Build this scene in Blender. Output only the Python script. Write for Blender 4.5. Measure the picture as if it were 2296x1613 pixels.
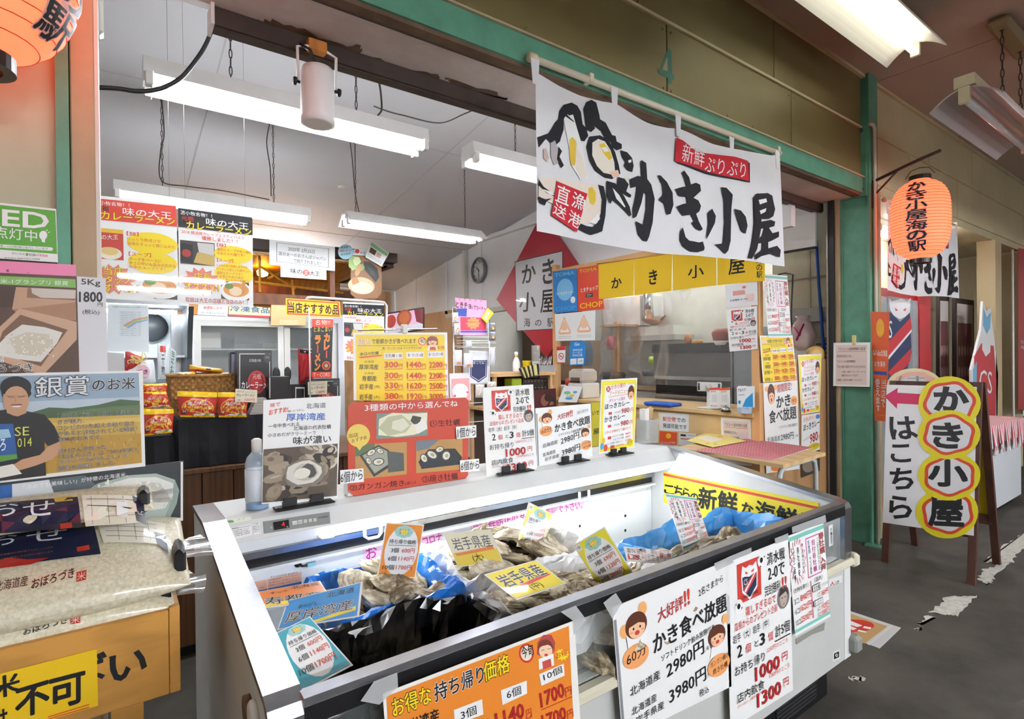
import bpy, bmesh, math, random
from mathutils import Vector, Matrix, Euler
for _o in list(bpy.data.objects):
    bpy.data.objects.remove(_o)
SC = bpy.context.scene
COL = SC.collection
rnd = random.Random(7)
# ------------------------------------------------------------------ camera, world, exposure
FPX, CX, CY, CAMH = 1228.0, 1148.0, 806.5, 1.4
_yaw, _pit, _rol = math.radians(35.8795), math.radians(-0.2639), math.radians(-0.6046)
CAM = Vector((0, 0, CAMH))
_f = Vector((math.sin(_yaw) * math.cos(_pit), math.cos(_yaw) * math.cos(_pit), math.sin(_pit)))
_r = _f.cross(Vector((0, 0, 1))).normalized()
_u = _r.cross(_f)
CR = math.cos(_rol) * _r + math.sin(_rol) * _u
CU = -math.sin(_rol) * _r + math.cos(_rol) * _u
cam_data = bpy.data.cameras.new('camera')
cam_data.sensor_width = 36.0
cam_data.lens = 36.0 * FPX / 2296.0
cam_data.clip_start = 0.02
cam = bpy.data.objects.new('camera', cam_data)
cam.matrix_world = Matrix(((CR.x, CU.x, -_f.x, 0), (CR.y, CU.y, -_f.y, 0), (CR.z, CU.z, -_f.z, CAMH), (0, 0, 0, 1)))
COL.objects.link(cam)
SC.camera = cam
world = bpy.data.worlds.new('world')
world.use_nodes = True
world.node_tree.nodes['Background'].inputs[0].default_value = (1.0, 0.95, 0.90, 1)
world.node_tree.nodes['Background'].inputs[1].default_value = 0.36
SC.world = world
SC.view_settings.view_transform = 'Standard'
SC.view_settings.look = 'None'
SC.view_settings.gamma = 1.0
SC.view_settings.use_curve_mapping = False
SC.view_settings.exposure = 0.3
SC.cycles.max_bounces = 5
SC.cycles.diffuse_bounces = 3
SC.cycles.glossy_bounces = 2
SC.cycles.transmission_bounces = 4
SC.cycles.transparent_max_bounces = 8
SC.cycles.caustics_reflective = False
SC.cycles.caustics_refractive = False
SC.cycles.use_adaptive_sampling = True
SC.cycles.adaptive_min_samples = 16
SC.cycles.adaptive_threshold = 0.12
TUBE_E = 50.0      # emission of the shop's fluorescent tubes
CASE_E = 40.0      # the tube inside the showcase
HALL_E = 5.0      # corridor tube
OPP_E = 125.0     # tubes of the added, unseen shop across the corridor
LANTERN_E = 2.0

def ray(px, py):
    return _f + CR * ((px - CX) / FPX) - CU * ((py - CY) / FPX)
def P(px, py, **k):
    """point of a real plane (x=, y= or z= constant, or pl=(point, normal)) seen at a photo pixel"""
    d = ray(px, py)
    if 'pl' in k:
        o, n = k['pl']
        t = (Vector(o) - CAM).dot(Vector(n)) / d.dot(Vector(n))
    else:
        (a, v), = k.items()
        i = 'xyz'.index(a)
        t = (v - CAM[i]) / d[i]
    return CAM + d * t
def PL(plane, px, py):
    if isinstance(plane, tuple) and isinstance(plane[0], str):
        return P(px, py, **{plane[0]: plane[1]})
    return P(px, py, pl=plane)
def plane_n(plane):
    if isinstance(plane[0], str):
        n = {'x': Vector((-1, 0, 0)), 'y': Vector((0, -1, 0)), 'z': Vector((0, 0, 1))}[plane[0]]
        o = {'x': Vector((plane[1], 0, 0)), 'y': Vector((0, plane[1], 0)), 'z': Vector((0, 0, plane[1]))}[plane[0]]
    else:
        o, n = Vector(plane[0]), Vector(plane[1]).normalized()
    if n.dot(CAM - o) < 0:
        n = -n
    return n
# ------------------------------------------------------------------ materials
def lin(c):
    if isinstance(c, str):
        c = c.lstrip('#')
        c = [int(c[i:i + 2], 16) / 255 for i in (0, 2, 4)]
    return tuple((x / 12.92 if x <= .04045 else ((x + .055) / 1.055) ** 2.4) for x in c) + (1,)
_mats = {}
def mat(c, rough=.6, metal=0., spec=.5, emit=0., alpha=1., trans=0., noise=0., nscale=8., bump=0., kind=None, c2=None, stretch=None, coat=0., name=None):
    key = (str(c), rough, metal, spec, emit, alpha, trans, noise, nscale, bump, kind, str(c2), stretch, coat)
    if key in _mats:
        return _mats[key]
    m = bpy.data.materials.new(name or ('m_' + (kind or 'plain') + '_' + str(c).lstrip('#')))
    m.use_nodes = True
    nt = m.node_tree
    b = nt.nodes['Principled BSDF']
    col = lin(c)
    b.inputs['Base Color'].default_value = col
    b.inputs['Roughness'].default_value = rough
    b.inputs['Metallic'].default_value = metal
    b.inputs['Specular IOR Level'].default_value = spec
    b.inputs['Coat Weight'].default_value = coat
    b.inputs['Transmission Weight'].default_value = trans
    b.inputs['Alpha'].default_value = alpha
    if emit:
        b.inputs['Emission Color'].default_value = col
        b.inputs['Emission Strength'].default_value = emit
    m.diffuse_color = col
    if noise or bump or kind:
        tc = nt.nodes.new('ShaderNodeTexCoord')
        mp = nt.nodes.new('ShaderNodeMapping')
        nt.links.new(tc.outputs['Object'], mp.inputs[0])
        if stretch:
            mp.inputs['Scale'].default_value = stretch
        nz = nt.nodes.new('ShaderNodeTexNoise')
        nz.inputs['Scale'].default_value = nscale
        nz.inputs['Detail'].default_value = 6
        nz.inputs['Roughness'].default_value = .6
        nt.links.new(mp.outputs[0], nz.inputs['Vector'])
        fac = nz.outputs['Fac']
        if kind == 'wood':
            wv = nt.nodes.new('ShaderNodeTexWave')
            wv.inputs['Scale'].default_value = nscale * .6
            wv.inputs['Distortion'].default_value = 6
            wv.inputs['Detail'].default_value = 4
            wv.inputs['Detail Scale'].default_value = 1.2
            nt.links.new(mp.outputs[0], wv.inputs['Vector'])
            mx0 = nt.nodes.new('ShaderNodeMath'); mx0.operation = 'MULTIPLY_ADD'
            nt.links.new(wv.outputs['Fac'], mx0.inputs[0]); mx0.inputs[1].default_value = .35
            nt.links.new(nz.outputs['Fac'], mx0.inputs[2])
            fac = mx0.outputs[0]
        cr = nt.nodes.new('ShaderNodeValToRGB')
        d = noise or .15
        c_lo = tuple(max(0, x * (1 - d)) for x in col[:3]) + (1,)
        c_hi = lin(c2) if c2 else tuple(min(1, x * (1 + d)) for x in col[:3]) + (1,)
        cr.color_ramp.elements[0].color = c_lo
        cr.color_ramp.elements[1].color = c_hi
        cr.color_ramp.elements[0].position = .3
        cr.color_ramp.elements[1].position = .75
        if kind == 'oyster':
            cr.color_ramp.elements[0].position = .42
            cr.color_ramp.elements[1].position = .60
        nt.links.new(fac, cr.inputs[0])
        nt.links.new(cr.outputs[0], b.inputs['Base Color'])
        if bump:
            bp = nt.nodes.new('ShaderNodeBump')
            bp.inputs['Strength'].default_value = min(1, bump)
            bp.inputs['Distance'].default_value = .01 * bump
            nt.links.new(fac, bp.inputs['Height'])
            nt.links.new(bp.outputs[0], b.inputs['Normal'])
    _mats[key] = m
    return m
def glassy(c='#eef4f4', alpha=.12, rough=.06):
    """thin clear film or pane: mostly see-through with a glossy skin"""
    key = ('glassy', c, alpha, rough)
    if key in _mats:
        return _mats[key]
    m = bpy.data.materials.new('m_clear_' + c.lstrip('#'))
    m.use_nodes = True
    nt = m.node_tree
    b = nt.nodes['Principled BSDF']
    b.inputs['Base Color'].default_value = lin(c)
    b.inputs['Roughness'].default_value = rough
    tr = nt.nodes.new('ShaderNodeBsdfTransparent')
    gl = nt.nodes.new('ShaderNodeBsdfGlossy'); gl.inputs['Roughness'].default_value = rough
    lw = nt.nodes.new('ShaderNodeLayerWeight'); lw.inputs[0].default_value = .35
    m1 = nt.nodes.new('ShaderNodeMixShader'); m2 = nt.nodes.new('ShaderNodeMixShader')
    m1.inputs[0].default_value = alpha
    nt.links.new(tr.outputs[0], m1.inputs[1]); nt.links.new(b.outputs[0], m1.inputs[2])
    ml = nt.nodes.new('ShaderNodeMath'); ml.operation = 'MULTIPLY'; ml.inputs[1].default_value = .35
    nt.links.new(lw.outputs['Fresnel'], ml.inputs[0]); nt.links.new(ml.outputs[0], m2.inputs[0])
    nt.links.new(m1.outputs[0], m2.inputs[1]); nt.links.new(gl.outputs[0], m2.inputs[2])
    nt.links.new(m2.outputs[0], nt.nodes['Material Output'].inputs['Surface'])
    _mats[key] = m
    return m
# ------------------------------------------------------------------ mesh helpers
class MB:
    """collects shapes into one mesh"""
    def __init__(s):
        s.v = []; s.f = []; s.mi = []; s.mats = []; s.sm = []
    def m(s, material):
        if material not in s.mats:
            s.mats.append(material)
        return s.mats.index(material)
    def add(s, vs, fs, material=None, smooth=False):
        o = len(s.v)
        s.v += [tuple(p) for p in vs]
        i = s.m(material) if material else 0
        for f in fs:
            s.f.append([o + k for k in f]); s.mi.append(i); s.sm.append(smooth)
        return s
    def box(s, x0, x1, y0, y1, z0, z1, material=None, bev=0.):
        if bev:
            b = min(bev, (x1 - x0) / 2.01, (y1 - y0) / 2.01, (z1 - z0) / 2.01)
            vs = []
            for (z, i) in ((z0, b), (z0 + b, 0), (z1 - b, 0), (z1, b)):
                k = b * (.7 if i == 0 else .4)
                xa, xb, ya, yb = x0 + i, x1 - i, y0 + i, y1 - i
                vs += [(xa + k, ya, z), (xb - k, ya, z), (xb, ya + k, z), (xb, yb - k, z), (xb - k, yb, z), (xa + k, yb, z), (xa, yb - k, z), (xa, ya + k, z)]
            fs = [list(range(7, -1, -1)), list(range(24, 32))]
            for l in range(3):
                for k in range(8):
                    fs.append([l * 8 + k, l * 8 + (k + 1) % 8, l * 8 + 8 + (k + 1) % 8, l * 8 + 8 + k])
            return s.add(vs, fs, material)
        vs = [(x0, y0, z0), (x1, y0, z0), (x1, y1, z0), (x0, y1, z0), (x0, y0, z1), (x1, y0, z1), (x1, y1, z1), (x0, y1, z1)]
        return s.add(vs, [(3, 2, 1, 0), (4, 5, 6, 7), (0, 1, 5, 4), (1, 2, 6, 5), (2, 3, 7, 6), (3, 0, 4, 7)], material)
    def obox(s, c, ax, ay, az, material=None):
        """oriented box, half axes as vectors"""
        c, ax, ay, az = Vector(c), Vector(ax), Vector(ay), Vector(az)
        vs = [c + i * ax + j * ay + k * az for k in (-1, 1) for (i, j) in ((-1, -1), (1, -1), (1, 1), (-1, 1))]
        return s.add(vs, [(3, 2, 1, 0), (4, 5, 6, 7), (0, 1, 5, 4), (1, 2, 6, 5), (2, 3, 7, 6), (3, 0, 4, 7)], material)
    def tube(s, pts, r, material=None, n=8, caps=True, smooth=True):
        pts = [Vector(p) for p in pts]
        rs = r if isinstance(r, (list, tuple)) else [r] * len(pts)
        vs = []; fs = []
        ref = None
        for i, p in enumerate(pts):
            t = (pts[min(i + 1, len(pts) - 1)] - pts[max(i - 1, 0)])
            t = t.normalized() if t.length > 1e-9 else Vector((0, 0, 1))
            if ref is None:
                a = Vector((0, 0, 1)) if abs(t.z) < .9 else Vector((1, 0, 0))
                ref = t.cross(a).normalized()
            ref = (ref - t * ref.dot(t)).normalized()
            q = t.cross(ref)
            for k in range(n):
                an = 2 * math.pi * k / n
                vs.append(p + (ref * math.cos(an) + q * math.sin(an)) * rs[i])
        for i in range(len(pts) - 1):
            for k in range(n):
                fs.append((i * n + k, i * n + (k + 1) % n, i * n + n + (k + 1) % n, i * n + n + k))
        if caps:
            fs.append(tuple(range(n - 1, -1, -1))); fs.append(tuple(range((len(pts) - 1) * n, len(pts) * n)))
        return s.add(vs, fs, material, smooth)
    def lathe(s, c, prof, material=None, n=20, axis=(0, 0, 1), smooth=True, sx=1., sy=1., cap=True):
        """prof: (radius, height) pairs along the axis from c"""
        c = Vector(c); az = Vector(axis).normalized()
        a = Vector((1, 0, 0)) if abs(az.x) < .9 else Vector((0, 1, 0))
        ax = (a - az * a.dot(az)).normalized(); ay = az.cross(ax)
        vs = []; fs = []
        for (r, h) in prof:
            for k in range(n):
                an = 2 * math.pi * k / n
                vs.append(c + az * h + (ax * math.cos(an) * sx + ay * math.sin(an) * sy) * r)
        for i in range(len(prof) - 1):
            for k in range(n):
                fs.append((i * n + k, i * n + (k + 1) % n, i * n + n + (k + 1) % n, i * n + n + k))
        if cap and prof[0][0] > 1e-5: fs.append(tuple(range(n - 1, -1, -1)))
        if cap and prof[-1][0] > 1e-5: fs.append(tuple(range((len(prof) - 1) * n, len(prof) * n)))
        return s.add(vs, fs, material, smooth)
    def prism(s, pts, d, material=None):
        """polygon pts (3D) extruded by vector d"""
        pts = [Vector(p) for p in pts]; d = Vector(d); n = len(pts)
        vs = pts + [p + d for p in pts]
        fs = [tuple(range(n - 1, -1, -1)), tuple(range(n, 2 * n))] + [(i, (i + 1) % n, n + (i + 1) % n, n + i) for i in range(n)]
        return s.add(vs, fs, material)
    def build(s, name, material=None, parent=None, recalc=True, loc=None):
        me = bpy.data.meshes.new(name)
        if loc is not None:
            L = Vector(loc)
            s.v = [tuple(Vector(p) - L) for p in s.v]
        me.from_pydata(s.v, [], s.f)
        for m in (s.mats or [material]):
            me.materials.append(m)
        if s.mats:
            me.polygons.foreach_set('material_index', s.mi)
        me.polygons.foreach_set('use_smooth', s.sm)
        if recalc:
            bm = bmesh.new(); bm.from_mesh(me)
            bmesh.ops.recalc_face_normals(bm, faces=bm.faces)
            bm.to_mesh(me); bm.free()
        me.update()
        o = bpy.data.objects.new(name, me)
        COL.objects.link(o)
        if loc is not None:
            o.location = loc
        if parent:
            par(o, parent)
        return o
def par(o, parent):
    o.parent = parent
    o.matrix_parent_inverse = wmat(parent).inverted()
    return o
def wmat(o):
    m = Matrix.LocRotScale(o.location, o.rotation_euler, o.scale)
    if o.parent:
        m = wmat(o.parent) @ o.matrix_parent_inverse @ m
    return m
def tag(o, label, cat, group=None):
    o['label'] = label; o['category'] = cat
    if group: o['group'] = group
    return o
def struct(o):
    o['kind'] = 'structure'
    return o
def thing(name, label, cat, loc=(0, 0, 0), group=None, rz=0):
    o = bpy.data.objects.new(name, None)
    o.empty_display_size = .05
    o.location = loc; o.rotation_euler = (0, 0, rz)
    COL.objects.link(o)
    return tag(o, label, cat, group)
def dup(root, loc=None, rot=None, label=None, group=None, scale=None):
    r = root.copy(); COL.objects.link(r)
    if loc is not None: r.location = loc
    if rot is not None: r.rotation_euler = rot
    if scale is not None: r.scale = (scale,) * 3 if isinstance(scale, (int, float)) else scale
    if label: r['label'] = label
    if group: r['group'] = group
    for ch in root.children:
        c = ch.copy(); COL.objects.link(c); c.parent = r; c.matrix_parent_inverse = ch.matrix_parent_inverse
        for g in ch.children:
            d = g.copy(); COL.objects.link(d); d.parent = c; d.matrix_parent_inverse = g.matrix_parent_inverse
    return r
# ------------------------------------------------------------------ flat printed sheets
CODE = {'k': '#15161a', 'w': '#f2f2f0', 'r': '#d23a2a', 'R': '#b01e22', 'b': '#2a62b8', 'y': '#f4d816', 'o': '#f0862e', 'g': '#5aa832', 'G': '#2f6b3a', 'n': '#6b3a1e',
        'p': '#f7b9d9', 'm': '#c0228a', 'c': '#25a4c8', 'd': '#3a3a3e', 'e': '#8f9092', 's': '#f2b98c', 'O': '#f08a3a', 'B': '#12408c', 'h': '#7d8289', 'v': '#7a2fa0', 't': '#78c4b4', 'l': '#f8e79a'}
def pcol(code):
    return code if code.startswith('#') else CODE[code]
_texts = []       # deferred lettering
def homog(q):
    """unit square 0..100 -> photo quad TL,TR,BR,BL"""
    (x0, y0), (x1, y1), (x2, y2), (x3, y3) = q
    dx1, dx2, dy1, dy2 = x1 - x2, x3 - x2, y1 - y2, y3 - y2
    sx, sy = x0 - x1 + x2 - x3, y0 - y1 + y2 - y3
    D = dx1 * dy2 - dx2 * dy1
    g = (sx * dy2 - dx2 * sy) / D; h = (dx1 * sy - sx * dy1) / D
    a, b, c = x1 - x0 + g * x1, x3 - x0 + h * x3, x0
    d, e, f = y1 - y0 + g * y1, y3 - y0 + h * y3, y0
    def fn(u, v):
        u /= 100; v /= 100; w = g * u + h * v + 1
        return (a * u + b * v + c) / w, (d * u + e * v + f) / w
    return fn
class Sheet:
    """thin printed sheet lying in a real plane; print shapes are traced into a child mesh a hair above it"""
    def __init__(s, name, label, cat, plane, corners, col='#f0f0ee', thick=.0012, group=None, parent=None, rough=.45, spec=.5, deform=None, off=None, pname='print', bend=None, coat=0., unit=False):
        s.hm = homog(corners[:4]) if unit else None
        s.plane = plane; s.n = plane_n(plane); s.parts = []; s.deform = deform; s.rough = rough; s.spec = spec; s.coat = coat
        s.name = name; s.pname = pname
        s.layer = 0
        pts = [PL(plane, *c) for c in corners]
        c0 = sum(pts, Vector()) / len(pts)
        s.org = c0
        s.off = off or .0006
        mb = MB()
        if deform is None:
            mb.prism([p - c0 for p in pts], -s.n * thick, mat(col, rough, spec=spec, coat=coat) if isinstance(col, str) else col)
            o = mb.build(name)
            o.location = c0
            s.obj = o
            if parent: par(o, parent)
            else: tag(o, label, cat, group)
        else:
            s.obj = deform      # an object built beforehand
    def poly(s, pts, c, lift=0):
        s.layer += 1
        ps = [PL(s.plane, *(s.hm(*p) if s.hm else p)) + s.n * (s.off + s.layer * getattr(s, 'lstep', .00004) + lift) for p in pts]
        s.parts.append((ps, c)); return s
    def ell(s, cx, cy, rx, ry, c, ang=0, n=22, a0=0, a1=360):
        ca, sa = math.cos(math.radians(ang)), math.sin(math.radians(ang))
        full = a1 - a0 >= 360
        k = n if full else n + 1
        pts = []
        for i in range(k):
            t = math.radians(a0 + (a1 - a0) * i / n)
            x, y = rx * math.cos(t), ry * math.sin(t)
            pts.append((cx + x * ca - y * sa, cy + x * sa + y * ca))
        return s.poly(pts, c)
    def line(s, x0, y0, x1, y1, w, c):
        dx, dy = x1 - x0, y1 - y0; L = math.hypot(dx, dy) or 1
        nx, ny = -dy / L * w / 2, dx / L * w / 2
        return s.poly([(x0 + nx, y0 + ny), (x1 + nx, y1 + ny), (x1 - nx, y1 - ny), (x0 - nx, y0 - ny)], c)
    def star(s, cx, cy, rx, ry, k, c, q=.72, ang=0):
        pts = []
        for i in range(2 * k):
            t = math.pi * i / k + ang; f = 1 if i % 2 == 0 else q
            pts.append((cx + rx * f * math.cos(t), cy + ry * f * math.sin(t)))
        return s.poly(pts, c)
    def cloud(s, cx, cy, rx, ry, k, c, ang=0):
        for i in range(k):
            t = 2 * math.pi * i / k + ang
            s.ell(cx + rx * .62 * math.cos(t), cy + ry * .62 * math.sin(t), rx * .42, ry * .45, c, n=12)
        return s.ell(cx, cy, rx * .75, ry * .72, c)
    def text(s, body, x0, y0, x1, y1, x2, y2, style, weight=0):
        """ink box: bottom-left, bottom-right, top-left in photo pixels; style 'k2/w7' = black weight 2 over white outline weight 7"""
        s.layer += 1
        lay = s.off + .0004 + s.layer * getattr(s, 'lstep', .00004)
        p0, p1, p2 = [PL(s.plane, *(s.hm(*q) if s.hm else q)) for q in ((x0, y0), (x1, y1), (x2, y2))]
        fg, _, out = style.partition('/')
        def cw(q):
            q2 = q.rstrip('0123456789') if not q.startswith('#') else q[:7]
            w = q[len(q2):]
            return q2, int(w or 0)
        c, w = cw(fg)
        c2 = cw(out) if out else None
        _texts.append((s, body, p0, p1 - p0, p2 - p0, s.n, lay, c, w, c2))
        return s
    def T(s, body, x0, y0, x1, y1, h, style='k'):
        return s.text(body, x0, y0, x1, y1, x0, y0 - h, style)
    def V(s, body, x0, y0, x1, y1, w, style='k', gap=.1):
        """vertical writing: from the top (x0,y0) to the bottom (x1,y1), centre line"""
        n = len(body)
        for i, ch in enumerate(body):
            a, b = i / n, (i + 1 - gap) / n
            xa, ya, xb, yb = x0 + (x1 - x0) * a, y0 + (y1 - y0) * a, x0 + (x1 - x0) * b, y0 + (y1 - y0) * b
            if ch in ' 　': continue
            if ch in 'ー−-|':
                s.line(xa, ya, xb, yb, w * .22, fgc(style)); continue
            ww = w if ch not in 'っょゃ・！!' else w * .5
            s.text(ch, xb - ww / 2, yb, xb + ww / 2, yb, xa - ww / 2, ya, style)
        return s
    def spec_lines(s, txt):
        """compact notation, one item per line"""
        for ln in txt.strip().split('\n'):
            ln = ln.strip()
            if not ln: continue
            k, rest = ln[0], ln[1:].strip()
            a = rest.split()
            if k == 'T':
                s.T(' '.join(a[6:]), *map(float, a[:5]), a[5])
            elif k == 't':
                s.text(' '.join(a[7:]), *map(float, a[:6]), a[6])
            elif k == 'V':
                s.V(' '.join(a[6:]), *map(float, a[:5]), a[5])
            elif k == 'P':
                s.poly([tuple(map(float, q.split(','))) for q in a[1:]], a[0])
            elif k == 'R':
                x0, y0, x1, y1 = map(float, a[1:5]); s.poly([(x0, y0), (x1, y0), (x1, y1), (x0, y1)], a[0])
            elif k == 'E':
                s.ell(*map(float, a[1:5]), a[0], *(map(float, a[5:6])))
            elif k == 'L':
                s.line(*map(float, a[1:6]), a[0])
            elif k == 'S':
                s.star(*map(float, a[1:5]), int(a[5]), a[0])
            elif k == 'C':
                s.cloud(*map(float, a[1:5]), int(a[5]), a[0])
            elif k == 'F':
                face(s, *map(float, a[:3]), *(a[3:4]))
        return s
def fgc(style):
    q = style.partition('/')[0]
    return q[:7] if q.startswith('#') else q.rstrip('0123456789')
def face(s, cx, cy, r, hair='#5a2c18', skin='#f4c39a'):
    """small cheerful drawn face"""
    s.ell(cx, cy - r * .12, r * 1.05, r * 1.12, hair)
    s.ell(cx + r * .05, cy + r * .18, r * .8, r * .82, skin)
    s.poly([(cx - r * .8, cy - r * .1), (cx - r * .3, cy - r * .75), (cx + r * .7, cy - r * .6), (cx + r * .85, cy - r * .05), (cx + r * .2, cy - r * .3)], hair)
    s.ell(cx - r * .28, cy + r * .1, r * .09, r * .12, 'k', n=8); s.ell(cx + r * .36, cy + r * .1, r * .09, r * .12, 'k', n=8)
    s.ell(cx - r * .5, cy + r * .38, r * .16, r * .1, '#f09a8c', n=8); s.ell(cx + r * .58, cy + r * .38, r * .16, r * .1, '#f09a8c', n=8)
    s.ell(cx + r * .04, cy + r * .52, r * .24, r * .2, '#c8473a', n=10)
_sheets = []
def sheet(*a, spec='', **k):
    s = Sheet(*a, **k)
    _sheets.append(s)
    if spec: s.spec_lines(spec)
    return s
def kanji(b):
    return any(0x4e00 <= ord(q) <= 0x9fff for q in b)
def flush_prints():
    """turn all lettering into real flat meshes in one pass"""
    cache = {}
    for (s, body, p0, e1, e2, n, lay, c, w, c2) in _texts:
        for ww in [w] + ([c2[1]] if c2 else []):
            if kanji(body): ww = 0
            k = (body, ww)
            if k not in cache:
                cu = bpy.data.curves.new('lettering', 'FONT')
                cu.body = body; cu.resolution_u = 2; cu.offset = .0062 * ww
                ob = bpy.data.objects.new('lettering', cu); COL.objects.link(ob)
                cache[k] = ob
    dg = bpy.context.evaluated_depsgraph_get(); dg.update()
    geo = {}
    for k, ob in cache.items():
        me = ob.evaluated_get(dg).to_mesh()
        vs = [v.co.copy() for v in me.vertices]; fs = [tuple(p.vertices) for p in me.polygons]
        ob.evaluated_get(dg).to_mesh_clear()
        geo[k] = (vs, fs)
    for ob in cache.values():
        cu = ob.data; bpy.data.objects.remove(ob); bpy.data.curves.remove(cu)
    by = {}
    for tx in _texts:
        by.setdefault(id(tx[0]), []).append(tx)
    for s in _sheets:
        mb = MB()
        for ps, c in s.parts:
            m_ = mat(pcol(c), s.rough, spec=s.spec, coat=s.coat)
            mb.add(ps, [tuple(range(len(ps)))], m_)
        for (_, body, p0, e1, e2, n, lay, c, w, c2) in by.get(id(s), []):
            kj = kanji(body)
            vs, fs = geo[(body, 0 if kj else w)]
            if not vs: continue
            xs = [v.x for v in vs]; ys = [v.y for v in vs]
            x0, dx, y0, dy = min(xs), max(max(xs) - min(xs), 1e-4), min(ys), max(max(ys) - min(ys), 1e-4)
            def put(vs, fs, c, l, ww=0):
                # dense characters are thickened by shifted copies, which keeps their counters open
                sh = [(0, 0)] if not (kj and ww) else [(math.cos(t * math.pi / 4) * .0046 * ww, math.sin(t * math.pi / 4) * .0046 * ww) for t in range(1, 8, 2 if ww < 5 else 1)] + [(0, 0)]
                for i_, (sx, sy) in enumerate(sh):
                    q = [p0 + e1 * ((v.x + sx - x0) / dx) + e2 * ((v.y + sy - y0) / dy) + n * (l + i_ * .000003) for v in vs]
                    mb.add(q, fs, mat(pcol(c), s.rough, spec=s.spec, coat=s.coat))
            if c2:
                put(*geo[(body, 0 if kj else c2[1])], c2[0], lay - .0002, c2[1])
            put(vs, fs, c, lay, w)
        if mb.v:
            o = mb.build(s.pname, recalc=False)
            if s.deform is not None and hasattr(s, 'warp'):
                me = o.data; bm = bmesh.new(); bm.from_mesh(me)
                bmesh.ops.triangulate(bm, faces=bm.faces)
                for _ in range(7):
                    ed = [e for e in bm.edges if e.calc_length() > s.maxlen]
                    if not ed: break
                    bmesh.ops.subdivide_edges(bm, edges=ed, cuts=1)
                    bmesh.ops.triangulate(bm, faces=bm.faces)
                for v in bm.verts: v.co = s.warp(v.co)
                bm.to_mesh(me); bm.free()
            # keep the print's own origin near the sheet
            for v in o.data.vertices: v.co -= s.org
            o.location = s.org
            par(o, s.obj)
# ------------------------------------------------------------------ the place: floor, ceilings, header, pillars, walls
M_floor = mat('#4a463f', .75, noise=.35, nscale=3.2, bump=.25, c2='#5d5850')
M_ceil = mat('#bda899', .85, noise=.06, nscale=2)
M_khaki = mat('#85794f', .42, metal=.25, noise=.10, nscale=2.5)
M_cream = mat('#cfc29b', .6, noise=.07, nscale=3)
M_green = mat('#5c9a80', .5, noise=.16, nscale=9)
M_tan = mat('#b39a78', .55, noise=.12, nscale=5)
M_white = mat('#e9e7e6', .7, noise=.04, nscale=3)
M_soff = mat('#c9b9b0', .8, noise=.14, nscale=4, c2='#d9cdc6')
M_brownold = mat('#6b5644', .85, noise=.3, nscale=7)
M_rail = mat('#3b2d25', .55, noise=.3, nscale=12)
M_dark = mat('#1b1b1d', .5)
M_steel = mat('#b9bcc0', .28, metal=1., noise=.06, nscale=20, stretch=(1, 30, 30))
M_chrome = mat('#d5d7da', .16, metal=1.)
M_wpl = mat('#eceae4', .4)
M_cord = mat('#463f38', .6)

fl = struct(MB().box(-5, 16, -4, 9.3, -.06, 0).build('floor', M_floor))
# worn painted line on the corridor floor
def worn(pts, z=.0015, seed=1, dens=9):
    r = random.Random(seed); out = []
    n = len(pts)
    for i in range(n):
        a, b = Vector(pts[i]), Vector(pts[(i + 1) % n])
        for k in range(dens):
            p = a.lerp(b, k / dens)
            out.append((p.x + r.uniform(-.012, .012), p.y + r.uniform(-.012, .012), z))
    return out
M_paint = mat('#d6d2c6', .7, noise=.3, nscale=30, c2='#e6e3da')
def patch(px, seed):
    pts = [P(*q, z=0) for q in px]
    mb = MB(); mb.add(worn(pts, .0015, seed), [tuple(range(len(pts) * 9))])
    o = mb.build('painted_line', M_paint, parent=fl)
    return o
patch([(2085, 1374), (2124, 1338), (2190, 1336), (2150, 1382), (2112, 1378)], 1)
patch([(2058, 1404), (2080, 1380), (2098, 1386), (2072, 1400)], 2)
patch([(2192, 1300), (2205, 1277), (2262, 1262), (2228, 1300), (2215, 1314)], 3)
patch([(2205, 1262), (2240, 1230), (2296, 1196), (2310, 1212), (2285, 1240), (2270, 1262), (2240, 1262)], 4)
patch([(1905, 1522), (1918, 1518), (1940, 1521), (1925, 1530)], 5)
patch([(2052, 1412), (2066, 1408), (2064, 1416)], 6)
# corridor ceiling: boards with open joints
cz = 3.44
ce = struct(MB().box(-5, 16, -4, 1.74, cz + .012, cz + .08).build('ceiling', M_ceil))
for k in range(-5, 7):
    x0 = 4.66 + 1.82 * k
    MB().box(x0 + .004, x0 + 1.816, -4, 1.735, cz, cz + .012).build('ceiling_board', M_ceil, parent=ce)
# header over the shop fronts
hd = struct(MB().box(-5, 16, 1.762, 2.06, 2.62, 3.5).build('wall_front', M_cream))
def fascia(xs, z0, z1, m):
    for a, b in zip(xs, xs[1:]):
        MB().box(a + .004, b - .004, 1.748, 1.764, z0, z1, bev=.003).build('fascia_panel', m, parent=hd)
fascia([-5, -3.9, -2.65, -1.43, -.21, 1.0, 2.233, 3.44, 4.44], 2.69, 3.045, M_khaki)
fascia([-5, -4, -2.85, -1.63, -.41, .8, 2.02, 3.24, 4.44], 3.06, 3.435, M_khaki)
fascia([4.61, 5.35, 6.55, 7.75, 8.95, 10.15, 12, 16], 2.69, 3.045, M_cream)
fascia([4.61, 5.8, 7.0, 8.2, 9.4, 12, 16], 3.06, 3.435, M_cream)
MB().box(-5, 16, 1.738, 1.752, 3.045, 3.06).build('trim_strip', M_cream, parent=hd)
MB().box(-5, 16, 1.725, 1.75, cz - .022, cz).build('trim_strip', M_cream, parent=hd)
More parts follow.
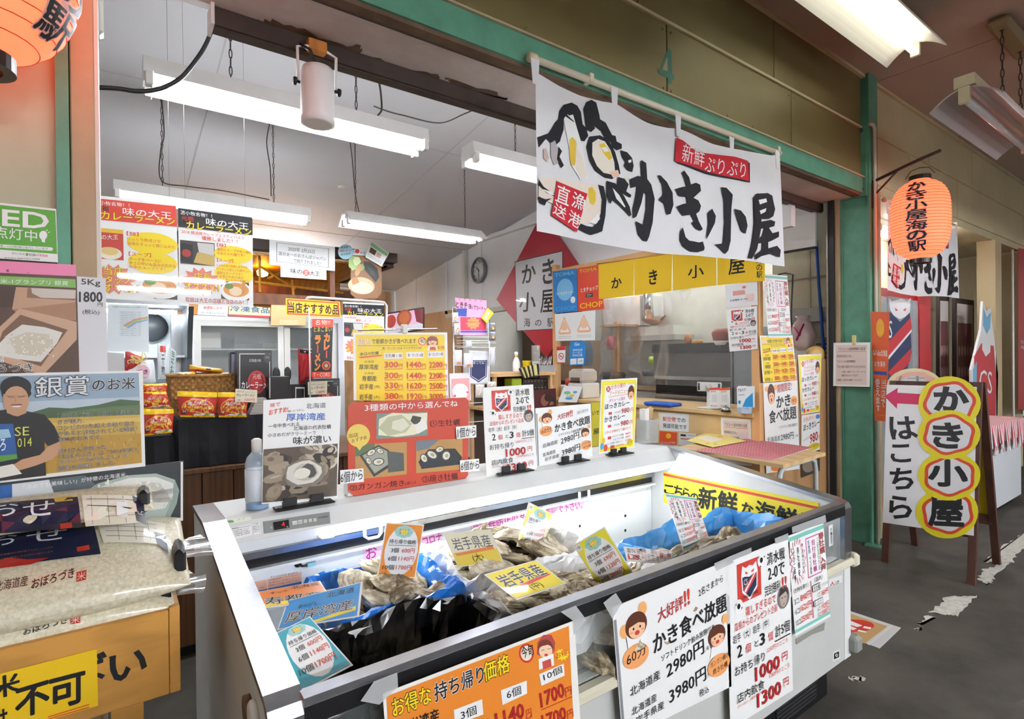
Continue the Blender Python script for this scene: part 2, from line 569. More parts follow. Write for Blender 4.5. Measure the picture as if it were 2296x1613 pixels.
# rivets on the panels
def rivet(x, z):
    MB().lathe((x, 1.748, z), [(.006, 0), (.004, .003), (0, .004)], n=6, axis=(0, -1, 0)).build('rivet', M_khaki, parent=hd)
for x in (1.0, 2.233, 3.44):
    for dx in (-.03, .03):
        for z in (2.72, 3.01): rivet(x + dx, z)
for x in (1.35, 1.7, 2.75, 3.0, 3.8, 4.1):
    rivet(x, 2.72)
# green steel beam, soffit boards and shutter rail under it
gb = struct(MB().box(-5, 4.45, 1.735, 1.76, 2.572, 2.685).build('trim_1', M_green))
MB().box(-5, 4.45, 1.722, 1.745, 2.682, 2.690).build('beam_lip', mat('#b9a98a', .6), parent=gb)
MB().box(-5, 4.45, 1.745, 1.80, 2.556, 2.575).build('beam_flange', M_brownold, parent=gb)
so = struct(MB().box(-5, 4.45, 1.80, 2.02, 2.56, 2.585).build('trim_2', M_soff))
MB().box(-5, 4.45, 1.792, 1.80, 2.553, 2.57).build('soffit_edge', M_rail, parent=so)
# bare wood where the soffit paint has flaked, along the rail
def flake(px, seed):
    pts = [P(*q, z=2.56) for q in px]
    mb = MB(); v = [(x, y, 2.5588) for x, y, z in worn(pts, 0, seed, 5)]
    mb.add(v, [tuple(range(len(v)))])
    mb.build('paint_flake', M_brownold, parent=so)
flake([(600, 42), (680, 66), (760, 100), (810, 104), (806, 116), (900, 150), (985, 165), (975, 182), (860, 150), (700, 92), (600, 60)], 2)
flake([(490, 28), (560, 40), (600, 52), (560, 60), (492, 38)], 3)
flake([(1000, 176), (1110, 206), (1140, 222), (1120, 222), (1010, 186)], 4)
rl = struct(MB().box(.27, 4.45, 2.02, 2.085, 2.50, 2.56).box(.27, 4.45, 2.03, 2.045, 2.493, 2.50).build('trim_3', M_rail))
MB().box(.262, .272, 2.0, 2.09, 2.49, 2.565).build('rail_end', M_wpl, parent=rl)
# shop side of the header
struct(MB().box(-1.2, 4.45, 2.06, 2.10, 2.585, 3.52).build('wall_header_inside', M_white))
# right-hand green steel column with bolted plates
pr = struct(MB().box(4.45, 4.60, 1.70, 1.715, 0, cz).box(4.45, 4.60, 1.885, 1.90, 0, cz).box(4.462, 4.588, 1.715, 1.885, 0, cz).build('wall_column_right', M_green))
MB().box(4.435, 4.452, 1.715, 1.89, 2.55, 3.06).build('bolt_plate', M_green, parent=pr)
for z in (3.03, 2.6):
    for i in range(3):
        MB().lathe((4.435, 1.745 + i * .055, z), [(.016, 0), (.016, .012), (.009, .014), (.009, .02)], n=6, axis=(-1, 0, 0), smooth=False).build('bolt', mat('#40564c', .5), parent=pr)
MB().box(4.40, 4.47, 1.60, 1.73, 0, .012).build('base_plate', M_green, parent=pr)
pipe = struct(MB().tube([(4.44, 1.69, 3.06), (4.47, 1.682, 3.06), (4.50, 1.682, 3.04), (4.50, 1.682, 2.4), (4.50, 1.682, 0.0)], .013, n=8).build('trim_conduit', mat('#cdbfae', .5)))
# shutter guide between column and shop front
sg = struct(MB().box(4.40, 4.455, 1.925, 1.965, 0, 2.6).build('trim_4', M_dark))
MB().box(4.42, 4.46, 1.90, 1.927, 0, 2.6).build('guide_edge', M_tan, parent=sg)
MB().box(4.39, 4.41, 1.964, 1.975, 0, 2.6).build('guide_edge', mat('#8e8378', .4, metal=.6), parent=sg)
# left-hand column: painted sheet, green flange, tan jamb
xl = [P(x, 400, y=1.75).x for x in (-400, 128, 160, 215)]
pl_ = struct(MB().box(xl[0], xl[1], 1.75, 1.80, 0, 2.58).build('wall_column_left', mat('#b5b598', .5, noise=.08, nscale=4)))
MB().box(xl[1], xl[2] - .002, 1.725, 1.80, 0, 2.58).build('flange', M_green, parent=pl_)
MB().box(xl[2], xl[3], 1.735, 1.84, 0, 2.58, bev=.004).build('jamb', M_tan, parent=pl_)
MB().box(xl[3], xl[3] + .008, 1.738, 1.86, 0, 2.58).build('jamb_edge', mat('#d8d2c8', .5), parent=pl_)
# sloping shop ceiling, walls
def zc(y): return 3.06 - .13 * (y - 5.435)
mb = MB(); mb.add([(-1.2, 2.06, zc(2.06)), (4.1, 2.06, zc(2.06)), (4.1, 9.1, zc(9.1)), (-1.2, 9.1, zc(9.1)), (-1.2, 2.06, zc(2.06) + .05), (4.1, 2.06, zc(2.06) + .05), (4.1, 9.1, zc(9.1) + .05), (-1.2, 9.1, zc(9.1) + .05)],
       [(0, 1, 2, 3), (4, 5, 6, 7), (0, 1, 5, 4), (1, 2, 6, 5), (2, 3, 7, 6), (3, 0, 4, 7)])
sc_ = struct(mb.build('ceiling_shop', mat('#d6d4d6', .75, noise=.03, nscale=1.5)))
for y in (4.25, 6.6):
    mb = MB(); mb.obox((1.4, y, zc(y) - .001), (2.6, 0, 0), (0, .006, 0), (0, 0, .002)); mb.build('joint_strip', mat('#c4bebe', .8), parent=sc_)
for x in (.55, 2.4):
    mb = MB(); a = (Vector((x, 9, zc(9))) - Vector((x, 2.1, zc(2.1)))) / 2
    mb.obox((x, 5.55, zc(5.55) - .001), (.004, 0, 0), a, (0, 0, .002)); mb.build('joint_strip', mat('#c4bebe', .8), parent=sc_)
struct(MB().box(-1.25, -1.2, 1.8, 9.1, 0, 3.55).build('wall_left', M_white))
bw = struct(MB().box(-1.2, 4.0, 9.05, 9.1, 0, 2.62).build('wall_back', M_white))
MB().box(3.0, 3.9, 9.0, 9.05, 0, 2.56).build('plywood_panel', mat('#a98a68', .7, kind='wood', nscale=3, noise=.25), parent=bw)
WX = 3.9
WL = 4.02
wr = struct(MB().box(WL, WL + .06, 4.6, 9.05, 2.05, 3.2).build('wall_right', M_white))
MB().box(WL, WL + .06, 2.05, 4.6, 2.34, 3.55).build('upper_wall', M_white, parent=wr)
for px in (1078, 1002, 932):
    y = P(px, 600, x=WL).y
    MB().box(WL - .02, WL, y - .035, y + .035, 2.05, zc(y)).build('batten', M_white, parent=wr)
MB().box(WL - .03, WL + .06, 4.6, 7.2, 1.99, 2.05).build('lintel', mat('#c8bfb2', .7), parent=wr)
M_ply = mat('#b08a62', .65, kind='wood', nscale=4, noise=.3, stretch=(1, 1, .25))
MB().box(WL - .02, WL + .04, 6.75, 9.0, 0, 2.1).build('plywood_panel', M_ply, parent=wr)
MB().box(WL - .03, WL + .05, 6.66, 6.76, 0, 2.1).build('door_post', mat('#7a4a34', .6), parent=wr)
# kitchen shell behind the booth
kx = 5.9
struct(MB().box(kx, kx + .05, 2.52, 7.5, 0, 3.4).build('wall_kitchen', mat('#dcd7c6', .6, noise=.05)))
kp = struct(MB().box(4.62, 4.66, 1.9, 2.52, 0, 2.95).build('wall_partition', mat('#dfdbc6', .6, noise=.05)))
MB().tube([(4.605, 1.95, 2.02), (4.605, 2.5, 2.02)], .008, n=6).build('wall_pipe', mat('#a8a89c', .4), parent=kp)
MB().box(4.61, 4.62, 2.2, 2.22, 0, 2.95).build('joint_strip', mat('#cfcbb6', .6), parent=kp)
struct(MB().box(4.66, kx, 2.50, 2.52, 0, 2.95).build('wall_kitchen_front', mat('#dad6bf', .6, noise=.05)))
struct(MB().box(WX + .06, kx, 6.6, 6.65, 0, 3.4).build('wall_kitchen_back', mat('#d8d4c8', .6, noise=.05)))
struct(MB().box(WX + .06, kx, 2.06, 6.65, 2.95, 3.0).build('ceiling_kitchen', M_white))
kb = struct(MB().box(4.40, 4.44, 2.06, 2.45, 2.234, 2.95).build('wall_bulkhead', M_white))
MB().box(4.395, 4.445, 2.06, 2.45, 2.222, 2.234).build('bulkhead_edge', M_dark, parent=kb)
# ------------------------------------------------------------------ lamps
M_tube = mat('#f2f8ff', .3, emit=TUBE_E, name='m_lit_tube')
M_tubeH = mat('#fffff2', .3, emit=HALL_E, name='m_lit_hall_tube')
M_fix = mat('#e8e5e0', .5, noise=.05)
M_fixold = mat('#d9cfae', .55, noise=.1)
M_chain = mat('#57504a', .45, metal=.7)
def chain(name, a, b, parent, link=.045, r=.0022, m=None, w=.009):
    a, b = Vector(a), Vector(b); L = (b - a).length; n = max(2, int(L / (link * .82)))
    d = (b - a) / n; t = d.normalized()
    q = t.cross(Vector((1, 0, 0)));
    if q.length < .1: q = t.cross(Vector((0, 1, 0)))
    q.normalize(); s_ = t.cross(q)
    mb = MB()
    for i in range(n):
        c = a + d * (i + .5); u_ = q if i % 2 else s_
        pts = []
        for k in range(9):
            an = 2 * math.pi * k / 8
            pts.append(c + t * (math.sin(an) * link / 2) + u_ * (math.cos(an) * w / 2 * 1.3))
        mb.tube(pts, r, n=4, caps=False)
    return mb.build(name, m or M_chain, parent=parent)
def cord(pts, r=.003, m=None, name='cord', parent=None):
    """smooth cable through points"""
    pts = [Vector(p) for p in pts]; out = []
    for i in range(len(pts) - 1):
        p0, p1, p2, p3 = pts[max(i - 1, 0)], pts[i], pts[i + 1], pts[min(i + 2, len(pts) - 1)]
        for k in range(6):
            t = k / 6
            out.append(.5 * ((2 * p1) + (p2 - p0) * t + (2 * p0 - 5 * p1 + 4 * p2 - p3) * t * t + (3 * p1 - p0 - 3 * p2 + p3) * t ** 3))
    out.append(pts[-1])
    return MB().tube(out, r, n=6).build(name, m or M_cord, parent=parent)
def trough(label, x0, x1, y, z, chains, group='fluorescent lamps hung in the shop', shed=False, tube=M_tube, m=None):
    m = m or M_fix
    t = thing('fluorescent_lamp', label, 'lamp', ((x0 + x1) / 2, y, z), group)
    mb = MB()
    if shed:
        prof = [(-.15, -.035), (-.05, .05), (.05, .05), (.15, -.035), (.146, -.045), (.045, .035), (-.045, .035), (-.146, -.045)]
    else:
        prof = [(-.075, -.01), (-.06, .06), (.06, .06), (.075, -.01), (.03, -.03), (-.03, -.03)]
    mb.prism([(x0, y + a, z + b) for a, b in prof], (x1 - x0, 0, 0))
    if shed:
        mb.box(x0 + .02, x1 - .02, y - .035, y + .035, z + .0, z + .03)
    mb.build('housing', m, parent=t)
    for dy in (-.06, .06):
        MB().tube([(x0 + .035, y + dy, z - .035), (x1 - .035, y + dy, z - .035)], .016, n=8).build('tube', tube, parent=t)
        for xx in (x0 + .02, x1 - .02):
            MB().box(xx - .014, xx + .014, y + dy - .02, y + dy + .02, z - .058, z + .0, bev=.004).build('socket', M_wpl, parent=t)
    for (cx_, top) in chains:
        chain('chain', (cx_, y, top), (cx_, y, z + .06), t)
    return t
LA = trough('bright twin tube lamp nearest the front of the shop, behind the white spotlight', .10, 1.345, 2.65, 2.545, [(.42, zc(2.65)), (.98, zc(2.65))])
LB_ = trough('twin tube lamp hung above the two ramen posters', .0, 1.235, 4.4, 2.51, [(.27, zc(4.4)), (.98, zc(4.4))])
LC = trough('angled reflector lamp with two bare tubes left of the clock', 1.52, 2.82, 4.42, 2.55, [(1.62, zc(4.42)), (2.67, zc(4.42))], shed=True)
LD = trough('twin tube lamp half hidden behind the oyster banner', 1.64, 2.90, 2.68, 2.56, [(1.98, zc(2.68)), (2.6, zc(2.68))])
LE = trough('twin tube lamp glowing behind the wooden kiosk roof', 1.1, 2.3, 7.6, 2.42, [(1.3, zc(7.6)), (2.1, zc(7.6))], tube=mat('#f2f8ff', .3, emit=130., name='m_lit_back_tube'))
LI_ = trough('added twin tube lamp hidden above the kiosk roof', .7, 1.95, 6.6, 2.56, [], tube=mat('#f2f8ff', .3, emit=14., name='m_lit_dim_tube'))  # added out of sight to brighten the back ceiling and side wall
LF_ = trough('twin tube lamp on the kitchen ceiling behind the clear sheet', 4.6, 5.6, 3.4, 2.86, [], group=None)
LH_ = trough('added second kitchen lamp, out of view, nearer the booth post', 4.6, 5.6, 4.9, 2.86, [], group=None)  # extra lamp, added unseen to lift the dim kitchen
LG = trough('twin tube lamp inside the neighbouring shop', 5.6, 6.8, 2.12, 2.57, [], group=None)
# spare cords of the lamps
for pts in ([(362, 216), (368, 300), (360, 340), (362, 405), (420, 418), (500, 428), (604, 448)], [(605, 275), (598, 320), (606, 380), (608, 440)]):
    o = cord([P(*q, y=4.36) for q in pts], .004, parent=LB_)
cord([P(*q, y=4.38) for q in ((785, 320), (790, 360), (796, 430), (805, 476))], .004, name='cord', parent=LC)
t = cord([P(*q, y=2.62) for q in ((835, 150), (850, 185), (856, 240), (850, 256), (838, 266))], .005); t.name = 'power_cord'
tag(t, 'thick grey cord looping down from the shutter rail', 'cord')
# loose wires on the ceiling in front
w = cord([P(*q, y=2.95) for q in ((838, 238), (870, 250), (905, 259), (985, 276), (1040, 256), (1095, 232))], .004); w.name = 'ceiling_wire'
tag(w, 'thin loose wire stapled across the shop ceiling', 'wire')
w = cord([P(*q, y=2.35) for q in ((486, 33), (478, 60), (456, 110), (420, 160), (395, 182), (355, 200), (310, 205), (265, 199), (214, 196))], .008, mat('#1c1a19', .5)); w.name = 'black_cable'
tag(w, 'thick black cable sagging from the shutter rail to the left column', 'cable')
# smoke detector, small hooks
sd = thing('smoke_detector', 'round beige smoke detector on the shop ceiling', 'detector', P(766, 418, y=5.3))
c = P(766, 416, y=5.3)
MB().lathe(c + Vector((0, 0, .04)), [(.055, 0), (.055, -.02), (.045, -.025)], n=18).build('base', mat('#d8cfbb', .5), parent=sd)
MB().lathe(c + Vector((0, 0, .015)), [(.044, 0), (.04, -.03), (.02, -.036), (0, -.037)], n=18).build('sensor', mat('#e4dcc9', .5), parent=sd)
# corridor lamps
def hall_lamp(label, x0, x1, y, z, lit, chains):
    t = thing('corridor_lamp', label, 'lamp', ((x0 + x1) / 2, y, z))
    mb = MB(); n = 10; up = []; lo = []
    for i in range(n + 1):
        a = -1 + 2 * i / n
        up.append((a * .16, .0 - .085 * abs(a) ** 1.8)); lo.append((a * .155, -.006 - .085 * abs(a) ** 1.8))
    vs = []
    for xx in (x0, x1):
        vs += [(xx, y + p[0], z + p[1]) for p in up] + [(xx, y + p[0], z + p[1]) for p in lo]
    k = n + 1; fs = []
    for i in range(n):
        fs += [(i, i + 1, 2 * k + i + 1, 2 * k + i), (k + i, k + i + 1, 3 * k + i + 1, 3 * k + i), (i, i + 1, k + i + 1, k + i), (2 * k + i, 2 * k + i + 1, 3 * k + i + 1, 3 * k + i)]
    for i in (0, n):
        fs.append((i, 2 * k + i, 3 * k + i, k + i))
    mb.add(vs, fs); mb.build('reflector', mat('#e9e6da', .35) if lit else mat('#c9c2c0', .25, metal=.3), parent=t)
    MB().box(x0 - .01, x1 + .01, y - .045, y + .045, z, z + .06).build('housing', M_fixold, parent=t)
    MB().tube([(x0 + .02, y, z - .06), (x1 - .02, y, z - .06)], .02, n=10).build('tube', M_tubeH if lit else mat('#dfe2e4', .15), parent=t)
    for xx in (x0, x1):
        MB().box(xx - .012, xx + .012, y - .026, y + .026, z - .09, z + .0, bev=.005).build('socket', M_fixold, parent=t)
    for (xx, top) in chains:
        chain('chain', (xx, y, top), (xx, y, z + .06), t, link=.06, r=.003, w=.013)
    return t
hall_lamp('lit corridor tube lamp under the ceiling at the top right', 2.75, 4.05, 1.285, 3.33, True, [(2.95, cz), (3.85, cz)])
h2 = hall_lamp('unlit corridor tube lamp hung on chains at the right edge', 3.72, 5.0, .958, 2.83, False, [(4.44, cz - .05), (4.86, cz - .05)])
MB().box(4.34, 5.02, .90, 1.02, cz - .06, cz, bev=.025).build('canopy', mat('#8f7d58', .5), parent=h2)
for xx in (4.44, 4.86):
    MB().lathe((xx, .958, cz - .05), [(.014, 0), (.014, -.012), (.006, -.015)], n=8).build('chain_hook', M_chain, parent=h2)
# further row of the same corridor lamps, away from the picture
for k, xx in enumerate((-.4, -3.2)):
    hall_lamp(('lit corridor tube lamp above the spot where the picture was taken', 'lit corridor tube lamp farther down the passage to the left')[k], xx, xx + 1.3, .3, 3.33, True, [])
# added unseen shop across the corridor: tubes light this side, header shades the fascia
struct(MB().box(-6, 12, -2.2, -2.05, 2.52, 3.5).build('wall_added_header', M_cream))
struct(MB().box(-6, 12, -5.6, -2.2, 2.62, 2.7).build('ceiling_added_shop', M_white))
struct(MB().box(-6, 12, -5.65, -5.6, 0, 2.7).build('wall_added_shop_back', M_white))
M_tubeAdded = mat('#f4f8ff', .3, emit=OPP_E, name='m_lit_added_tube')
for j, yy in enumerate((-2.9, -4.3)):
    for i, xx in enumerate((.0, 1.8, 3.6, 5.3)):
        trough(f"{('first', 'second', 'third', 'fourth')[i]} tube lamp from the left in the {('nearer', 'farther')[j]} row added out of view across the corridor", xx, xx + 1.25, yy, 2.5, [], group='added lamps across the corridor', tube=M_tubeAdded)
# white spotlight hanging from the shutter rail
c = P(713, 280, y=1.99); cz1 = P(713, 150, y=1.99).z
sp = thing('spotlight', 'white cylinder spotlight clamped under the shutter rail', 'spotlight', c)
R_ = .058
MB().lathe((c.x, c.y, c.z), [(R_ * .8, .0), (R_, .002), (R_, .03), (R_ * .98, cz1 - c.z - .03), (R_ * .9, cz1 - c.z - .01), (R_ * .55, cz1 - c.z)], n=28).build('barrel', mat('#efe9e6', .35), parent=sp)
mb = MB()
ztop = P(713, 118, y=1.99).z
mb.tube([(c.x - R_ - .008, c.y, c.z + .14), (c.x - R_ - .010, c.y, ztop), (c.x - R_ * .6, c.y, ztop + .012), (c.x + R_ * .6, c.y, ztop + .012), (c.x + R_ + .010, c.y, ztop), (c.x + R_ + .008, c.y, c.z + .14)], .005, n=6)
mb.build('yoke', mat('#efe9e6', .35), parent=sp)
for sx in (-1, 1):
    MB().lathe((c.x + sx * (R_ + .002), c.y, c.z + .135), [(.005, 0), (.005, .012), (.014, .013), (.014, .022), (.005, .024)], n=10, axis=(sx, 0, 0)).build('knob', M_dark, parent=sp)
MB().box(c.x - .03, c.x + .035, c.y - .005, c.y + .05, ztop + .005, ztop + .045, bev=.003).build('clamp_block', mat('#b9772e', .6, kind='wood', nscale=10, noise=.2), parent=sp)
MB().tube([(c.x - .06, c.y, ztop + .01), (c.x - .03, c.y - .02, ztop - .01), (c.x + .0, c.y, cz1 - .01)], .006, n=6).build('cable', M_dark, parent=sp)
# ------------------------------------------------------------------ paper lanterns
M_lan = mat('#ff6240', .6, emit=LANTERN_E, name='m_lit_lantern')
def lantern(label, c, R, Hh, ribs=26):
    """c = centre"""
    t = thing('paper_lantern', label, 'lantern', (c[0], c[1], c[2] - Hh / 2), 'red paper lanterns of the oyster shop')
    prof = []
    n = ribs * 2
    for i in range(n + 1):
        a = i / n; s_ = -1 + 2 * a
        r = R * max(.36, (1 - min(1, abs(s_)) ** 3.4) ** .42) - (.004 if i % 2 else 0)
        prof.append((r, (a - .5) * Hh * .9))
    MB().lathe(c, prof, n=40, smooth=True).build('shade', M_lan, parent=t)
    for i in range(1, ribs):
        s_ = -1 + 2 * i / ribs; r = R * max(.36, (1 - min(1, abs(s_)) ** 3.4) ** .42)
        pts = [Vector(c) + Vector((math.cos(a) * r, math.sin(a) * r, s_ * Hh * .45)) for a in [2 * math.pi * k / 32 for k in range(33)]]
        MB().tube(pts, .0012, n=4, caps=False).build('hoop', mat('#c23a22', .6), parent=t)
    for sg in (-1, 1):
        z0 = sg * Hh * .45
        MB().lathe((c[0], c[1], c[2] + z0), [(R * .25, 0), (R * .37, 0), (R * .37, sg * Hh * .05), (R * .25, sg * Hh * .05), (R * .25, 0)], n=30, smooth=False, cap=False).build('rim', mat('#1a1414', .35), parent=t)
    MB().lathe((c[0], c[1], c[2] - .1), [(.0, 0), (.03, .02), (.035, .05), (.015, .09), (.013, .12)], n=12).build('bulb', M_lan, parent=t)
    MB().tube([(c[0], c[1] - R * .5, c[2] + Hh * .5), (c[0], c[1] - R * .3, c[2] + Hh * .58), (c[0], c[1], c[2] + Hh * .6), (c[0], c[1] + R * .3, c[2] + Hh * .58), (c[0], c[1] + R * .5, c[2] + Hh * .5)], .003, n=5).build('wire_handle', M_chain, parent=t)
    return t
lc = P(2063, 493, x=4.5)
lan1 = lantern('glowing red paper lantern with black writing on the green column', lc, .172, .60)
lb = thing('lantern_bracket', 'dark iron bracket holding the lantern on the green column', 'bracket', (4.5, 1.69, 2.62))
zt = lc.z + .30 + .085
MB().tube([(4.5, 1.70, zt - .05), (4.5, lc.y, zt + .03), (4.5, lc.y - .12, zt + .055)], .011, n=6).build('arm', mat('#4a3a34', .6, metal=.4), parent=lb)
MB().tube([(4.5, 1.70, zt - .16), (4.5, lc.y + .12, zt + .0)], .007, n=6).build('brace', mat('#4a3a34', .6, metal=.4), parent=lb)
MB().box(4.485, 4.515, 1.688, 1.70, zt - .24, zt - .06).build('wall_plate', mat('#4a3a34', .6, metal=.4), parent=lb)
lc2 = Vector((-.222, 1.51, 2.288))
lan2 = lantern('glowing red paper lantern at the top left corner by the column', lc2, .172, .60, ribs=22)
# brushed characters wrapped round the lantern
def lantern_text(body, c, R, Hh, ang, lan, z0, z1, wdt, sheetname='lettering'):
    n_ = Vector((math.cos(ang), math.sin(ang), 0)); o = Vector(c) + n_ * (R + .004)
    s_ = Sheet.__new__(Sheet)
    s_.plane = (o, n_); s_.n = n_; s_.parts = []; s_.rough = .5; s_.spec = .5; s_.coat = 0; s_.name = 'lettering'; s_.pname = sheetname; s_.layer = 0; s_.off = 0; s_.org = Vector(c); s_.obj = lan; s_.deform = lan; s_.maxlen = .02
    ux = Vector((0, 0, 1)).cross(n_)
    k = len(body)
    for i, ch in enumerate(body):
        za = z1 - (z1 - z0) * (i + 1) / k + (z1 - z0) * .06 / k; zb = z1 - (z1 - z0) * i / k
        p0 = o - ux * wdt / 2 + Vector((0, 0, za - o.z))
        _texts.append((s_, ch, p0, ux * wdt, Vector((0, 0, zb - za)), n_, .001, 'k', 4, ('#f4a79a', 11)))
    def warp(p):
        d = p - Vector(c); a = d.dot(ux); z = d.z
        s2 = max(-1, min(1, z / (Hh * .45)))
        r = R * max(.36, (1 - abs(s2) ** 3.4) ** .42) + .004 + (d.dot(n_) - R - .004)
        th = a / R
        return Vector(c) + (n_ * math.cos(th) + ux * math.sin(th)) * r + Vector((0, 0, z))
    s_.warp = warp
    _sheets.append(s_)
ang1 = math.atan2(-lc.y + 0, -lc.x) + .30
lantern_text('かき小屋海の駅', lc, .172, .60, ang1 - .42, lan1, lc.z - .235, lc.z + .235, .115)
lantern_text('かき小屋海の駅', lc2, .172, .60, math.atan2(-lc2.y, -lc2.x) + 1.05, lan2, lc2.z - .235, lc2.z + .235, .115)

cv = P(220, 60, y=2.2)
tag(MB().box(P(207, 40, y=2.2).x, P(232, 40, y=2.2).x, 2.2, 2.26, P(220, 74, y=2.2).z, 2.72, bev=.012).build('cable_cover', mat('#e6e2da', .4)), 'white plastic cable cover hanging at the top left', 'cable cover')
# ------------------------------------------------------------------ the refrigerated showcase
X0, X1, YF, YB = .21, 2.45, 1.017, 2.15
M_case = mat('#dfe0de', .42, noise=.04, nscale=6)
M_casein = mat('#eef1f3', .35)
M_alu = mat('#b0b2b8', .28, metal=1., noise=.08, nscale=30)
M_black = mat('#121214', .35)
case = thing('showcase', 'long white refrigerated display case filled with oysters', 'display case', ((X0 + X1) / 2, (YF + YB) / 2, 0))
prof = [(YF + .0, .56), (YF, .765), (YF + .012, .785), (YF + .04, .797), (1.88, .91), (YB, .905)]
def endpanel(x0, x1, nm):
    MB().prism([(x0, YB, .15), (x0, YF, .15)] + [(x0, a, b - .008) for a, b in prof], (x1 - x0, 0, 0)).build(nm, M_case, parent=case)
    # bright metal band along the upper edge
    mb = MB(); pts = prof; vs = []; n = len(pts)
    for xx in (x0 - .004, x1 + .004):
        for i, (a, b) in enumerate(pts):
            vs.append((xx, a - (.005 if i < 3 else 0), b))
        for i, (a, b) in enumerate(pts):
            vs.append((xx, a + (.012 if i < 3 else 0), b - (.0 if i < 2 else .014)))
    fs = []
    for i in range(n - 1):
        fs += [(i, i + 1, 2 * n + i + 1, 2 * n + i), (n + i, n + i + 1, 3 * n + i + 1, 3 * n + i), (i, i + 1, n + i + 1, n + i), (2 * n + i, 2 * n + i + 1, 3 * n + i + 1, 3 * n + i)]
    fs += [(0, n, 3 * n, 2 * n), (n - 1, 2 * n - 1, 4 * n - 1, 3 * n - 1)]
    mb.add(vs, fs); mb.build('metal_band', M_alu, parent=case)
endpanel(X0, X0 + .056, 'end_panel'); endpanel(X1 - .056, X1, 'end_panel')
xi0, xi1 = X0 + .058, X1 - .058
MB().box(X0 + .002, X1 - .002, YF + .002, YF + .03, .15, .532).build('front_panel', mat('#c3c4c0', .42, noise=.04, nscale=6), parent=case)  # case white darkened: shade on the lower front put into the colour
MB().box(X0 - .012, X1 + .012, YF - .02, YF + .02, .53, .562, bev=.008).build('bumper_rail', mat('#d6d0b8', .5), parent=case)
for xx in (X0 - .012, X1 + .012):
    MB().box(xx - .022, xx + .022, YF - .026, YF + .04, .52, .575, bev=.01).build('bumper_corner', mat('#d9d4bd', .5), parent=case)
    MB().box(xx - .03, xx + .03, YF - .03, YF + .05, .165, .235, bev=.012).build('corner_foot', mat('#8d8f8a', .5), parent=case)
MB().box(X0 + .02, X1 - .1, YF + .05, YB - .05, .0, .15).build('plinth', M_black, parent=case)
for i in range(7):
    MB().box(X1 - .5, X1 - .2, YF + .044, YF + .051, .03 + i * .015, .038 + i * .015).build('vent_slat', mat('#2b2b2d', .5), parent=case)
MB().box(xi0, xi1, YF + .012, YF + .018, .565, .765).build('front_glass', glassy('#dfeeea', .05, .03), parent=case)
mb = MB(); mb.box(xi0 - .002, xi1 + .002, YF - .004, YF + .03, .777, .792)
mb.build('glass_rail_top', M_alu, parent=case)
MB().box(xi0 - .002, xi1 + .002, YF - .006, YF + .026, .742, .777).build('glass_rail', M_black, parent=case)
# inside
MB().box(xi0, xi1, YF + .03, YB - .1, .40, .42).build('case_floor', M_casein, parent=case)
MB().box(xi0, xi1, YF + .025, YF + .05, .42, .56).build('front_liner', M_casein, parent=case)
mb = MB()
mb.box(xi0, xi1, YF + .05, YF + .10, .556, .562)
mb.build('intake_edge', mat('#c9cdc9', .5), parent=case)
for i in range(44):
    xx = xi0 + .03 + i * (xi1 - xi0 - .06) / 43
    MB().box(xx - .004, xx + .004, YF + .10, YF + .16, .552, .560).build('grille_slat', mat('#c5c9c4', .5), parent=case)
yb = 2.005
MB().box(xi0, xi1, yb, yb + .03, .42, .70).build('back_liner', M_casein, parent=case)
MB().box(xi0, xi1, yb - .004, yb + .03, .70, .735).build('air_slot', M_black, parent=case)
MB().box(xi0, xi1, yb - .02, yb + .03, .735, .755).build('slot_trim', M_alu, parent=case)
MB().box(xi0, xi1, yb - .03, yb + .03, .69, .70).build('slot_trim', M_casein, parent=case)
MB().prism([(xi0, 1.85, .845), (xi0, yb + .03, .80), (xi0, yb + .03, .755), (xi0, yb - .018, .755), (xi0, 1.87, .80)], (xi1 - xi0, 0, 0)).build('lamp_cove', M_casein, parent=case)
MB().prism([(xi0, 1.84, .843), (xi0, 1.872, .898), (xi0, 1.895, .912), (xi0, YB, .905), (xi0, YB, .84), (xi0, 1.87, .832)], (xi1 - xi0, 0, 0)).build('ledge', mat('#dcdedc', .4, noise=.04), parent=case)
MB().box(xi0, xi1, 2.04, YB, .15, .85).build('back_panel', M_case, parent=case)
M_ctube = mat('#f8fcff', .3, emit=CASE_E, name='m_lit_case_tube')
for a, b in ((xi0 + .30, 1.12), (1.16, xi1 - .05)):
    MB().tube([(a, 1.865, .812), (b, 1.865, .812)], .013, n=8).build('lamp_tube', M_ctube, parent=case)
# plastic hooks under the ledge, screw holes, drain thermometer
def hook(px, py):
    c = P(px, py, y=1.87)
    MB().tube([c + Vector((-.03, 0, .02)), c + Vector((-.03, 0, -.012)), c + Vector((-.018, -.004, -.022)), c + Vector((.018, -.004, -.022)), c + Vector((.03, 0, -.012)), c + Vector((.03, 0, .02))], .006, n=6).build('hook', M_wpl, parent=case)
hook(1310, 1112); hook(733, 1190); hook(836, 1192); hook(1393, 1060)
for (px, py, r) in ((1402, 1157, .008), (1402, 1190, .008), (1402, 1222, .008), (1300, 1180, .007), (1452, 1097, .003), (1452, 1190, .003)):
    c = P(px, py, y=yb - .001)
    MB().lathe(c, [(r, 0), (r, .001), (0, .0012)], n=10, axis=(0, -1, 0)).build('screw_hole', M_black if r > .004 else M_alu, parent=case)
c = P(668, 1265, y=yb - .002)
MB().lathe(c, [(.012, 0), (.012, .002), (.007, .004)], n=14, axis=(0, -1, 0)).build('probe_hole', M_black, parent=case)
MB().tube([P(668, 1265, y=yb - .004), P(678, 1270, y=1.985), P(690, 1268, y=1.99), P(702, 1266, y=2.0)], .004, n=6).build('probe_wire', M_black, parent=case)
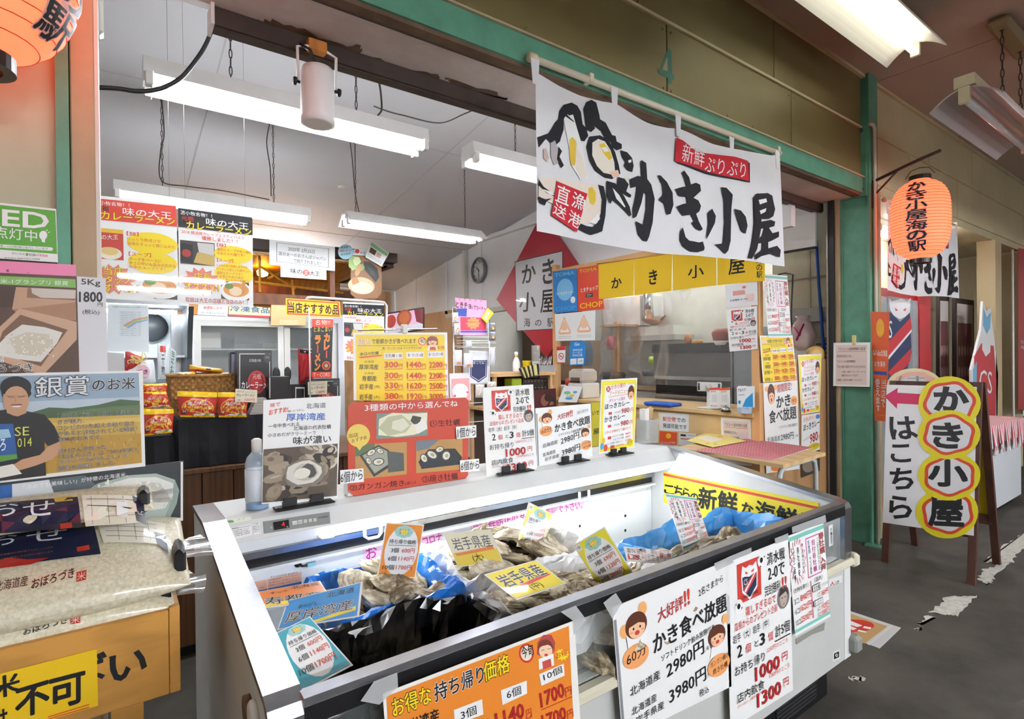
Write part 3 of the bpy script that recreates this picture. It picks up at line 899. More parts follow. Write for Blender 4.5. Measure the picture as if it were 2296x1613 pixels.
MB().box(*(lambda c: (c.x - .012, c.x + .016, c.y - .01, c.y, c.z - .007, c.z + .007))(P(696, 1265, y=1.995))).build('probe_clip', mat('#8fc7d6', .4), parent=case)
# bumper discs on the left end
cd = Vector((X0, 1.135, .715))
MB().lathe(cd, [(.034, 0), (.034, .008), (.03, .012), (0, .013)], n=24, axis=(-1, 0, 0)).build('bumper_disc', mat('#e8e6e0', .4), parent=case)
MB().lathe(cd + Vector((0, .055, -.01)), [(.028, 0), (.028, .012), (0, .013)], n=20, axis=(-1, 0, 0)).build('bumper_disc', mat('#6b5140', .5), parent=case)
# control panel on the ledge face
fp = (Vector((1, 1.841, .846)), Vector((0, -.055, .032)).normalized() * 1.0)
fpn = Vector((0, -.865, .503))
fpl = (Vector((1, 1.8395, .846)), Vector((0, -.864, .503)))
s = sheet('control_panel', '', '', fpl, [(590, 1170), (739, 1148), (741, 1174), (592, 1197)], col='#8e938f', thick=.006, parent=case, rough=.35, off=.0016, spec='''
P k 612,1172 647,1166 649,1184 614,1190
t 631 1183 639 1181 630 1172 #ff2a20 4
T 642 1185 646 1184 4 w ℃
P w 655,1170 666,1168 667,1176 656,1178
P w 668,1168 677,1166 678,1174 669,1176
P #c9ccc6 680,1166 688,1165 689,1173 681,1174
P #c9ccc6 691,1165 699,1163 700,1171 692,1172
P #c9ccc6 702,1163 709,1162 710,1170 703,1171
T 714 1164 735 1161 4 k MITSUBISHI
E #b8bcb8 608 1184 2 2
T 656 1177 666 1175 5 d 入切
T 669 1175 677 1173 5 d 霜取
''')
for q in s.parts:
    pass
sheet('rating_label', '', '', fpl, [(517, 1184), (563, 1175), (567, 1200), (522, 1211)], parent=case, thick=.0004, spec='''
L k 520 1187 562 1179 .6
T 520 1188 534 1185 3 k 電気用品
T 524 1192 558 1186 2.6 d 品名冷凍冷蔵ショーケース
T 525 1196 556 1190 2.6 d 定格電圧 100V 50/60Hz
T 526 1200 560 1193 2.6 d 定格消費電力 製造番号
T 527 1204 560 1197 2.6 d 冷媒 最大電流
''')
sheet('notice_label', '', '', fpl, [(566, 1176), (582, 1173), (585, 1197), (569, 1201)], parent=case, thick=.0004, spec='''
T 569 1178 579 1176 3 k ご注意
T 568 1183 581 1180 2.5 d 陳列は
T 568 1187 582 1184 2.5 d 線の内
T 569 1191 582 1188 2.5 d 通風を
T 570 1195 583 1192 2.5 d 妨げず
''')
sheet('green_sticker', '', '', fpl, [(508, 1167), (563, 1158), (565, 1166), (509, 1177)], col='#e9edd8', parent=case, thick=.0004, spec='''
E #7fae7c 517 1170 8 3
T 532 1168 548 1165 3 #8a9a6a エコ
''')
# ------------------------------------------------------------------ lined boxes and oysters in the case
def liner_box(label, x0, x1, y0, y1, zr, depth, col, seed, amp=.012, rough=.25, skirt=.07, film=None):
    r = random.Random(seed)
    t = thing('lined_box', label, 'box', ((x0 + x1) / 2, (y0 + y1) / 2, .42))
    zb = zr - depth - .02
    mb = MB(); w = .005
    mb.box(x0 + .01, x1 - .01, y0 + .01, y1 - .01, .42, zb + .01)
    for (a, b, c, d) in ((x0 + .004, x1 - .004, y0 + .004, y0 + .004 + w), (x0 + .004, x1 - .004, y1 - .004 - w, y1 - .004), (x0 + .004, x0 + .004 + w, y0 + .01, y1 - .01), (x1 - .004 - w, x1 - .004, y0 + .01, y1 - .01)):
        mb.box(a, b, c, d, zb + .01, zr - .018)
    mb.build('foam_box', mat('#e9ebea', .6), parent=t)
    n = 72; rows = [(0.012, -skirt), (.010, -skirt * .5), (.006, -.012), (0, .004), (-.008, .002), (-.02, -.02), (-.03, -depth * .5), (-.05, -depth), (-.12, -depth - .002)]
    ph = [r.uniform(0, 6.28) for _ in range(8)]
    vs = []; per = 2 * (x1 - x0 + y1 - y0)
    for j, (ins, dz) in enumerate(rows):
        for i in range(n):
            sdist = per * i / n
            w_, h_ = x1 - x0, y1 - y0
            if sdist < w_: p = (x0 + sdist, y0, 0, -1)
            elif sdist < w_ + h_: p = (x1, y0 + sdist - w_, 1, 0)
            elif sdist < 2 * w_ + h_: p = (x1 - (sdist - w_ - h_), y1, 0, 1)
            else: p = (x0, y1 - (sdist - 2 * w_ - h_), -1, 0)
            wv = sum(math.sin(ph[k] + (k + 3) * 2 * math.pi * i / n * (1 + k % 3)) for k in range(5)) / 3
            wv += r.uniform(-.7, .7)
            o = ins + amp * .55 * wv * (1 if j < 7 else .4)
            z = zr + dz + amp * (sum(math.sin(ph[-k - 1] + (k + 2) * 2 * math.pi * i / n * 2) for k in range(3)) * .4 + r.uniform(-.35, .35)) * (1 if j < 6 else .3)
            cx_, cy_ = (x0 + x1) / 2, (y0 + y1) / 2
            x = p[0] + p[2] * o; y = p[1] + p[3] * o
            if ins < 0:      # inner rows shrink toward the middle on both axes
                x = cx_ + (p[0] - cx_) * (1 + 2 * ins / w_) + p[2] * amp * .5 * wv; y = cy_ + (p[1] - cy_) * (1 + 2 * ins / h_) + p[3] * amp * .5 * wv
            vs.append((x, y, z))
    fs = []
    for j in range(len(rows) - 1):
        for i in range(n):
            fs.append((j * n + i, j * n + (i + 1) % n, j * n + n + (i + 1) % n, j * n + n + i))
    fs.append(tuple(range((len(rows) - 1) * n, len(rows) * n)))
    mb = MB(); mb.add(vs, fs, film or mat(col, rough, spec=.6), smooth=False); mb.build('plastic_liner', parent=t)
    return t
M_blue = mat('#1f78d8', .3, spec=.6); M_wfilm = mat('#eef1f2', .3)
liner_box('box with a black plastic liner at the front left of the case', .30, .84, 1.09, 1.425, .70, .17, '#0d0e10', 1, amp=.018, rough=.16)
liner_box('blue lined tray of oysters at the back left of the case', .48, .865, 1.45, 1.80, .70, .08, '#1f78d8', 2)
liner_box('white lined box of large oysters at the back of the case', .905, 1.43, 1.46, 1.86, .70, .09, '#eef1f2', 3, amp=.018)
liner_box('white lined box of medium oysters at the front of the case', .875, 1.45, 1.075, 1.44, .685, .09, '#eef1f2', 4, amp=.018)
liner_box('blue lined box of oysters at the right end of the case', 1.56, 2.30, 1.085, 1.47, .69, .10, '#4a9fe6', 5, amp=.016)
M_oy = [mat('#bda985', .7, kind='oyster', noise=.5, nscale=17, bump=.8, c2='#e8dcbc', stretch=(1, 2.2, 3)), mat('#d4c29d', .7, kind='oyster', noise=.45, nscale=15, bump=.8, c2='#f2ead4', stretch=(1, 2, 3)), mat('#a08e6e', .7, kind='oyster', noise=.5, nscale=18, bump=.8, c2='#d0c2a0', stretch=(1, 2.2, 3))]
def oyster_mesh(seed):
    r = random.Random(seed)
    L, W, Hh = r.uniform(.076, .100), r.uniform(.040, .052), r.uniform(.020, .028)
    n = 18
    jag = [1 + r.uniform(-.12, .12) for _ in range(n)]
    ph = [r.uniform(0, 6.28) for _ in range(4)]
    vs = []; fs = []
    def outline(k, s):
        t = 2 * math.pi * k / n
        x = math.cos(t); y = math.sin(t)
        wx = L * x
        wy = W * y * (1 + .45 * x) * (1 + .12 * math.sin(3 * t + ph[0]))
        j = 1 + (jag[k] - 1) * s
        bendy = .018 * (x * x) * math.sin(ph[1])
        return wx * s * j, wy * s * j + bendy * s
    rings = [1, .93, .82, .8, .64, .62, .44, .42, .2]
    hts = [0, .22, .34, .54, .64, .82, .88, 1.0, 1.0]
    for side in (1, -1):
        base = len(vs)
        for s_, h in zip(rings, hts):
            for k in range(n):
                x, y = outline(k, s_)
                z = side * h * Hh * (1 if side > 0 else .55) + .0035 * math.sin(5 * 2 * math.pi * k / n + ph[2]) * s_ + r.uniform(-.0012, .0012)
                z += .012 * (x / L) ** 2 * math.sin(ph[3])
                vs.append((x + r.uniform(-.001, .001), y + r.uniform(-.001, .001), z + (.0015 if side > 0 and s_ == 1 else 0)))
        vs.append((0, 0, side * Hh * (1.02 if side > 0 else .56)))
        c = len(vs) - 1; m = len(rings)
        for j in range(m - 1):
            for k in range(n):
                f = (base + j * n + k, base + j * n + (k + 1) % n, base + j * n + n + (k + 1) % n, base + j * n + n + k)
                fs.append(f if side > 0 else f[::-1])
        for k in range(n):
            f = (base + (m - 1) * n + k, base + (m - 1) * n + (k + 1) % n, c)
            fs.append(f if side > 0 else f[::-1])
    base2 = len(rings) * n + 1
    for k in range(n):
        fs.append((k, base2 + k, base2 + (k + 1) % n, (k + 1) % n))
    me = bpy.data.meshes.new('oyster')
    me.from_pydata(vs, [], fs); me.materials.append(M_oy[seed % 3]); me.update()
    return me
_oy = [oyster_mesh(i) for i in range(9)]
def oysters(box, group, spots, seed, tilt=.5, scale=(.9, 1.25)):
    r = random.Random(seed)
    xs = [q[0] for q in spots]; ys = [q[1] for q in spots]; zs = sorted(q[2] for q in spots)
    for (x, y, z) in spots:
        i = r.randrange(len(_oy))
        o = bpy.data.objects.new('oyster', _oy[i]); COL.objects.link(o)
        o.location = (x, y, z)
        o.rotation_euler = (r.uniform(-tilt, tilt), r.uniform(-tilt, tilt), r.uniform(0, 6.28))
        k = r.uniform(*scale)
        o.scale = (k,) * 3
        side = ('left', 'middle', 'right')[min(2, int(3 * (x - min(xs)) / (max(xs) - min(xs) + 1e-6)))]
        dep = 'front' if y < (min(ys) + max(ys)) / 2 else 'back'
        tone = ('mottled brown', 'pale cream', 'dark grey')[i % 3]
        lev = 'top' if z > zs[len(zs) // 2] else 'low'
        tag(o, f"{'big' if k > sum(scale) / 2 else 'small'} {tone} oyster {lev} at the {dep} {side} of {box}", 'oyster', group)
def heap(x0, x1, y0, y1, z, nx, ny, seed, jz=.015, top=0.):
    r = random.Random(seed); out = []
    for i in range(nx):
        for j in range(ny):
            u, v = (i + .5) / nx, (j + .5) / ny
            out.append((x0 + (x1 - x0) * (u + r.uniform(-.3, .3) / nx), y0 + (y1 - y0) * (v + r.uniform(-.3, .3) / ny), z + r.uniform(-jz, jz) + top * (1 - (2 * u - 1) ** 2) * (1 - (2 * v - 1) ** 2)))
    return out
G = ('the left blue tray', 'oysters in the back left blue tray')
oysters(*G, heap(.52, .83, 1.50, 1.76, .640, 4, 4, 1) + heap(.57, .80, 1.50, 1.74, .675, 3, 3, 2, top=.012), 11)
G = ('the rear white box', 'large oysters in the back white box')
oysters(*G, heap(.96, 1.38, 1.52, 1.82, .635, 5, 3, 3) + heap(1.0, 1.35, 1.52, 1.80, .68, 4, 3, 4, top=.03), 12, scale=(1.05, 1.4))
G = ('the front white box', 'medium oysters in the front white box')
oysters(*G, heap(.94, 1.40, 1.13, 1.40, .62, 5, 3, 5) + heap(.98, 1.38, 1.12, 1.36, .655, 5, 3, 6, top=.015), 13)
G = ('the black box', 'oysters in the black lined box')
oysters(*G, heap(.38, .78, 1.14, 1.36, .555, 5, 3, 7) + heap(.50, .76, 1.13, 1.26, .60, 4, 2, 8), 14, tilt=.9)
G = ('the row behind the glass', 'oysters behind the front glass')
oysters(*G, [(x, 1.062 + (i % 2) * .008, .585 + (i % 3) * .035) for i, x in enumerate((.33, .42, .50, .59, .68, .77))], 15, tilt=.35)
oysters(*G, [(x, 1.062, .60 + (i % 3) * .035) for i, x in enumerate((1.02, 1.10, 1.18, 1.26, 1.34))], 16, tilt=.35)
G = ('the right blue box', 'oysters in the right blue box')
oysters(*G, heap(1.64, 2.24, 1.13, 1.42, .60, 6, 3, 9) + heap(1.66, 2.05, 1.12, 1.30, .645, 5, 2, 10, top=.02), 17, scale=(1.0, 1.35))
# ------------------------------------------------------------------ repeated print layouts (0..100 across the sheet)
SHIMIZU = '''
R #cf3f35 16 4 52 28
P w 22,12 24,6 29,8 34,7 40,8 45,6 47,12 46,22 34,28 23,22
P #1d2f52 23.5,13 45.5,13 44.5,21 34,26.5 24.5,21
P #cf3f35 25,20 40,13 45,13 45,15 29,23.5
P w 26,21.5 42,13 43.5,13 28,22.6
P w 25,12.5 24.5,7 29,9 34,8 40,9 44.5,7 44,12.5 34,14
P r 28,10 32,11 31,12 28,11.4
P r 41,10 37,11 38,12 41,11.4
T 25.5 18 31 18 3.5 w CS
T 22 26 47 26 2 k CONSADOLE SAPPORO
E w 53 7 6 4.2
E k 53 7 2.4 1.7
P k 48,5 50,3.6 49,5.8
P k 57,4.6 59,6 57,6
P k 50,10.6 53,11.3 51,9.8
E w 17 29 6 4.2
E k 17 29 2.4 1.7
P k 12,27.6 14,26 13.4,28
P k 20,32 22.6,30.4 21,30
T 62 12 91 12 7.6 k1 清水戦
T 63 21.5 90 21.5 8 k1 2-0で
T 57 30.5 82 30.5 6.6 k1 完封勝利
T 85 30.5 93 30.5 7.4 r3 !!
E #77777a 87 36 10 7.4
E #b9a79a 87 37 6 5.4
P #3a3634 79,35 82,30 88,29 94,31 95,36 91,33 84,34
P k 83.6,36 86,36 86,36.6 83.6,36.6
P k 88.6,36 91,36 91,36.6 88.6,36.6
P #8b5a50 85.5,40 89,40 88,40.8 86.4,40.8
T 27 37 74 37 5.6 r1 嬉しすぎるので
T 10 43 76 43 5 r1 店長からのプレゼント企画
T 7 50 62 50 5.2 k 岩手（大）岩手（中）
T 13 59.5 20 59.5 7.4 k1 2
T 25 59.5 33 59.5 5.6 r 個
T 39 58.5 45 58.5 3.8 k と
T 47 59.5 55 59.5 7.6 k3 3
T 60 59.5 68 59.5 5.6 r 個
T 72 59.5 96 59.5 7.6 k1 計5個
L k 71 61.6 97 61.6 .7
T 8 70 54 70 6.2 k お持ち帰り
T 58 66 92 66 3 r 1250円のところ
T 38 80 78 80 9 R4 1000
T 82 77 91 77 5.4 r 円
T 10 87 52 87 6 k 店内飲食
T 60 83 94 83 3 r 1750円のところ
T 10 90 50 90 2.2 r (ガンガン、焼きに限り)
T 40 97 79 97 9 R4 1300
T 83 94 92 94 5.4 r 円
'''
DAIKOHYO = '''
R #8d8f92 0.5 9 2.6 99
P w 9,22 13,14 24,12 26,24 26,33 10,34
L d 9 22 10 34 .5
E #f0b06c 8 20 3.6 5
E #f0b06c 24 9 3.6 5
F 18 20 8.6
E #f0a566 16 41 11 9
T 8 46 25 42 9 k 60分
T 36 24 58 21 10 R4/w7 大好評
T 59 21 64 20 12 r4 !!
T 72 18 94 14 6 k 2名さまから
T 31 46 97 37 15 k4 かき食べ放題
T 37 54 85 47.5 5 k1 ソフトドリンク飲み放題付き
T 9 70 35 66 7.5 k 北海道産
T 41 69 75 62 12 k1 2980円
T 76 62 84 60.5 4.4 k /1名
T 9 85 31 82 6.6 k 北海道産
T 12 93.5 37 90.5 6.6 k 岩手県産
T 42 90 76 84 12 k1 3980円
T 77 83 85 81.5 4.4 k /1名
T 69 96 78 95 6 k 税込
P w 82,60 91,59 93,68 80,69
E #f0b06c 95 43 3 4
P w 90,50 95,45 96,49 92,56
F 87 54 7.6
E #f0a566 88 77 10.5 9
T 80 76.5 97 74 4.6 n1 ガンガン焼き
T 82 83 96 81 4.6 n1 焼き牡蠣
'''
MENU = '''
R #f2e23a 2 2 98 98
P w 10,8 92,7 90,50 94,92 14,93 8,60
E #d8564a 19 13 6 4
L w 16 10.6 22 15.4 .8
L w 22 10.6 16 15.4 .8
T 26 14 66 11.5 6 r2 かき小屋の
T 22 22 74 19.5 5.4 #e07a2c2 フードメニュー
L #e07a2c 20 24 76 21.5 .6
T 74 9.5 92 8.5 3 n いらっしゃい
F 83 21 9
T 22 31 66 29.5 4.6 m1 ボリューム満点
T 11 40.5 80 37.5 7.2 k3 ほっきカレー
P #d0454a 22,44.5 31,44.5 31,48 22,48
T 38 47.5 54 47 3.2 d サラダ付
T 57 48.5 80 47.5 7 R3 980
T 83 48 91 47.5 6 r 円
T 11 58 68 55.5 7.2 k3 かきカレー
P #d0454a 21,62 30,62 30,65.5 21,65.5
T 37 65 53 64.5 3.2 d サラダ付
T 56 66 79 65 7 R3 980
T 82 65.5 90 65 6 r 円
T 13 74 86 72 4.2 #e07a2c1 ふわふわ焼きたて揚げたて
P #d0454a 22,78 31,78 31,82 22,82
T 34 80.5 66 79.5 3 d かきフライ定食
T 71 79.5 86 79 3 r1 980円
T 37 85 66 84 3 d かきフライ5個
T 71 84 86 83.5 3 r1 450円
T 20 89.5 64 88.5 2.8 d ライス 味噌汁 漬物セット
T 71 88.5 86 88 3 r1 250円
P #d0454a 30,91 41,91 41,95.5 30,95.5
T 44 94.5 68 93.5 3 r (写真見本)
E #e8c33a 10 83 5 4.5
E #3aa0d8 7 90 4.5 4.5
E #d8443a 17 93 5 5
E #d9c21e 86 91 8 5
T 80 92 92 91.5 2.6 k どうぞ
'''
SPRING = '''
R t 0 2 100 6
R t 0 94 100 97
V 90 9 90 32 15 #d24a62/G8 春牡蠣
V 90 35 90 49 15 #d24a62/G8 入荷
P #d85a9a 46,9 84,9 84,50 46,50
P w 47.5,10.2 82.5,10.2 82.5,48.8 47.5,48.8
V 78 13 78 47 5 G 三陸釜石大島
V 66 13 66 47 10 m1 殻付春牡蠣
V 53 12 53 26 7 B 生食用
V 54 29 54 47 5 k サイズ豊富
S #e87a92 21 28 22 24 18
S w 21 28 20 22.4 18
V 34 12 34 42 5.5 k1 今しか食べれない
V 22 14 22 44 6 k1 春牡蠣を
V 10 16 10 46 5.5 k1 ぜひご賞味
T 2 58 44 58 5 k1 〈お持ち帰り〉
T 4 69 15 69 5 k 3コ
T 20 69 48 69 7 r1 840円
T 4 79 15 79 5 k 6コ
T 17 79 48 79 7 r1 1620円
T 3 90 16 90 5 k 10コ
T 17 90 48 90 7 r1 2500円
R #d8485e 50 53 51.6 92
T 60 57 84 57 5 k1 〈店内〉
P k 54,59 76,59 76,66 54,66
P w 54.7,59.6 75.3,59.6 75.3,65.4 54.7,65.4
T 56 65 74 65 5 k 生牡蠣
T 80 64 97 64 3 d レモン付
T 66 73 72 73 4 k 1コ
T 76 74 97 74 6 r1 380円
P k 54,75 80,75 80,81 54,81
P w 54.7,75.5 79.3,75.5 79.3,80.5 54.7,80.5
T 56 80.3 78 80.3 4.4 k 蒸・ガンガン
T 64 87 70 87 4 k 6コ
T 74 87.5 97 87.5 6 r1 1920円
T 62 93 71 93 4 k 10コ
T 74 93.5 97 93.5 5.6 r1 3000円
'''
def PRICE(border, a, b, c, mark=None):
    return f'''
R {border} 3 2 97 98
E w 51 50 43 46
C #9fd6d0 50 15 24 11 8
E #eedc5e 50 15 10 6
T 37 14 63 14 4.6 r おうちで
T 38 20 64 20 4.6 r ゆっくり
T 16 38 86 38 8.6 k1 持ち帰り価格
L k 15 40.5 87 40.5 .8
T 24 54 44 54 9 k1 3個
T 52 54 86 54 9 r1 {a}円
T 20 69 41 69 9 k1 6個
T 47 69 87 69 9 r1 {b}円
T 10 85 39 85 9 k1 10個
T 44 85 86 85 9 r1 {c}円
''' + ('' if not mark else f'''
R w 4 3 17 15
T 6 13 15 13 8 k {mark}
''')
def oysterphoto(s, quad, seed, n=26, big=None, base='#5a4c3e'):
    """printed picture of a heap of oysters, in photo pixels"""
    r = random.Random(seed); hm = homog(quad)
    pm = (lambda u, v: hm(u, v))
    s.poly([pm(0, 0), pm(100, 0), pm(100, 100), pm(0, 100)], base)
    tones = ['#8b7a66', '#a3937d', '#3e342b', '#6c5e50', '#b8ab98', '#2a2420', '#9a8a74', '#c9bfae']
    def blob(cu, cv, ru, rv, c, ang, k=11, jag=.18):
        pts = []
        for i in range(k):
            t = 2 * math.pi * i / k; f = 1 + r.uniform(-jag, jag)
            x, y = ru * f * math.cos(t), rv * f * math.sin(t)
            u = min(100, max(0, cu + x * math.cos(ang) - y * math.sin(ang))); v = min(100, max(0, cv + x * math.sin(ang) + y * math.cos(ang)))
            pts.append(pm(u, v))
        s.poly(pts, c)
    for i in range(n):
        cu, cv, a = r.uniform(4, 96), r.uniform(4, 96), r.uniform(0, 3.1)
        c = r.choice(tones)
        blob(cu, cv, r.uniform(9, 20), r.uniform(6, 12), c, a)
        blob(cu + 2, cv - 2, r.uniform(4, 9), r.uniform(2, 5), r.choice(tones), a)
    for (cu, cv, ru, rv, a) in (big or []):
        blob(cu, cv, ru * 1.12, rv * 1.15, '#7d7466', a, 14, .12)
        blob(cu, cv, ru, rv, '#d8d4c9', a, 14, .1)
        blob(cu + ru * .1, cv, ru * .72, rv * .7, '#b9b4a6', a, 12, .08)
        blob(cu + ru * .3, cv - rv * .1, ru * .42, rv * .6, '#4d4a48', a, 10, .1)
        blob(cu - ru * .1, cv + rv * .05, ru * .48, rv * .42, '#e6e0d2', a, 12, .08)
def stand_base(c, w, d=.06, m=M_dark, name='stand_base', parent=None, h=.006):
    """black bar the acrylic sign slots into"""
    mb = MB(); mb.box(c[0] - w / 2, c[0] + w / 2, c[1] - d * .75, c[1] + d * .25, c[2], c[2] + h, bev=.004)
    mb.box(c[0] - w * .34, c[0] - w * .12, c[1] - .012, c[1] + .014, c[2] + h, c[2] + .03)
    mb.box(c[0] + w * .12, c[0] + w * .34, c[1] - .012, c[1] + .014, c[2] + h, c[2] + .03)
    return mb.build(name, m, parent=parent)
ZL = .9118     # ledge top where the signs stand
def clampz(o, z0=None):
    for v in o.data.vertices:
        v.co.z = max(v.co.z, (z0 or ZL + .0004) - o.location.z)
def ledge_sign(name, label, cat, y, corners, spec='', unit=False, base=None, col='#f1f1ef', **k):
    pts = [P(*q, y=y) for q in corners]
    s = sheet(name, label, cat, ('y', y), corners, col=col, spec=spec, unit=unit, thick=.003, coat=.4, **k)
    clampz(s.obj)
    if base:
        c = P(*base[0], y=y); stand_base((c.x, y, ZL - .0), base[1], parent=s.obj)
    return s
# --- on the showcase ledge
s = ledge_sign('oyster_sign', 'white upright sign with a photo of heaped oysters at the left end of the ledge', 'sign', 1.90, [(590.7, 897.7), (765, 888), (756, 1116), (587, 1131)], base=((680, 1125), .19), spec='''
T 606 915 628 911 10 #d8402f3 味で
T 603 932 646 924 13 #d8402f3 おすすめ!
T 686 917 730.6 914.6 12 d 北海道
T 645 925 683 922 5 k あっ けし
T 642 944.5 729 942 17 b4 厚岸湾産
T 601.7 961.5 670.7 956 10 k1 一年中食べれる
T 657.7 966 741.8 961.5 10 k1 北海道の代表牡蠣
T 600 981 708.4 974.5 9 k1 小さめだがクリーミーで
T 657.7 998 741.8 992.7 18 k3 味が濃い
''')
oysterphoto(s, [(590.7, 1008), (757, 995), (755, 1112), (588, 1128)], 3, 30, [(54, 50, 24, 24, -.35)])
yr = 1.9
s = sheet('choice_board', 'brick red board offering three ways to eat oysters, standing on the ledge', 'sign', ('y', yr), [(790.5, 903), (1043, 891.7), (1051, 899), (1049.6, 1065.6), (1043, 1082.5), (794, 1112.5), (781, 1102), (780, 914.6)], col='#c4452c', thick=.004, spec='''
T 817.8 923 1026 912 16 w1 3種類の中から選んでね
P #7f8f86 843.8,927.6 958.4,923.7 959,977 843.8,985
P #e4e0c4 850,940 880,926 915,928 958,926 956,960 930,975 890,980 848,976
P #b8bb98 848,960 870,935 900,930 925,950 910,970 870,978
P #dcdac2 880,945 905,938 918,955 900,968 878,962
P #3e4038 925,932 945,936 940,950 928,952 920,944
P #e9e6dc 930,955 955,935 958,962 935,974
T 965 958 1031 954 15 #3a1812 ①生牡蠣
P #b58a52 795.7,998 912,991.4 912,1064 795.7,1076
P #5d6f4e 795.7,998 840,995.5 838,1018 797,1024
P #3b3f38 806,1022 848,998 872,1010 876,1046 838,1070
P #9fa193 812,1022 848,1002 868,1012 870,1042 840,1062
P #565a58 870,1012 905,1016 906,1056 870,1060
P #b58a52 932.4,988.8 1036.6,983.6 1036.6,1052.6 932.4,1061.7
P #6c7a86 932.4,988.8 985,986 960,1006 934,1012
P #2c3034 938,1036 960,1008 1020,1006 1036,1026 1030,1042 945,1052
E #e6c95e 803.5 977 26 26
P #e6c95e 815,998 806,1011 798,1001
T 781 983 803 980 10 n 当店
T 788 994 822 985 9 n おすすめ
T 784 1102 906 1090 15 #3a1812 ②ガンガン焼き
T 908 1090 932 1085 8 #3a1812 (蒸し)
T 946.7 1083 1026 1075 16 #3a1812 ③焼き牡蠣
''')
for (u, v, rx, ry, a) in ((832, 1015, 12, 7, -30), (852, 1012, 9, 6, 30), (848, 1036, 14, 9, -10), (826, 1034, 9, 6, 60), (968, 1020, 14, 9, 30), (985, 1008, 10, 7, -20), (1000, 1022, 10, 12, 20), (950, 1028, 11, 8, 60)):
    s.ell(u, v, rx, ry, '#55504a', a, 10); s.ell(u, v, rx * .8, ry * .75, '#e2ddce', a, 10); s.ell(u + 1, v, rx * .4, ry * .4, '#a8a68c', a, 8)
clampz(s.obj)
mbx = MB()
a_, b_ = P(781, 1106, y=yr), P(1045, 1084, y=yr)
mbx.box(a_.x, b_.x, yr + .006, yr + .05, ZL, ZL + .075, bev=.003)
par(mbx.build('support_box', M_wpl), s.obj)
for (cn, tx, lab) in (([(1022, 957.5), (1068, 953.6), (1068, 981), (1024, 985)], (1026, 983, 1066, 978, 23, '1個から'), 'white tag reading from one piece on the red board'),
                 ([(1031, 1033), (1074, 1029), (1075, 1056.5), (1032.7, 1059)], (1033.5, 1057, 1074, 1052, 21, '6個から'), 'white tag at the lower right of the red board'),
                 ([(762.6, 1055), (815, 1050.5), (816, 1081), (763, 1086)], (763.5, 1084.5, 813, 1076, 25, '6個から'), 'white tag at the lower left of the red board')):
    t_ = sheet('price_tag', lab, 'tag', ('y', yr - .006), cn, thick=.0008)
    t_.T(tx[5], *tx[:5], 'k1')
ledge_sign('football_offer_sign', 'white upright sign with a red crest, standing on the ledge', 'sign', 1.885, [(1082, 869.8), (1195.5, 862.5), (1204, 1053), (1091, 1073)], SHIMIZU, True, base=((1150, 1060), .17))
ledge_sign('all_you_can_eat_sign', 'low white sign for all you can eat oysters on the ledge', 'sign', 1.90, [(1200.7, 916), (1324.4, 905.5), (1328, 1023), (1205, 1047)], DAIKOHYO, True, base=((1280, 1028), .17))
ledge_sign('food_menu_sign', 'yellow bordered food menu standing at the right end of the ledge', 'sign', 1.90, [(1348.6, 852), (1429, 847.7), (1422, 1004), (1342.7, 1018.7)], MENU, True, base=((1385, 1010), .15))
# --- taped on the showcase front
YS = YF - .0045
GL = ('y', YF - .022)
s = sheet('takeaway_price_poster', 'large orange takeaway price poster taped to the case front', 'poster', GL, [(858, 1556), (1288, 1392), (1304, 1660), (880, 1860)], col='#f2efe8', thick=.001)
s.spec_lines('''
P #e8892c 866,1562 1275,1404 1288,1668 884,1850
t 882 1610 968 1576 876 1568 y4/k12 お得な
t 975 1575 1085 1529 972 1534 k4/w10 持ち帰り
t 1085 1530 1143 1505 1082 1488 y4/k12 価格
E r 1180 1465 17 22
E #f2e6d0 1180 1465 13 17
t 1170 1478 1196 1468 1167 1452 k3 今旬
P #b8474a 1203,1468 1205,1440 1218,1424 1236,1424 1244,1440 1243,1460 1225,1476
E #7a3a2a 1222 1452 17 18
E #f6d2b0 1223 1460 15 16
P #7a3a2a 1206,1455 1212,1440 1230,1436 1240,1452 1228,1446 1215,1449
L k 1213 1459 1220 1457 1
L k 1227 1456 1234 1454 1
E r 1224 1469 4 3
P w 1207,1478 1240,1466 1242,1492 1208,1502
P #c8504a 1215,1484 1234,1477 1236,1494 1217,1502
S #f4de2e 1259 1468 17 14 12
t 1246 1478 1271 1469 1244 1464 r3 お得
P w 1017,1592 1080,1568 1083,1602 1019,1626
t 1033 1615 1068 1601 1031 1594 k1 3個
P w 1122,1548 1180,1526 1181,1555 1126,1581
t 1136 1568 1168 1556 1134 1548 k1 6個
P w 1208,1512 1263,1488 1265,1515 1213,1538
t 1219 1527 1260 1508 1216 1511 k1 10個
t 1112 1635 1176 1608 1108 1600 R4 1140
t 1180 1611 1192 1605 1178 1593 r1 円
L R 1112 1640 1193 1606 1.4
t 1212 1588 1266 1562 1208 1554 R4 1700
t 1267 1562 1281 1556 1266 1543 r1 円
L R 1213 1592 1282 1562 1.4
t 1216 1634 1270 1612 1212 1604 R4 1700
t 1272 1612 1285 1606 1270 1594 r1 円
t 1020 1665 1085 1640 1016 1632 R4 600
t 893 1660 985 1622 890 1622 k2 厚岸湾産
''')
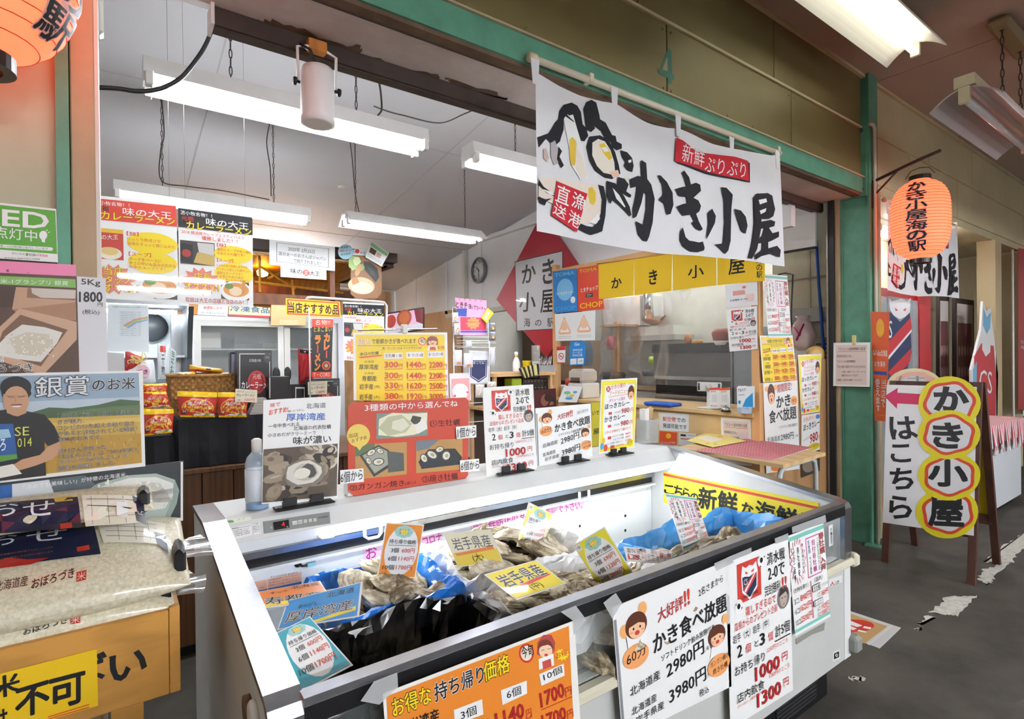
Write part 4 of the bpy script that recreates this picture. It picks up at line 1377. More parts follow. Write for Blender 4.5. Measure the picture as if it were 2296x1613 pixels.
# clear tape strips holding it
def tape(corners, plane, parent):
    pts = [PL(plane, *q) for q in corners]; n_ = plane_n(plane)
    mb = MB(); mb.prism([p + n_ * .0011 for p in pts], n_ * .0003)
    mb.build('tape', glassy('#f4f6f6', .35, .2), parent=parent)
for q in ([(838, 1528), (890, 1508), (892, 1540), (850, 1580), (808, 1572)], [(1256, 1372), (1290, 1358), (1314, 1390), (1286, 1424), (1284, 1392)]):
    tape(q, GL, s.obj)
s = sheet('all_you_can_eat_poster', 'big white all you can eat poster with a grey edge taped to the case front', 'poster', GL, [(1372, 1364), (1634, 1256), (1640, 1540), (1396, 1660)], thick=.001, unit=True, spec=DAIKOHYO)
for q in ([(1352, 1352), (1380, 1330), (1394, 1352), (1372, 1388)], [(1600, 1264), (1640, 1246), (1644, 1262), (1606, 1280)]):
    tape(q, GL, s.obj)
s = sheet('football_offer_poster', 'white poster with a red crest taped to the front of the case', 'poster', GL, [(1626, 1262), (1770, 1206), (1778, 1548), (1638, 1636)], thick=.001, unit=True, spec=SHIMIZU)
for q in ([(1630, 1250), (1684, 1228), (1684, 1240), (1630, 1262)], [(1736, 1208), (1766, 1196), (1768, 1210), (1738, 1220)]):
    tape(q, GL, s.obj)
s = sheet('spring_oyster_poster', 'handwritten spring oyster price sheet at the right of the case front', 'poster', GL, [(1766, 1203), (1846, 1172), (1862, 1383), (1783, 1428)], thick=.001, unit=True, spec=SPRING)
tape([(1775, 1182), (1850, 1155), (1852, 1172), (1776, 1196)], GL, s.obj)
MBX = sheet('tape_remnant', 'torn grey tape left on the case front below the price sheet', 'tape', ('y', YF + .0008), [(1783, 1434), (1850, 1396), (1848, 1414), (1820, 1424), (1786, 1446)], col='#8f8d84', thick=.0004)
# maker's marks on the case
sheet('maker_mark', '', '', ('y', YF + .0012), [(1858, 1300), (1888, 1290), (1888, 1306), (1858, 1316)], col='#dfe0de', thick=.0004, parent=case, spec='''
P #d03a30 1866,1304 1868,1308 1866,1311 1864,1308
P #d03a30 1863,1310 1865,1312 1863,1314 1861,1313
P #d03a30 1869,1309 1871,1310 1869,1312 1867,1311
t 1872 1309 1881 1305 1872 1305 k1 三菱
t 1872 1312 1881 1308 1872 1310 d 電機
''')
sheet('round_sticker', '', '', ('y', YF + .0012), [(1867, 1463), (1884, 1455), (1884, 1478), (1867, 1485)], col='#d8d8d4', thick=.0004, parent=case, spec='''
P k 1870,1466 1881,1461 1881,1474 1870,1479
E w 1875.5 1470 3 3.4
E k 1876 1470 1.5 2
''')
sheet('type_plate', '', '', ('y', YF + .0012), [(1858, 1180), (1867, 1176), (1868, 1222), (1859, 1227)], col='#e2e2de', thick=.0004, parent=case, spec='''
V 1863 1184 1864 1220 4 d A-1200S
''')
# --- inside: end wall banner, pink strips
XE = X1 - .0585
s = sheet('seafood_banner', 'yellow banner with thick black writing on the inner end wall of the case', 'banner', ('x', XE), [(1488, 1058), (1836, 1128), (1836, 1186), (1700, 1216), (1488, 1127)], col='#f2de3c', thick=.001)
s.parts.clear()
s.spec_lines('''
P #dc4a34 1488,1061 1835,1137 1835,1143 1488,1067
t 1489 1108 1512 1112 1489 1086 k5 こ
t 1510 1113 1530 1120 1512 1086 k5 ち
t 1530 1117 1547 1122 1531 1092 k5 ら
t 1547 1124 1566 1128 1548 1104 k5 の
t 1566 1139 1652 1158 1568 1092 k6 新鮮
t 1663 1156 1690 1163 1663 1124 k5 な
t 1694 1165 1786 1190 1696 1122 k6 海鮮
t 1790 1180 1812 1184 1790 1148 k5 を
''')
# the pink handwritten notice along the inner back wall
PK = ('y', yb - .0015)
for cn, sp_ in (([(812, 1226), (845, 1218), (850, 1256), (818, 1265)], 'P #fbd3e8 813,1228 844,1220 849,1254 819,1263\nt 821 1256 846 1250 819 1228 m2 お'),
                ([(845, 1218), (988, 1184), (993, 1228), (850, 1256)], 't 949 1224 992 1212 946 1206 m2 コロナ'),
                ([(1054, 1172), (1178, 1136), (1182, 1176), (1058, 1206)], 't 1062 1190 1086 1184 1060 1172 m1 感染\nt 1096 1192 1178 1168 1094 1168 m2 症防止の為'),
                ([(1222, 1130), (1248, 1125), (1250, 1158), (1224, 1164)], 't 1226 1156 1246 1151 1224 1138 m1 触れない'),
                ([(1246, 1126), (1308, 1119), (1312, 1147), (1250, 1158)], 't 1252 1151 1306 1141 1250 1132 m2 で下さい。')):
    ii = 'コロ' in sp_ and 1 or 0
    sheet('pink_notice', {'お': 'first pink paper of the handwritten notice on the inner back wall', 'コ': 'second pink paper of the notice, behind the orange price card', '感': 'third pink paper of the notice, left of the yellow price card', '触': 'narrow pink paper half hidden behind the yellow price card', 'で': 'last pink paper of the notice at the right end'}[sp_.split()[-1][0] if sp_[0] == 't' and '感' not in sp_ else ('感' if '感' in sp_ else 'お')], 'notice', PK, cn, col='#f9cbe4', thick=.0006, group='pink notice papers inside the case', spec=sp_)
sheet('origin_notice', 'small salmon coloured printed notice low on the inner back wall', 'notice', PK, [(568, 1306), (676, 1284), (676, 1310), (575, 1332)], col='#f0b8a0', thick=.0006, spec='''
P #3a6ab0 575,1326 676,1304 676,1310 575,1332
L w 598 1299 600 1326 1
T 606 1297 668 1286 4 n 生かき加熱用 産地表示
T 603 1303 672 1290 3 n 冷蔵保存してください
T 603 1309 672 1296 3 n お早めにお召し上がり
T 603 1315 672 1302 3 n 加熱してお召し上がり下さい
T 583 1320 591 1318 3 n 産地
''')
# ------------------------------------------------------------------ price and origin cards stuck in the oysters
def card(name, label, cn, o, n, spec, **k):
    n = Vector(n).normalized()
    return sheet(name, label, 'card', (Vector(o), n), cn, thick=.0015, unit=True, spec=spec, coat=.5, **k)
GP = 'takeaway price cards in the case'
card('price_card', 'orange takeaway price card standing in the back left tray', [(866, 1172), (951, 1177), (931.5, 1297), (844.6, 1296)], (.715, 1.631, .70), (-.239, -.971, -.016), PRICE('#f0963a', 600, 1140, 1700), group=GP)
card('price_card', 'teal takeaway price card leaning at the front left corner', [(619, 1420), (695, 1383), (792, 1492), (675, 1554)], (.359, 1.183, .715), (.237, -.364, .901), PRICE('#2aa3b4', 600, 1140, 1700), group=GP)
card('price_card', 'pale yellow takeaway price card for large oysters at the back', [(1185.5, 1126), (1239, 1153), (1216, 1232), (1158, 1226)], (1.219, 1.59, .70), (-.054, -.931, .36), PRICE('#f2ea6a', 840, 1620, 2500, '大'), group=GP)
card('price_card', 'yellow takeaway price card for medium oysters by the rail', [(1284.6, 1223), (1356, 1181.5), (1422, 1290), (1350, 1331)], (1.24, 1.171, .70), (-.668, -.744, .021), PRICE('#ece23c', 690, 1320, 2000, '中'), group=GP)
GO = 'origin name cards in the case'
card('origin_card', 'orange origin card leaning at the left end', [(575.7, 1328), (717.5, 1303), (744, 1345), (586, 1364.5)], (.388, 1.539, .74), (.117, -.099, .988), '''
R #f08a3c 2 3 98 97
P y 2,78 98,72 98,90 2,97
T 22 32 50 32 14 k すっつ
T 58 22 96 22 18 k 北海道
T 8 90 92 90 44 k2/w8 寿都産
''', group=GO)
card('origin_card', 'bright blue origin card lying on the black liner', [(644.5, 1347.5), (813, 1304.7), (805, 1383), (621.7, 1413)], (.405, 1.404, .735), (-.295, -.125, .947), '''
R #1e90d6 2 3 98 97
P y 46,92 96,70 96,82 48,99
T 22 42 50 42 13 k あっけし
T 60 28 92 28 19 k 北海道
T 8 84 92 78 36 k2/w8 厚岸湾産
''', group=GO)
card('origin_card', 'yellow card for large oysters at the back, lamp glare in its colours', [(993, 1197), (1100, 1187), (1129, 1261), (1027, 1272)], (.99, 1.562, .70), (-.6, -.65, .47), '''
R #f4f0d0 2 2 98 98
R #f2d860 2 58 98 98
P #f0925a 6,60 90,48 92,58 8,68
T 10 52 92 50 36 #6a6f88 2 岩手県産
T 10 52 92 50 36 #5a6078 岩手県産
T 38 92 62 92 26 k (大)
'''.replace("T 10 52 92 50 36 #6a6f88 2 岩手県産\n", ''), group=GO)  # pale yellow and grey lettering: the case lamp's glare put into the colours
card('origin_card', 'strong yellow card for medium oysters propped at the front', [(1085, 1289), (1202, 1256), (1269, 1309), (1158, 1346)], (.974, 1.217, .73), (.079, -.236, .968), '''
R #f4dc1e 2 3 98 97
P #dc4630 8,66 92,48 94,58 12,74
T 8 60 92 54 44 k2/w7 岩手県産
T 40 92 62 92 26 k (中)
''', group=GO)
card('spring_oyster_card', 'handwritten spring oyster card leaning in the right blue box', [(1491, 1106), (1561, 1116.7), (1590, 1208.6), (1533, 1235.7)], (1.727, 1.239, .70), (-.011, -.788, .616), SPRING)
card('football_offer_card', 'small crest card fallen on its side by the right blue box', [(1406, 1259), (1398, 1226), (1507, 1237), (1506, 1266)], (1.41, 1.193, .72), (-.35, -.45, .82), SHIMIZU)
# ------------------------------------------------------------------ left column signs
LP = ('y', 1.7235)
s = sheet('led_sticker', 'green sticker on the left column saying LED lights are on', 'sticker', ('y', 1.7225), [(-40, 450), (126, 469), (130, 589), (-40, 577)], thick=.0006, spec='''
P g -36,456 124,473 128,570 -36,557
T -42 503 110 515 38 w3 LED
T -14 533 83 543 26 w1 点灯中
E w 97 528 9 10
P w 93,536 101,537 101,544 94,543
L w 103 519 107 515 1.5
L w 107 523 112 520 1.5
P w -36,546 116,555 120,559 116,563 -36,553
T -30 552 108 561 5 G LEDで節電・CO2削減に協力しています
T 27 571 55 573 5 k1 オフィス119
P g 58,568 63,568 63,574 58,574
T 65 574 82 575 5.4 k2 0120-
T 83 575 107 577 5.4 r2 119-010
T 10 580 90 583 3 d 株式会社 地域の省エネ推進
''')
# LED sticker hangs across the flange of the column; rice signs stand in front of it
sheet('pink_strip', 'plain pink paper strip below the green sticker', 'paper', ('y', 1.722), [(-40, 583), (170, 594), (171, 622), (-40, 614)], col='#f08ab4', thick=.0006, spec='''
T 14 610 20 610 5 k 賞
T 60 613 66 613 3 k へ
''')
s = sheet('rice_photo_board', 'photo board of white rice in wooden measuring boxes on the left column', 'board', ('y', 1.719), [(-40, 610), (172, 620), (178, 838), (-40, 834)], col='#5a4234', thick=.004, spec='''
P #86b85c -40,617 169,626.6 170,646 -40,636
T 1 636 153 641 11 w 米-1グランプリ 銀賞
P #4a3428 -40,640 170,647 172,690 -40,690
P #c39c7e 36,644 170,650 170,692 27,694
P #8d6c55 62,646 170,652 170,674 60,668
P #cfc6bb 70,646 170,652 169,670 92,668 72,658
P #a97f60 27,694 170,678 171,720 36,700
P #c9a386 -10,742 44,692 172,722 172,762 96,842 -10,806
P #7a5a44 6,744 46,706 152,740 92,822 -10,790
P #e2ded6 -10,780 18,750 50,728 100,734 140,746 128,770 92,812 40,806 -10,796
P #d0c8b4 20,760 60,745 110,750 120,770 88,800 40,795
T -14 813 10 813 14 w1/k5 揚
T -8 836 74 834 20 k1/w6 ろづき
''')
r_ = random.Random(5)
for i in range(60):
    u, v = r_.uniform(0, 1), r_.uniform(0, 1)
    s.ell(8 + 110 * u + 10 * v, 748 + 48 * v + 6 * u, 3.2, 1.5, r_.choice(['#f4f1ea', '#d9d0bd', '#efe9dc', '#c9b99a']), r_.uniform(0, 180), 6)
s = sheet('rice_price_sign', 'tall white sign with handwritten price of five kilogram rice', 'sign', ('y', 1.7195), [(172, 620), (237, 624), (242, 836), (178, 838)], col='#d9d9dc', thick=.003, spec='''
T 182 642 225 645 17 k1 5Kg
T 177 678 230 678 24 k4 1800
T 219 688 230 688 9 k 円
T 185 706 223 707 12 k (税込)
''')
q = [P(*c_, y=1.9) for c_ in ((240, 790), (278, 793), (279, 840), (240, 840))]
tag(MB().prism(q, (0, .01, 0)).build('grey_board', mat('#b9b9ba', .5)), 'small plain grey board behind the rice price sign', 'board')
# silver prize rice board
s = sheet('prize_rice_board', 'board with a smiling farmer in a rice field and large silver characters', 'board', ('y', 1.70), [(-40, 839), (320, 831), (326, 1046), (-40, 1088)], col='#eceae6', thick=.004, coat=.3)
s.spec_lines('''
P #93a9bd -40,845 311,836 314,912 -40,930
P #b9c6d0 -40,905 314,890 314,915 -40,935
P #47603f 60,928 110,914 160,916 220,908 270,896 313,899 314,936 60,944
P #5c7448 140,924 200,918 250,912 314,908 314,936 140,940
P #caa544 -40,944 314,930 318,1038 -40,1080
P #b88f34 -40,990 316,972 318,1038 -40,1080
P #d9b85c 60,952 314,936 314,946 60,962
''')
r_ = random.Random(9)
for i in range(90):
    x, y = r_.uniform(100, 314), r_.uniform(955, 1036)
    s.line(x, y, x + r_.uniform(-3, 3), y - r_.uniform(5, 10), 1.6, r_.choice(['#e0c468', '#a87f2c', '#8f7a34', '#d2ae4c']))
s.spec_lines('''
P #1f1c1c -30,925 15,918 60,922 100,930 122,955 136,985 132,994 108,1000 100,990 104,1066 -30,1082
P #c79775 110,1000 134,990 138,1010 118,1030 80,1044 40,1056 24,1046 50,1030 90,1020
P #c79775 15,910 60,910 60,926 40,934 16,926
E #c79775 37 896 29 37
E #1d1917 36 868 35 24
P #1d1917 2,872 8,856 40,850 66,858 71,884 64,892 60,872 40,866 18,868 10,876 6,892
E #c79775 37 893 27 27
L k 18 890 33 891 1.2
L k 40 891 56 889 1.2
L #6a4a3a 12 888 62 888 .8
L #a87858 36 890 35 902 1.6
E #e9e2dc 37 910 11 3.4
P #7a3a30 25,907 50,906 49,909 26,910
P #2a5a9c -30,952 30,950 40,1028 -30,1042
P #9dc4d8 -30,965 20,962 26,980 -30,990
T -18 1015 14 1010 30 w1 ぼろ
P #5c9a3a -30,1024 38,1018 40,1028 -30,1040
P #e8e4da -30,1052 30,1040 50,1062 -30,1078
T 34 978 66 976 20 #d8d860 3 SE
T 40 1003 72 1000 20 #d8d86 014
'''.replace('#d8d860 3 SE', '#d8d860 SE').replace('#d8d86 014', '#d8d860 014'))
s.spec_lines('''
T 80 892 200 886 46 #d9dde02/k8 銀賞
T 207 877 303 872 27 k4/w10 のお米
T 130 938 307 930 11 k1/w5 「おぼろづき」は粘りと柔らか
T 130 952 190 948 11 k1/w5 さが魅力。
T 130 965 301 954 11 k1/w5 コシヒカリを超える粘り強さ
T 130 978 303 967 11 k1/w5 があると評価されている極良
T 130 991 230 984 11 k1/w5 食味のお米です。
T 130 1017 238 1007 11 k1/w5 河村さんが作った
T 133 1030 306 1012 11 k1/w5 「おぼろづき」は「2014年米-1
T 133 1042 288 1025 11 k1/w5 グランプリinらんこし」で
T 131 1056 260 1041 11 k1/w5 銀賞を受賞しました。
''')
s = sheet('cold_rice_board', 'dark board with a bowl of cooked rice behind the rice bags', 'board', ('y', 1.711), [(-40, 1088), (412, 1034), (412, 1168), (-40, 1250)], col='#2b3235', thick=.004, coat=.3, spec='''
P #d5d9dc -40,1094 110,1076 130,1130 -40,1160
P #2a62a8 -40,1094 27,1086 28,1140 -40,1150
P #59656a 110,1076 190,1066 230,1100 130,1130
T 53 1099 286 1069 11 w 「冷めても美味しい」が特徴の北海道米。
T 47 1128 169 1111 11 k1 冷凍・再加熱しても
P #aab8ae 176,1112 220,1084 290,1066 350,1062 392,1076 402,1100 396,1130 380,1164 320,1190 200,1190
P #8fa096 392,1076 402,1100 396,1130 380,1164 366,1168 386,1120
P #e6e5de 196,1112 230,1090 290,1072 350,1070 388,1084 388,1110 370,1140 300,1150 220,1140
P #cfcfc4 215,1108 250,1092 280,1100 320,1080 360,1084 372,1110 330,1120 270,1128
R #e8e8e6 405 1036 410 1168
''')
for i in range(50):
    x, y = r_.uniform(215, 375), r_.uniform(1080, 1135)
    s.ell(x, y, 6, 3, r_.choice(['#f2f1ea', '#d8d8cc', '#ecebe2', '#c4c6ba']), r_.uniform(0, 180), 6)
# ------------------------------------------------------------------ wooden rice bin with bags
M_bin = mat('#c08a3e', .5, kind='wood', nscale=5, noise=.22, stretch=(.5, 1, 4), coat=.15)
bin_ = thing('rice_bin', 'varnished wooden bin holding bags of rice beside the case', 'bin', (-.3, 1.75, 0))
bx0, bx1, by0, by1, bz0, bz1 = -.72, .112, 1.46, 1.708, .645, .835
MB().box(bx0, bx1 - .022, by0, by0 + .022, bz0, bz1, bev=.002).build('front_board', M_bin, parent=bin_)
MB().box(bx1 - .021, bx1, by0, by1, bz0, bz1 + .004, bev=.002).build('end_board', M_bin, parent=bin_)
MB().box(bx0 - .022, bx0, by0, by1, bz0, bz1, bev=.002).build('end_board', M_bin, parent=bin_)
MB().box(bx0, bx1 - .022, by1 - .022, by1, bz0, bz1, bev=.002).build('back_board', M_bin, parent=bin_)
MB().box(bx0, bx1 - .022, by0 + .022, by1 - .022, bz0, bz0 + .015).build('bottom_board', M_bin, parent=bin_)
for (xx, yy) in ((bx1 - .10, by0 + .05), (bx0 + .05, by0 + .05), (bx1 - .10, by1 - .08), (bx0 + .05, by1 - .08)):
    MB().box(xx - .03, xx + .03, yy - .025, yy + .025, 0, bz0, bev=.002).build('leg', M_bin, parent=bin_)
s = sheet('bin_lettering', '', '', ('y', by0 - .0002), [(60, 1500), (61, 1500), (61, 1501), (60, 1501)], col='#b98a42', thick=.0001, parent=bin_, spec='''
T 245 1535 330 1510 62 k4 い
T 150 1545 240 1525 68 k4 ば
''')
s = sheet('no_touch_card', 'yellow card with thick black writing on the front of the rice bin', 'card', ('y', by0 - .004), [(-40, 1522), (217, 1456), (220, 1583), (-40, 1660)], col='#f0c418', thick=.001, spec='''
t 36 1612 78 1600 34 1552 k6 不
t 112 1594 190 1572 112 1526 k6 可
t 36 1614 110 1590 36 1548 k6 不
t -22 1572 46 1552 -24 1525 k5 米
L #d8452c 108 1608 200 1580 2
L #d8452c 104 1614 200 1586 2
t -14 1640 20 1630 -16 1596 k4 は
'''.replace('t 36 1612 78 1600 34 1552 k6 不\n', ''))
# bags: pillow shapes with a printed film and clear sealed ends
M_rice = mat('#d9cfae', .35, noise=.22, nscale=140, bump=.12, c2='#efe8cf', coat=.5)
M_seal = glassy('#f2f4f4', .22, .12)
def pillow(cx_, cy_, z0, a, b, h, sl=0., n=44, m=24, p=2.6):
    """closed cushion: returns surface height function and mesh data"""
    def top(x, y):
        u, v = abs((x - cx_) / a), abs((y - cy_) / b)
        zc_ = z0 + h * .5 + sl * (y - cy_)
        if u >= 1 or v >= 1: return zc_
        return zc_ + h * .5 * ((1 - u ** p) * (1 - v ** p)) ** .45
    vs = []; fs = []
    for sgn in (1, -1):
        for j in range(m + 1):
            for i in range(n + 1):
                x = cx_ + a * math.sin((i / n - .5) * math.pi); y = cy_ + b * math.sin((j / m - .5) * math.pi)
                t = top(x, y)
                vs.append((x, y, t if sgn > 0 else 2 * (z0 + h * .5 + sl * (y - cy_)) - t))
    k = n + 1; o2 = (m + 1) * k
    for j in range(m):
        for i in range(n):
            q_ = (j * k + i, j * k + i + 1, j * k + k + i + 1, j * k + k + i)
            fs.append(q_); fs.append(tuple(o2 + w_ for w_ in q_[::-1]))
    return top, vs, fs
def rice_bag(label, cx_, cy_, z0, a, b, h, sl, tip):
    t = thing('rice_bag', label, 'rice bag', (cx_, cy_, z0), 'plastic bags of rice in the wooden bin')
    top, vs, fs = pillow(cx_, cy_, z0, a, b, h, sl)
    bag = MB().add(vs, fs, M_rice, smooth=True).build('bag', parent=t)
    zm = z0 + h * .5
    x1 = cx_ + a
    # sealed clear end: black band then a flaring film
    mb = MB(); mb.box(x1 - .030, x1 - .006, cy_ - b * .80, cy_ + b * .6, zm - .022 - sl * .02, zm + .026, bev=.008)
    mb.build('seal_band', mat('#17171a', .3), parent=t)
    mb = MB(); n = 8
    for i in range(n + 1):
        y = cy_ - b * .62 + b * 1.1 * i / n; f = math.sin(math.pi * i / n)
        mb.v += [(x1 - .012, y, zm + .012 * math.sin(i * 2)), (x1 + tip * (.55 + .45 * f), y - .006, zm + .016 * math.sin(i * 1.7 + 1))]
    mb.f += [(2 * i, 2 * i + 1, 2 * i + 3, 2 * i + 2) for i in range(n)]; mb.mi = [0] * n; mb.sm = [True] * n
    mb.build('film_end', M_seal, parent=t)
    return t, bag, top
def wrap_sheet(bag, top, plane, corners, spec, front=None):
    """print following the bag: top faces use the cushion height"""
    s_ = Sheet('bag_print', '', '', plane, corners, deform=bag, pname='print', rough=.3, coat=.6)
    s_.maxlen = .03
    if front is None:
        s_.warp = lambda p: Vector((p.x, p.y, top(p.x, p.y) + .003 + (p - plane[0]).dot(plane[1])))
    else:
        s_.warp = front
    _sheets.append(s_); s_.spec_lines(spec)
    return s_
BA = (-.14, 1.60, .785, .245, .125, .11, .05)
bagA, oA, topA = rice_bag('bottom bag of rice lying in the wooden bin', *BA, .075)
BB = (-.13, 1.585, .878, .265, .118, .105, .42)
bagB, oB, topB = rice_bag('front bag of rice with a navy label and white brush writing', *BB, .07)
BC = (-.17, 1.64, 1.036, .24, .055, .048, .35)
bagC, oC, topC = rice_bag('top bag of rice with a printed table on its film', *BC, .045)
def frontwarp(B):
    cx_, cy_, z0, a, b, h, sl = B
    def f(p):
        u = min(.98, abs((p.x - cx_) / a)); lo, hi = 0., 1.
        for _ in range(18):
            v = (lo + hi) / 2
            t = abs(p.z - (z0 + h * .5 - sl * b * v)) / (h * .5)
            if ((1 - u ** 2.6) * (1 - v ** 2.6)) ** .45 > t: lo = v
            else: hi = v
        return Vector((p.x, cy_ - b * lo - .0015 + (p.y - plane_front(B)), p.z))
    return f
def plane_front(B): return B[1] - B[4]
wrap_sheet(oB, topB, ('y', plane_front(BB)), [(0, 1250), (400, 1200), (400, 1300), (0, 1340)], '''
T -20 1342 56 1326 17 k1 北海道産
T 66 1332 164 1306 17 k2 おぼろづき
P #b8342c 169,1298 192,1293 192,1309 170,1314
T 171 1312 191 1308 13 #f0d8c0 米
''', front=frontwarp(BB))
wrap_sheet(oA, topA, ('y', plane_front(BA)), [(0, 1350), (400, 1300), (400, 1400), (0, 1440)], '''
T -20 1428 43 1414 16 k1 北海道産
T 52 1426 151 1398 16 k2 おぼろづき
P #b8342c 157,1388 180,1382 180,1397 158,1401
T 159 1400 179 1396 12 #f0d8c0 米
''', front=frontwarp(BA))
def topplane(B): return (Vector((B[0], B[1], B[2] + B[5] * .93)), Vector((0, -B[6], 1)).normalized())
wrap_sheet(oB, topB, topplane(BB), [(0, 1180), (230, 1170), (230, 1250), (0, 1290)], '''
P #1d2340 -60,1205 206,1164 226,1250 -60,1292
P #d9b94e 100,1184 186,1170 194,1186 106,1196
T 112 1192 182 1182 12 k 金賞
P #c8382c 172,1238 200,1232 202,1242 174,1248
t -30 1238 40 1228 -30 1205 #e9eef0 2 お
t 58 1230 150 1218 60 1196 #e9eef0 2 せ
T 0 1258 120 1240 4 #b06a58 北海道の大地が育てたおいしいお米
T 0 1268 120 1250 4 #b06a58 丁寧に精米したお米をお届けします
P #b8342c -40,1276 20,1262 62,1266 110,1262 70,1276 -40,1290
P #efe9d8 214,1166 372,1164 366,1216 232,1226
L k 232 1175 350 1172 .8
L k 234 1186 352 1182 .8
L k 236 1198 354 1192 .8
L k 238 1210 356 1204 .8
L k 262 1170 268 1218 .8
L k 300 1170 306 1214 .8
L k 330 1168 338 1210 .8
P #1d2340 345,1190 372,1192 378,1232 352,1216
'''.replace(' 2 お', ' お').replace(' 2 せ', ' せ'))
wrap_sheet(oC, topC, topplane(BC), [(0, 1130), (330, 1110), (330, 1165), (0, 1180)], '''
P #1d2340 -60,1140 174,1120 184,1166 -60,1182
P #d9b94e 120,1124 160,1118 164,1128 124,1132
t -30 1164 42 1156 -28 1140 #e9eef0 お
t 50 1158 122 1150 52 1136 #e9eef0 せ
P #c8382c 134,1158 160,1154 162,1166 136,1170
P #efe9d8 182,1116 300,1110 316,1156 192,1164
L k 194 1124 300 1118 .8
L k 196 1134 304 1128 .8
L k 198 1144 308 1138 .8
L k 204 1118 208 1160 .8
L k 240 1114 246 1158 .8
L k 275 1112 284 1156 .8
P w 260,1118 288,1120 286,1146 262,1140
P #1d2340 297,1110 322,1116 328,1162 306,1152
T 304 1136 322 1140 10 w せ
'''.replace('w せ', 'w せ'))
# ------------------------------------------------------------------ big cloth banner on its pole
YBn = 1.70
M_cloth = mat('#e9e9eb', .8, noise=.03, nscale=4)
ban = thing('oyster_banner', 'large white cloth banner with brushed oysters and black characters', 'banner', P(1480, 400, y=YBn))
def bwarp(p):
    u = (p.x - 1.33)
    return Vector((p.x, p.y + .010 * math.sin(u * 5.2 + p.z * 1.2) + .006 * math.sin(u * 13 + 2 * p.z), p.z))
# outline: scalloped between the ties at the top, plain hem below
topx = [(1200, 163), (1250, 192), (1300, 216), (1345, 230), (1378, 236), (1420, 258), (1460, 276), (1500, 286), (1525, 288), (1560, 302), (1600, 322), (1635, 334), (1665, 340), (1700, 344), (1735, 350), (1747, 342)]
botx = [(1757, 598), (1690, 588), (1620, 578), (1560, 573), (1480, 568), (1400, 559), (1330, 545), (1260, 530), (1203, 518)]
def edge_at(pts, x):
    pts = sorted(pts)
    for (xa, ya), (xb, yb_) in zip(pts, pts[1:]):
        if xa <= x <= xb: return ya + (yb_ - ya) * (x - xa) / (xb - xa)
    return pts[0][1] if x < pts[0][0] else pts[-1][1]
mb = MB(); NU, NV = 60, 14
for j in range(NV + 1):
    for i in range(NU + 1):
        f = i / NU; g = j / NV
        xt, xb_ = 1199 + (1747 - 1199) * f, 1204 + (1757 - 1204) * f
        yt, yb_ = edge_at(topx, xt), edge_at(botx, xb_)
        p = P(xt + (xb_ - xt) * g, yt + (yb_ - yt) * g, y=YBn)
        mb.v.append(tuple(bwarp(p)))
k = NU + 1
for j in range(NV):
    for i in range(NU):
        mb.f.append((j * k + i, j * k + i + 1, j * k + k + i + 1, j * k + k + i)); mb.mi.append(0); mb.sm.append(True)
cl = mb.build('cloth', M_cloth, parent=ban)
a_, b_ = P(1188, 128, y=YBn + .01), P(1749, 345, y=YBn + .01)
MB().tube([a_, b_], .014, n=12).build('pole', mat('#e6dfc8', .35), parent=ban)
MB().tube([a_ - Vector((.006, 0, 0)), a_ + Vector((.03, 0, .0))], .019, n=12).build('pole_cap', mat('#e0d5b4', .4), parent=ban)
for (px, py) in ((1322, 178), (1742, 338)):
    c = P(px, py, y=YBn + .01)
    MB().box(c.x - .012, c.x + .012, c.y - .018, c.y + .045, c.z - .016, c.z + .022, bev=.004).build('pole_bracket', mat('#e6dfc8', .4), parent=ban)
for (px, py) in ((1200, 140), (1378, 206), (1521, 267), (1641, 316), (1743, 345)):
    c = P(px, py, y=YBn - .006)
    mb = MB(); mb.prism([c + Vector((-.022, 0, .02)), c + Vector((.022, 0, .02)), c + Vector((.015, 0, -.085)), c + Vector((-.012, 0, -.085))], (0, .003, 0))
    mb.build('tie', M_cloth, parent=ban)
s = Sheet('banner_print', '', '', ('y', YBn), [(1200, 163), (1747, 340), (1757, 598), (1203, 518)], deform=cl, pname='print', rough=.8)
s.off = .003; s.warp = bwarp; s.maxlen = .04; s.lstep = .00016
_sheets.append(s)
INK = '#1b1d24'
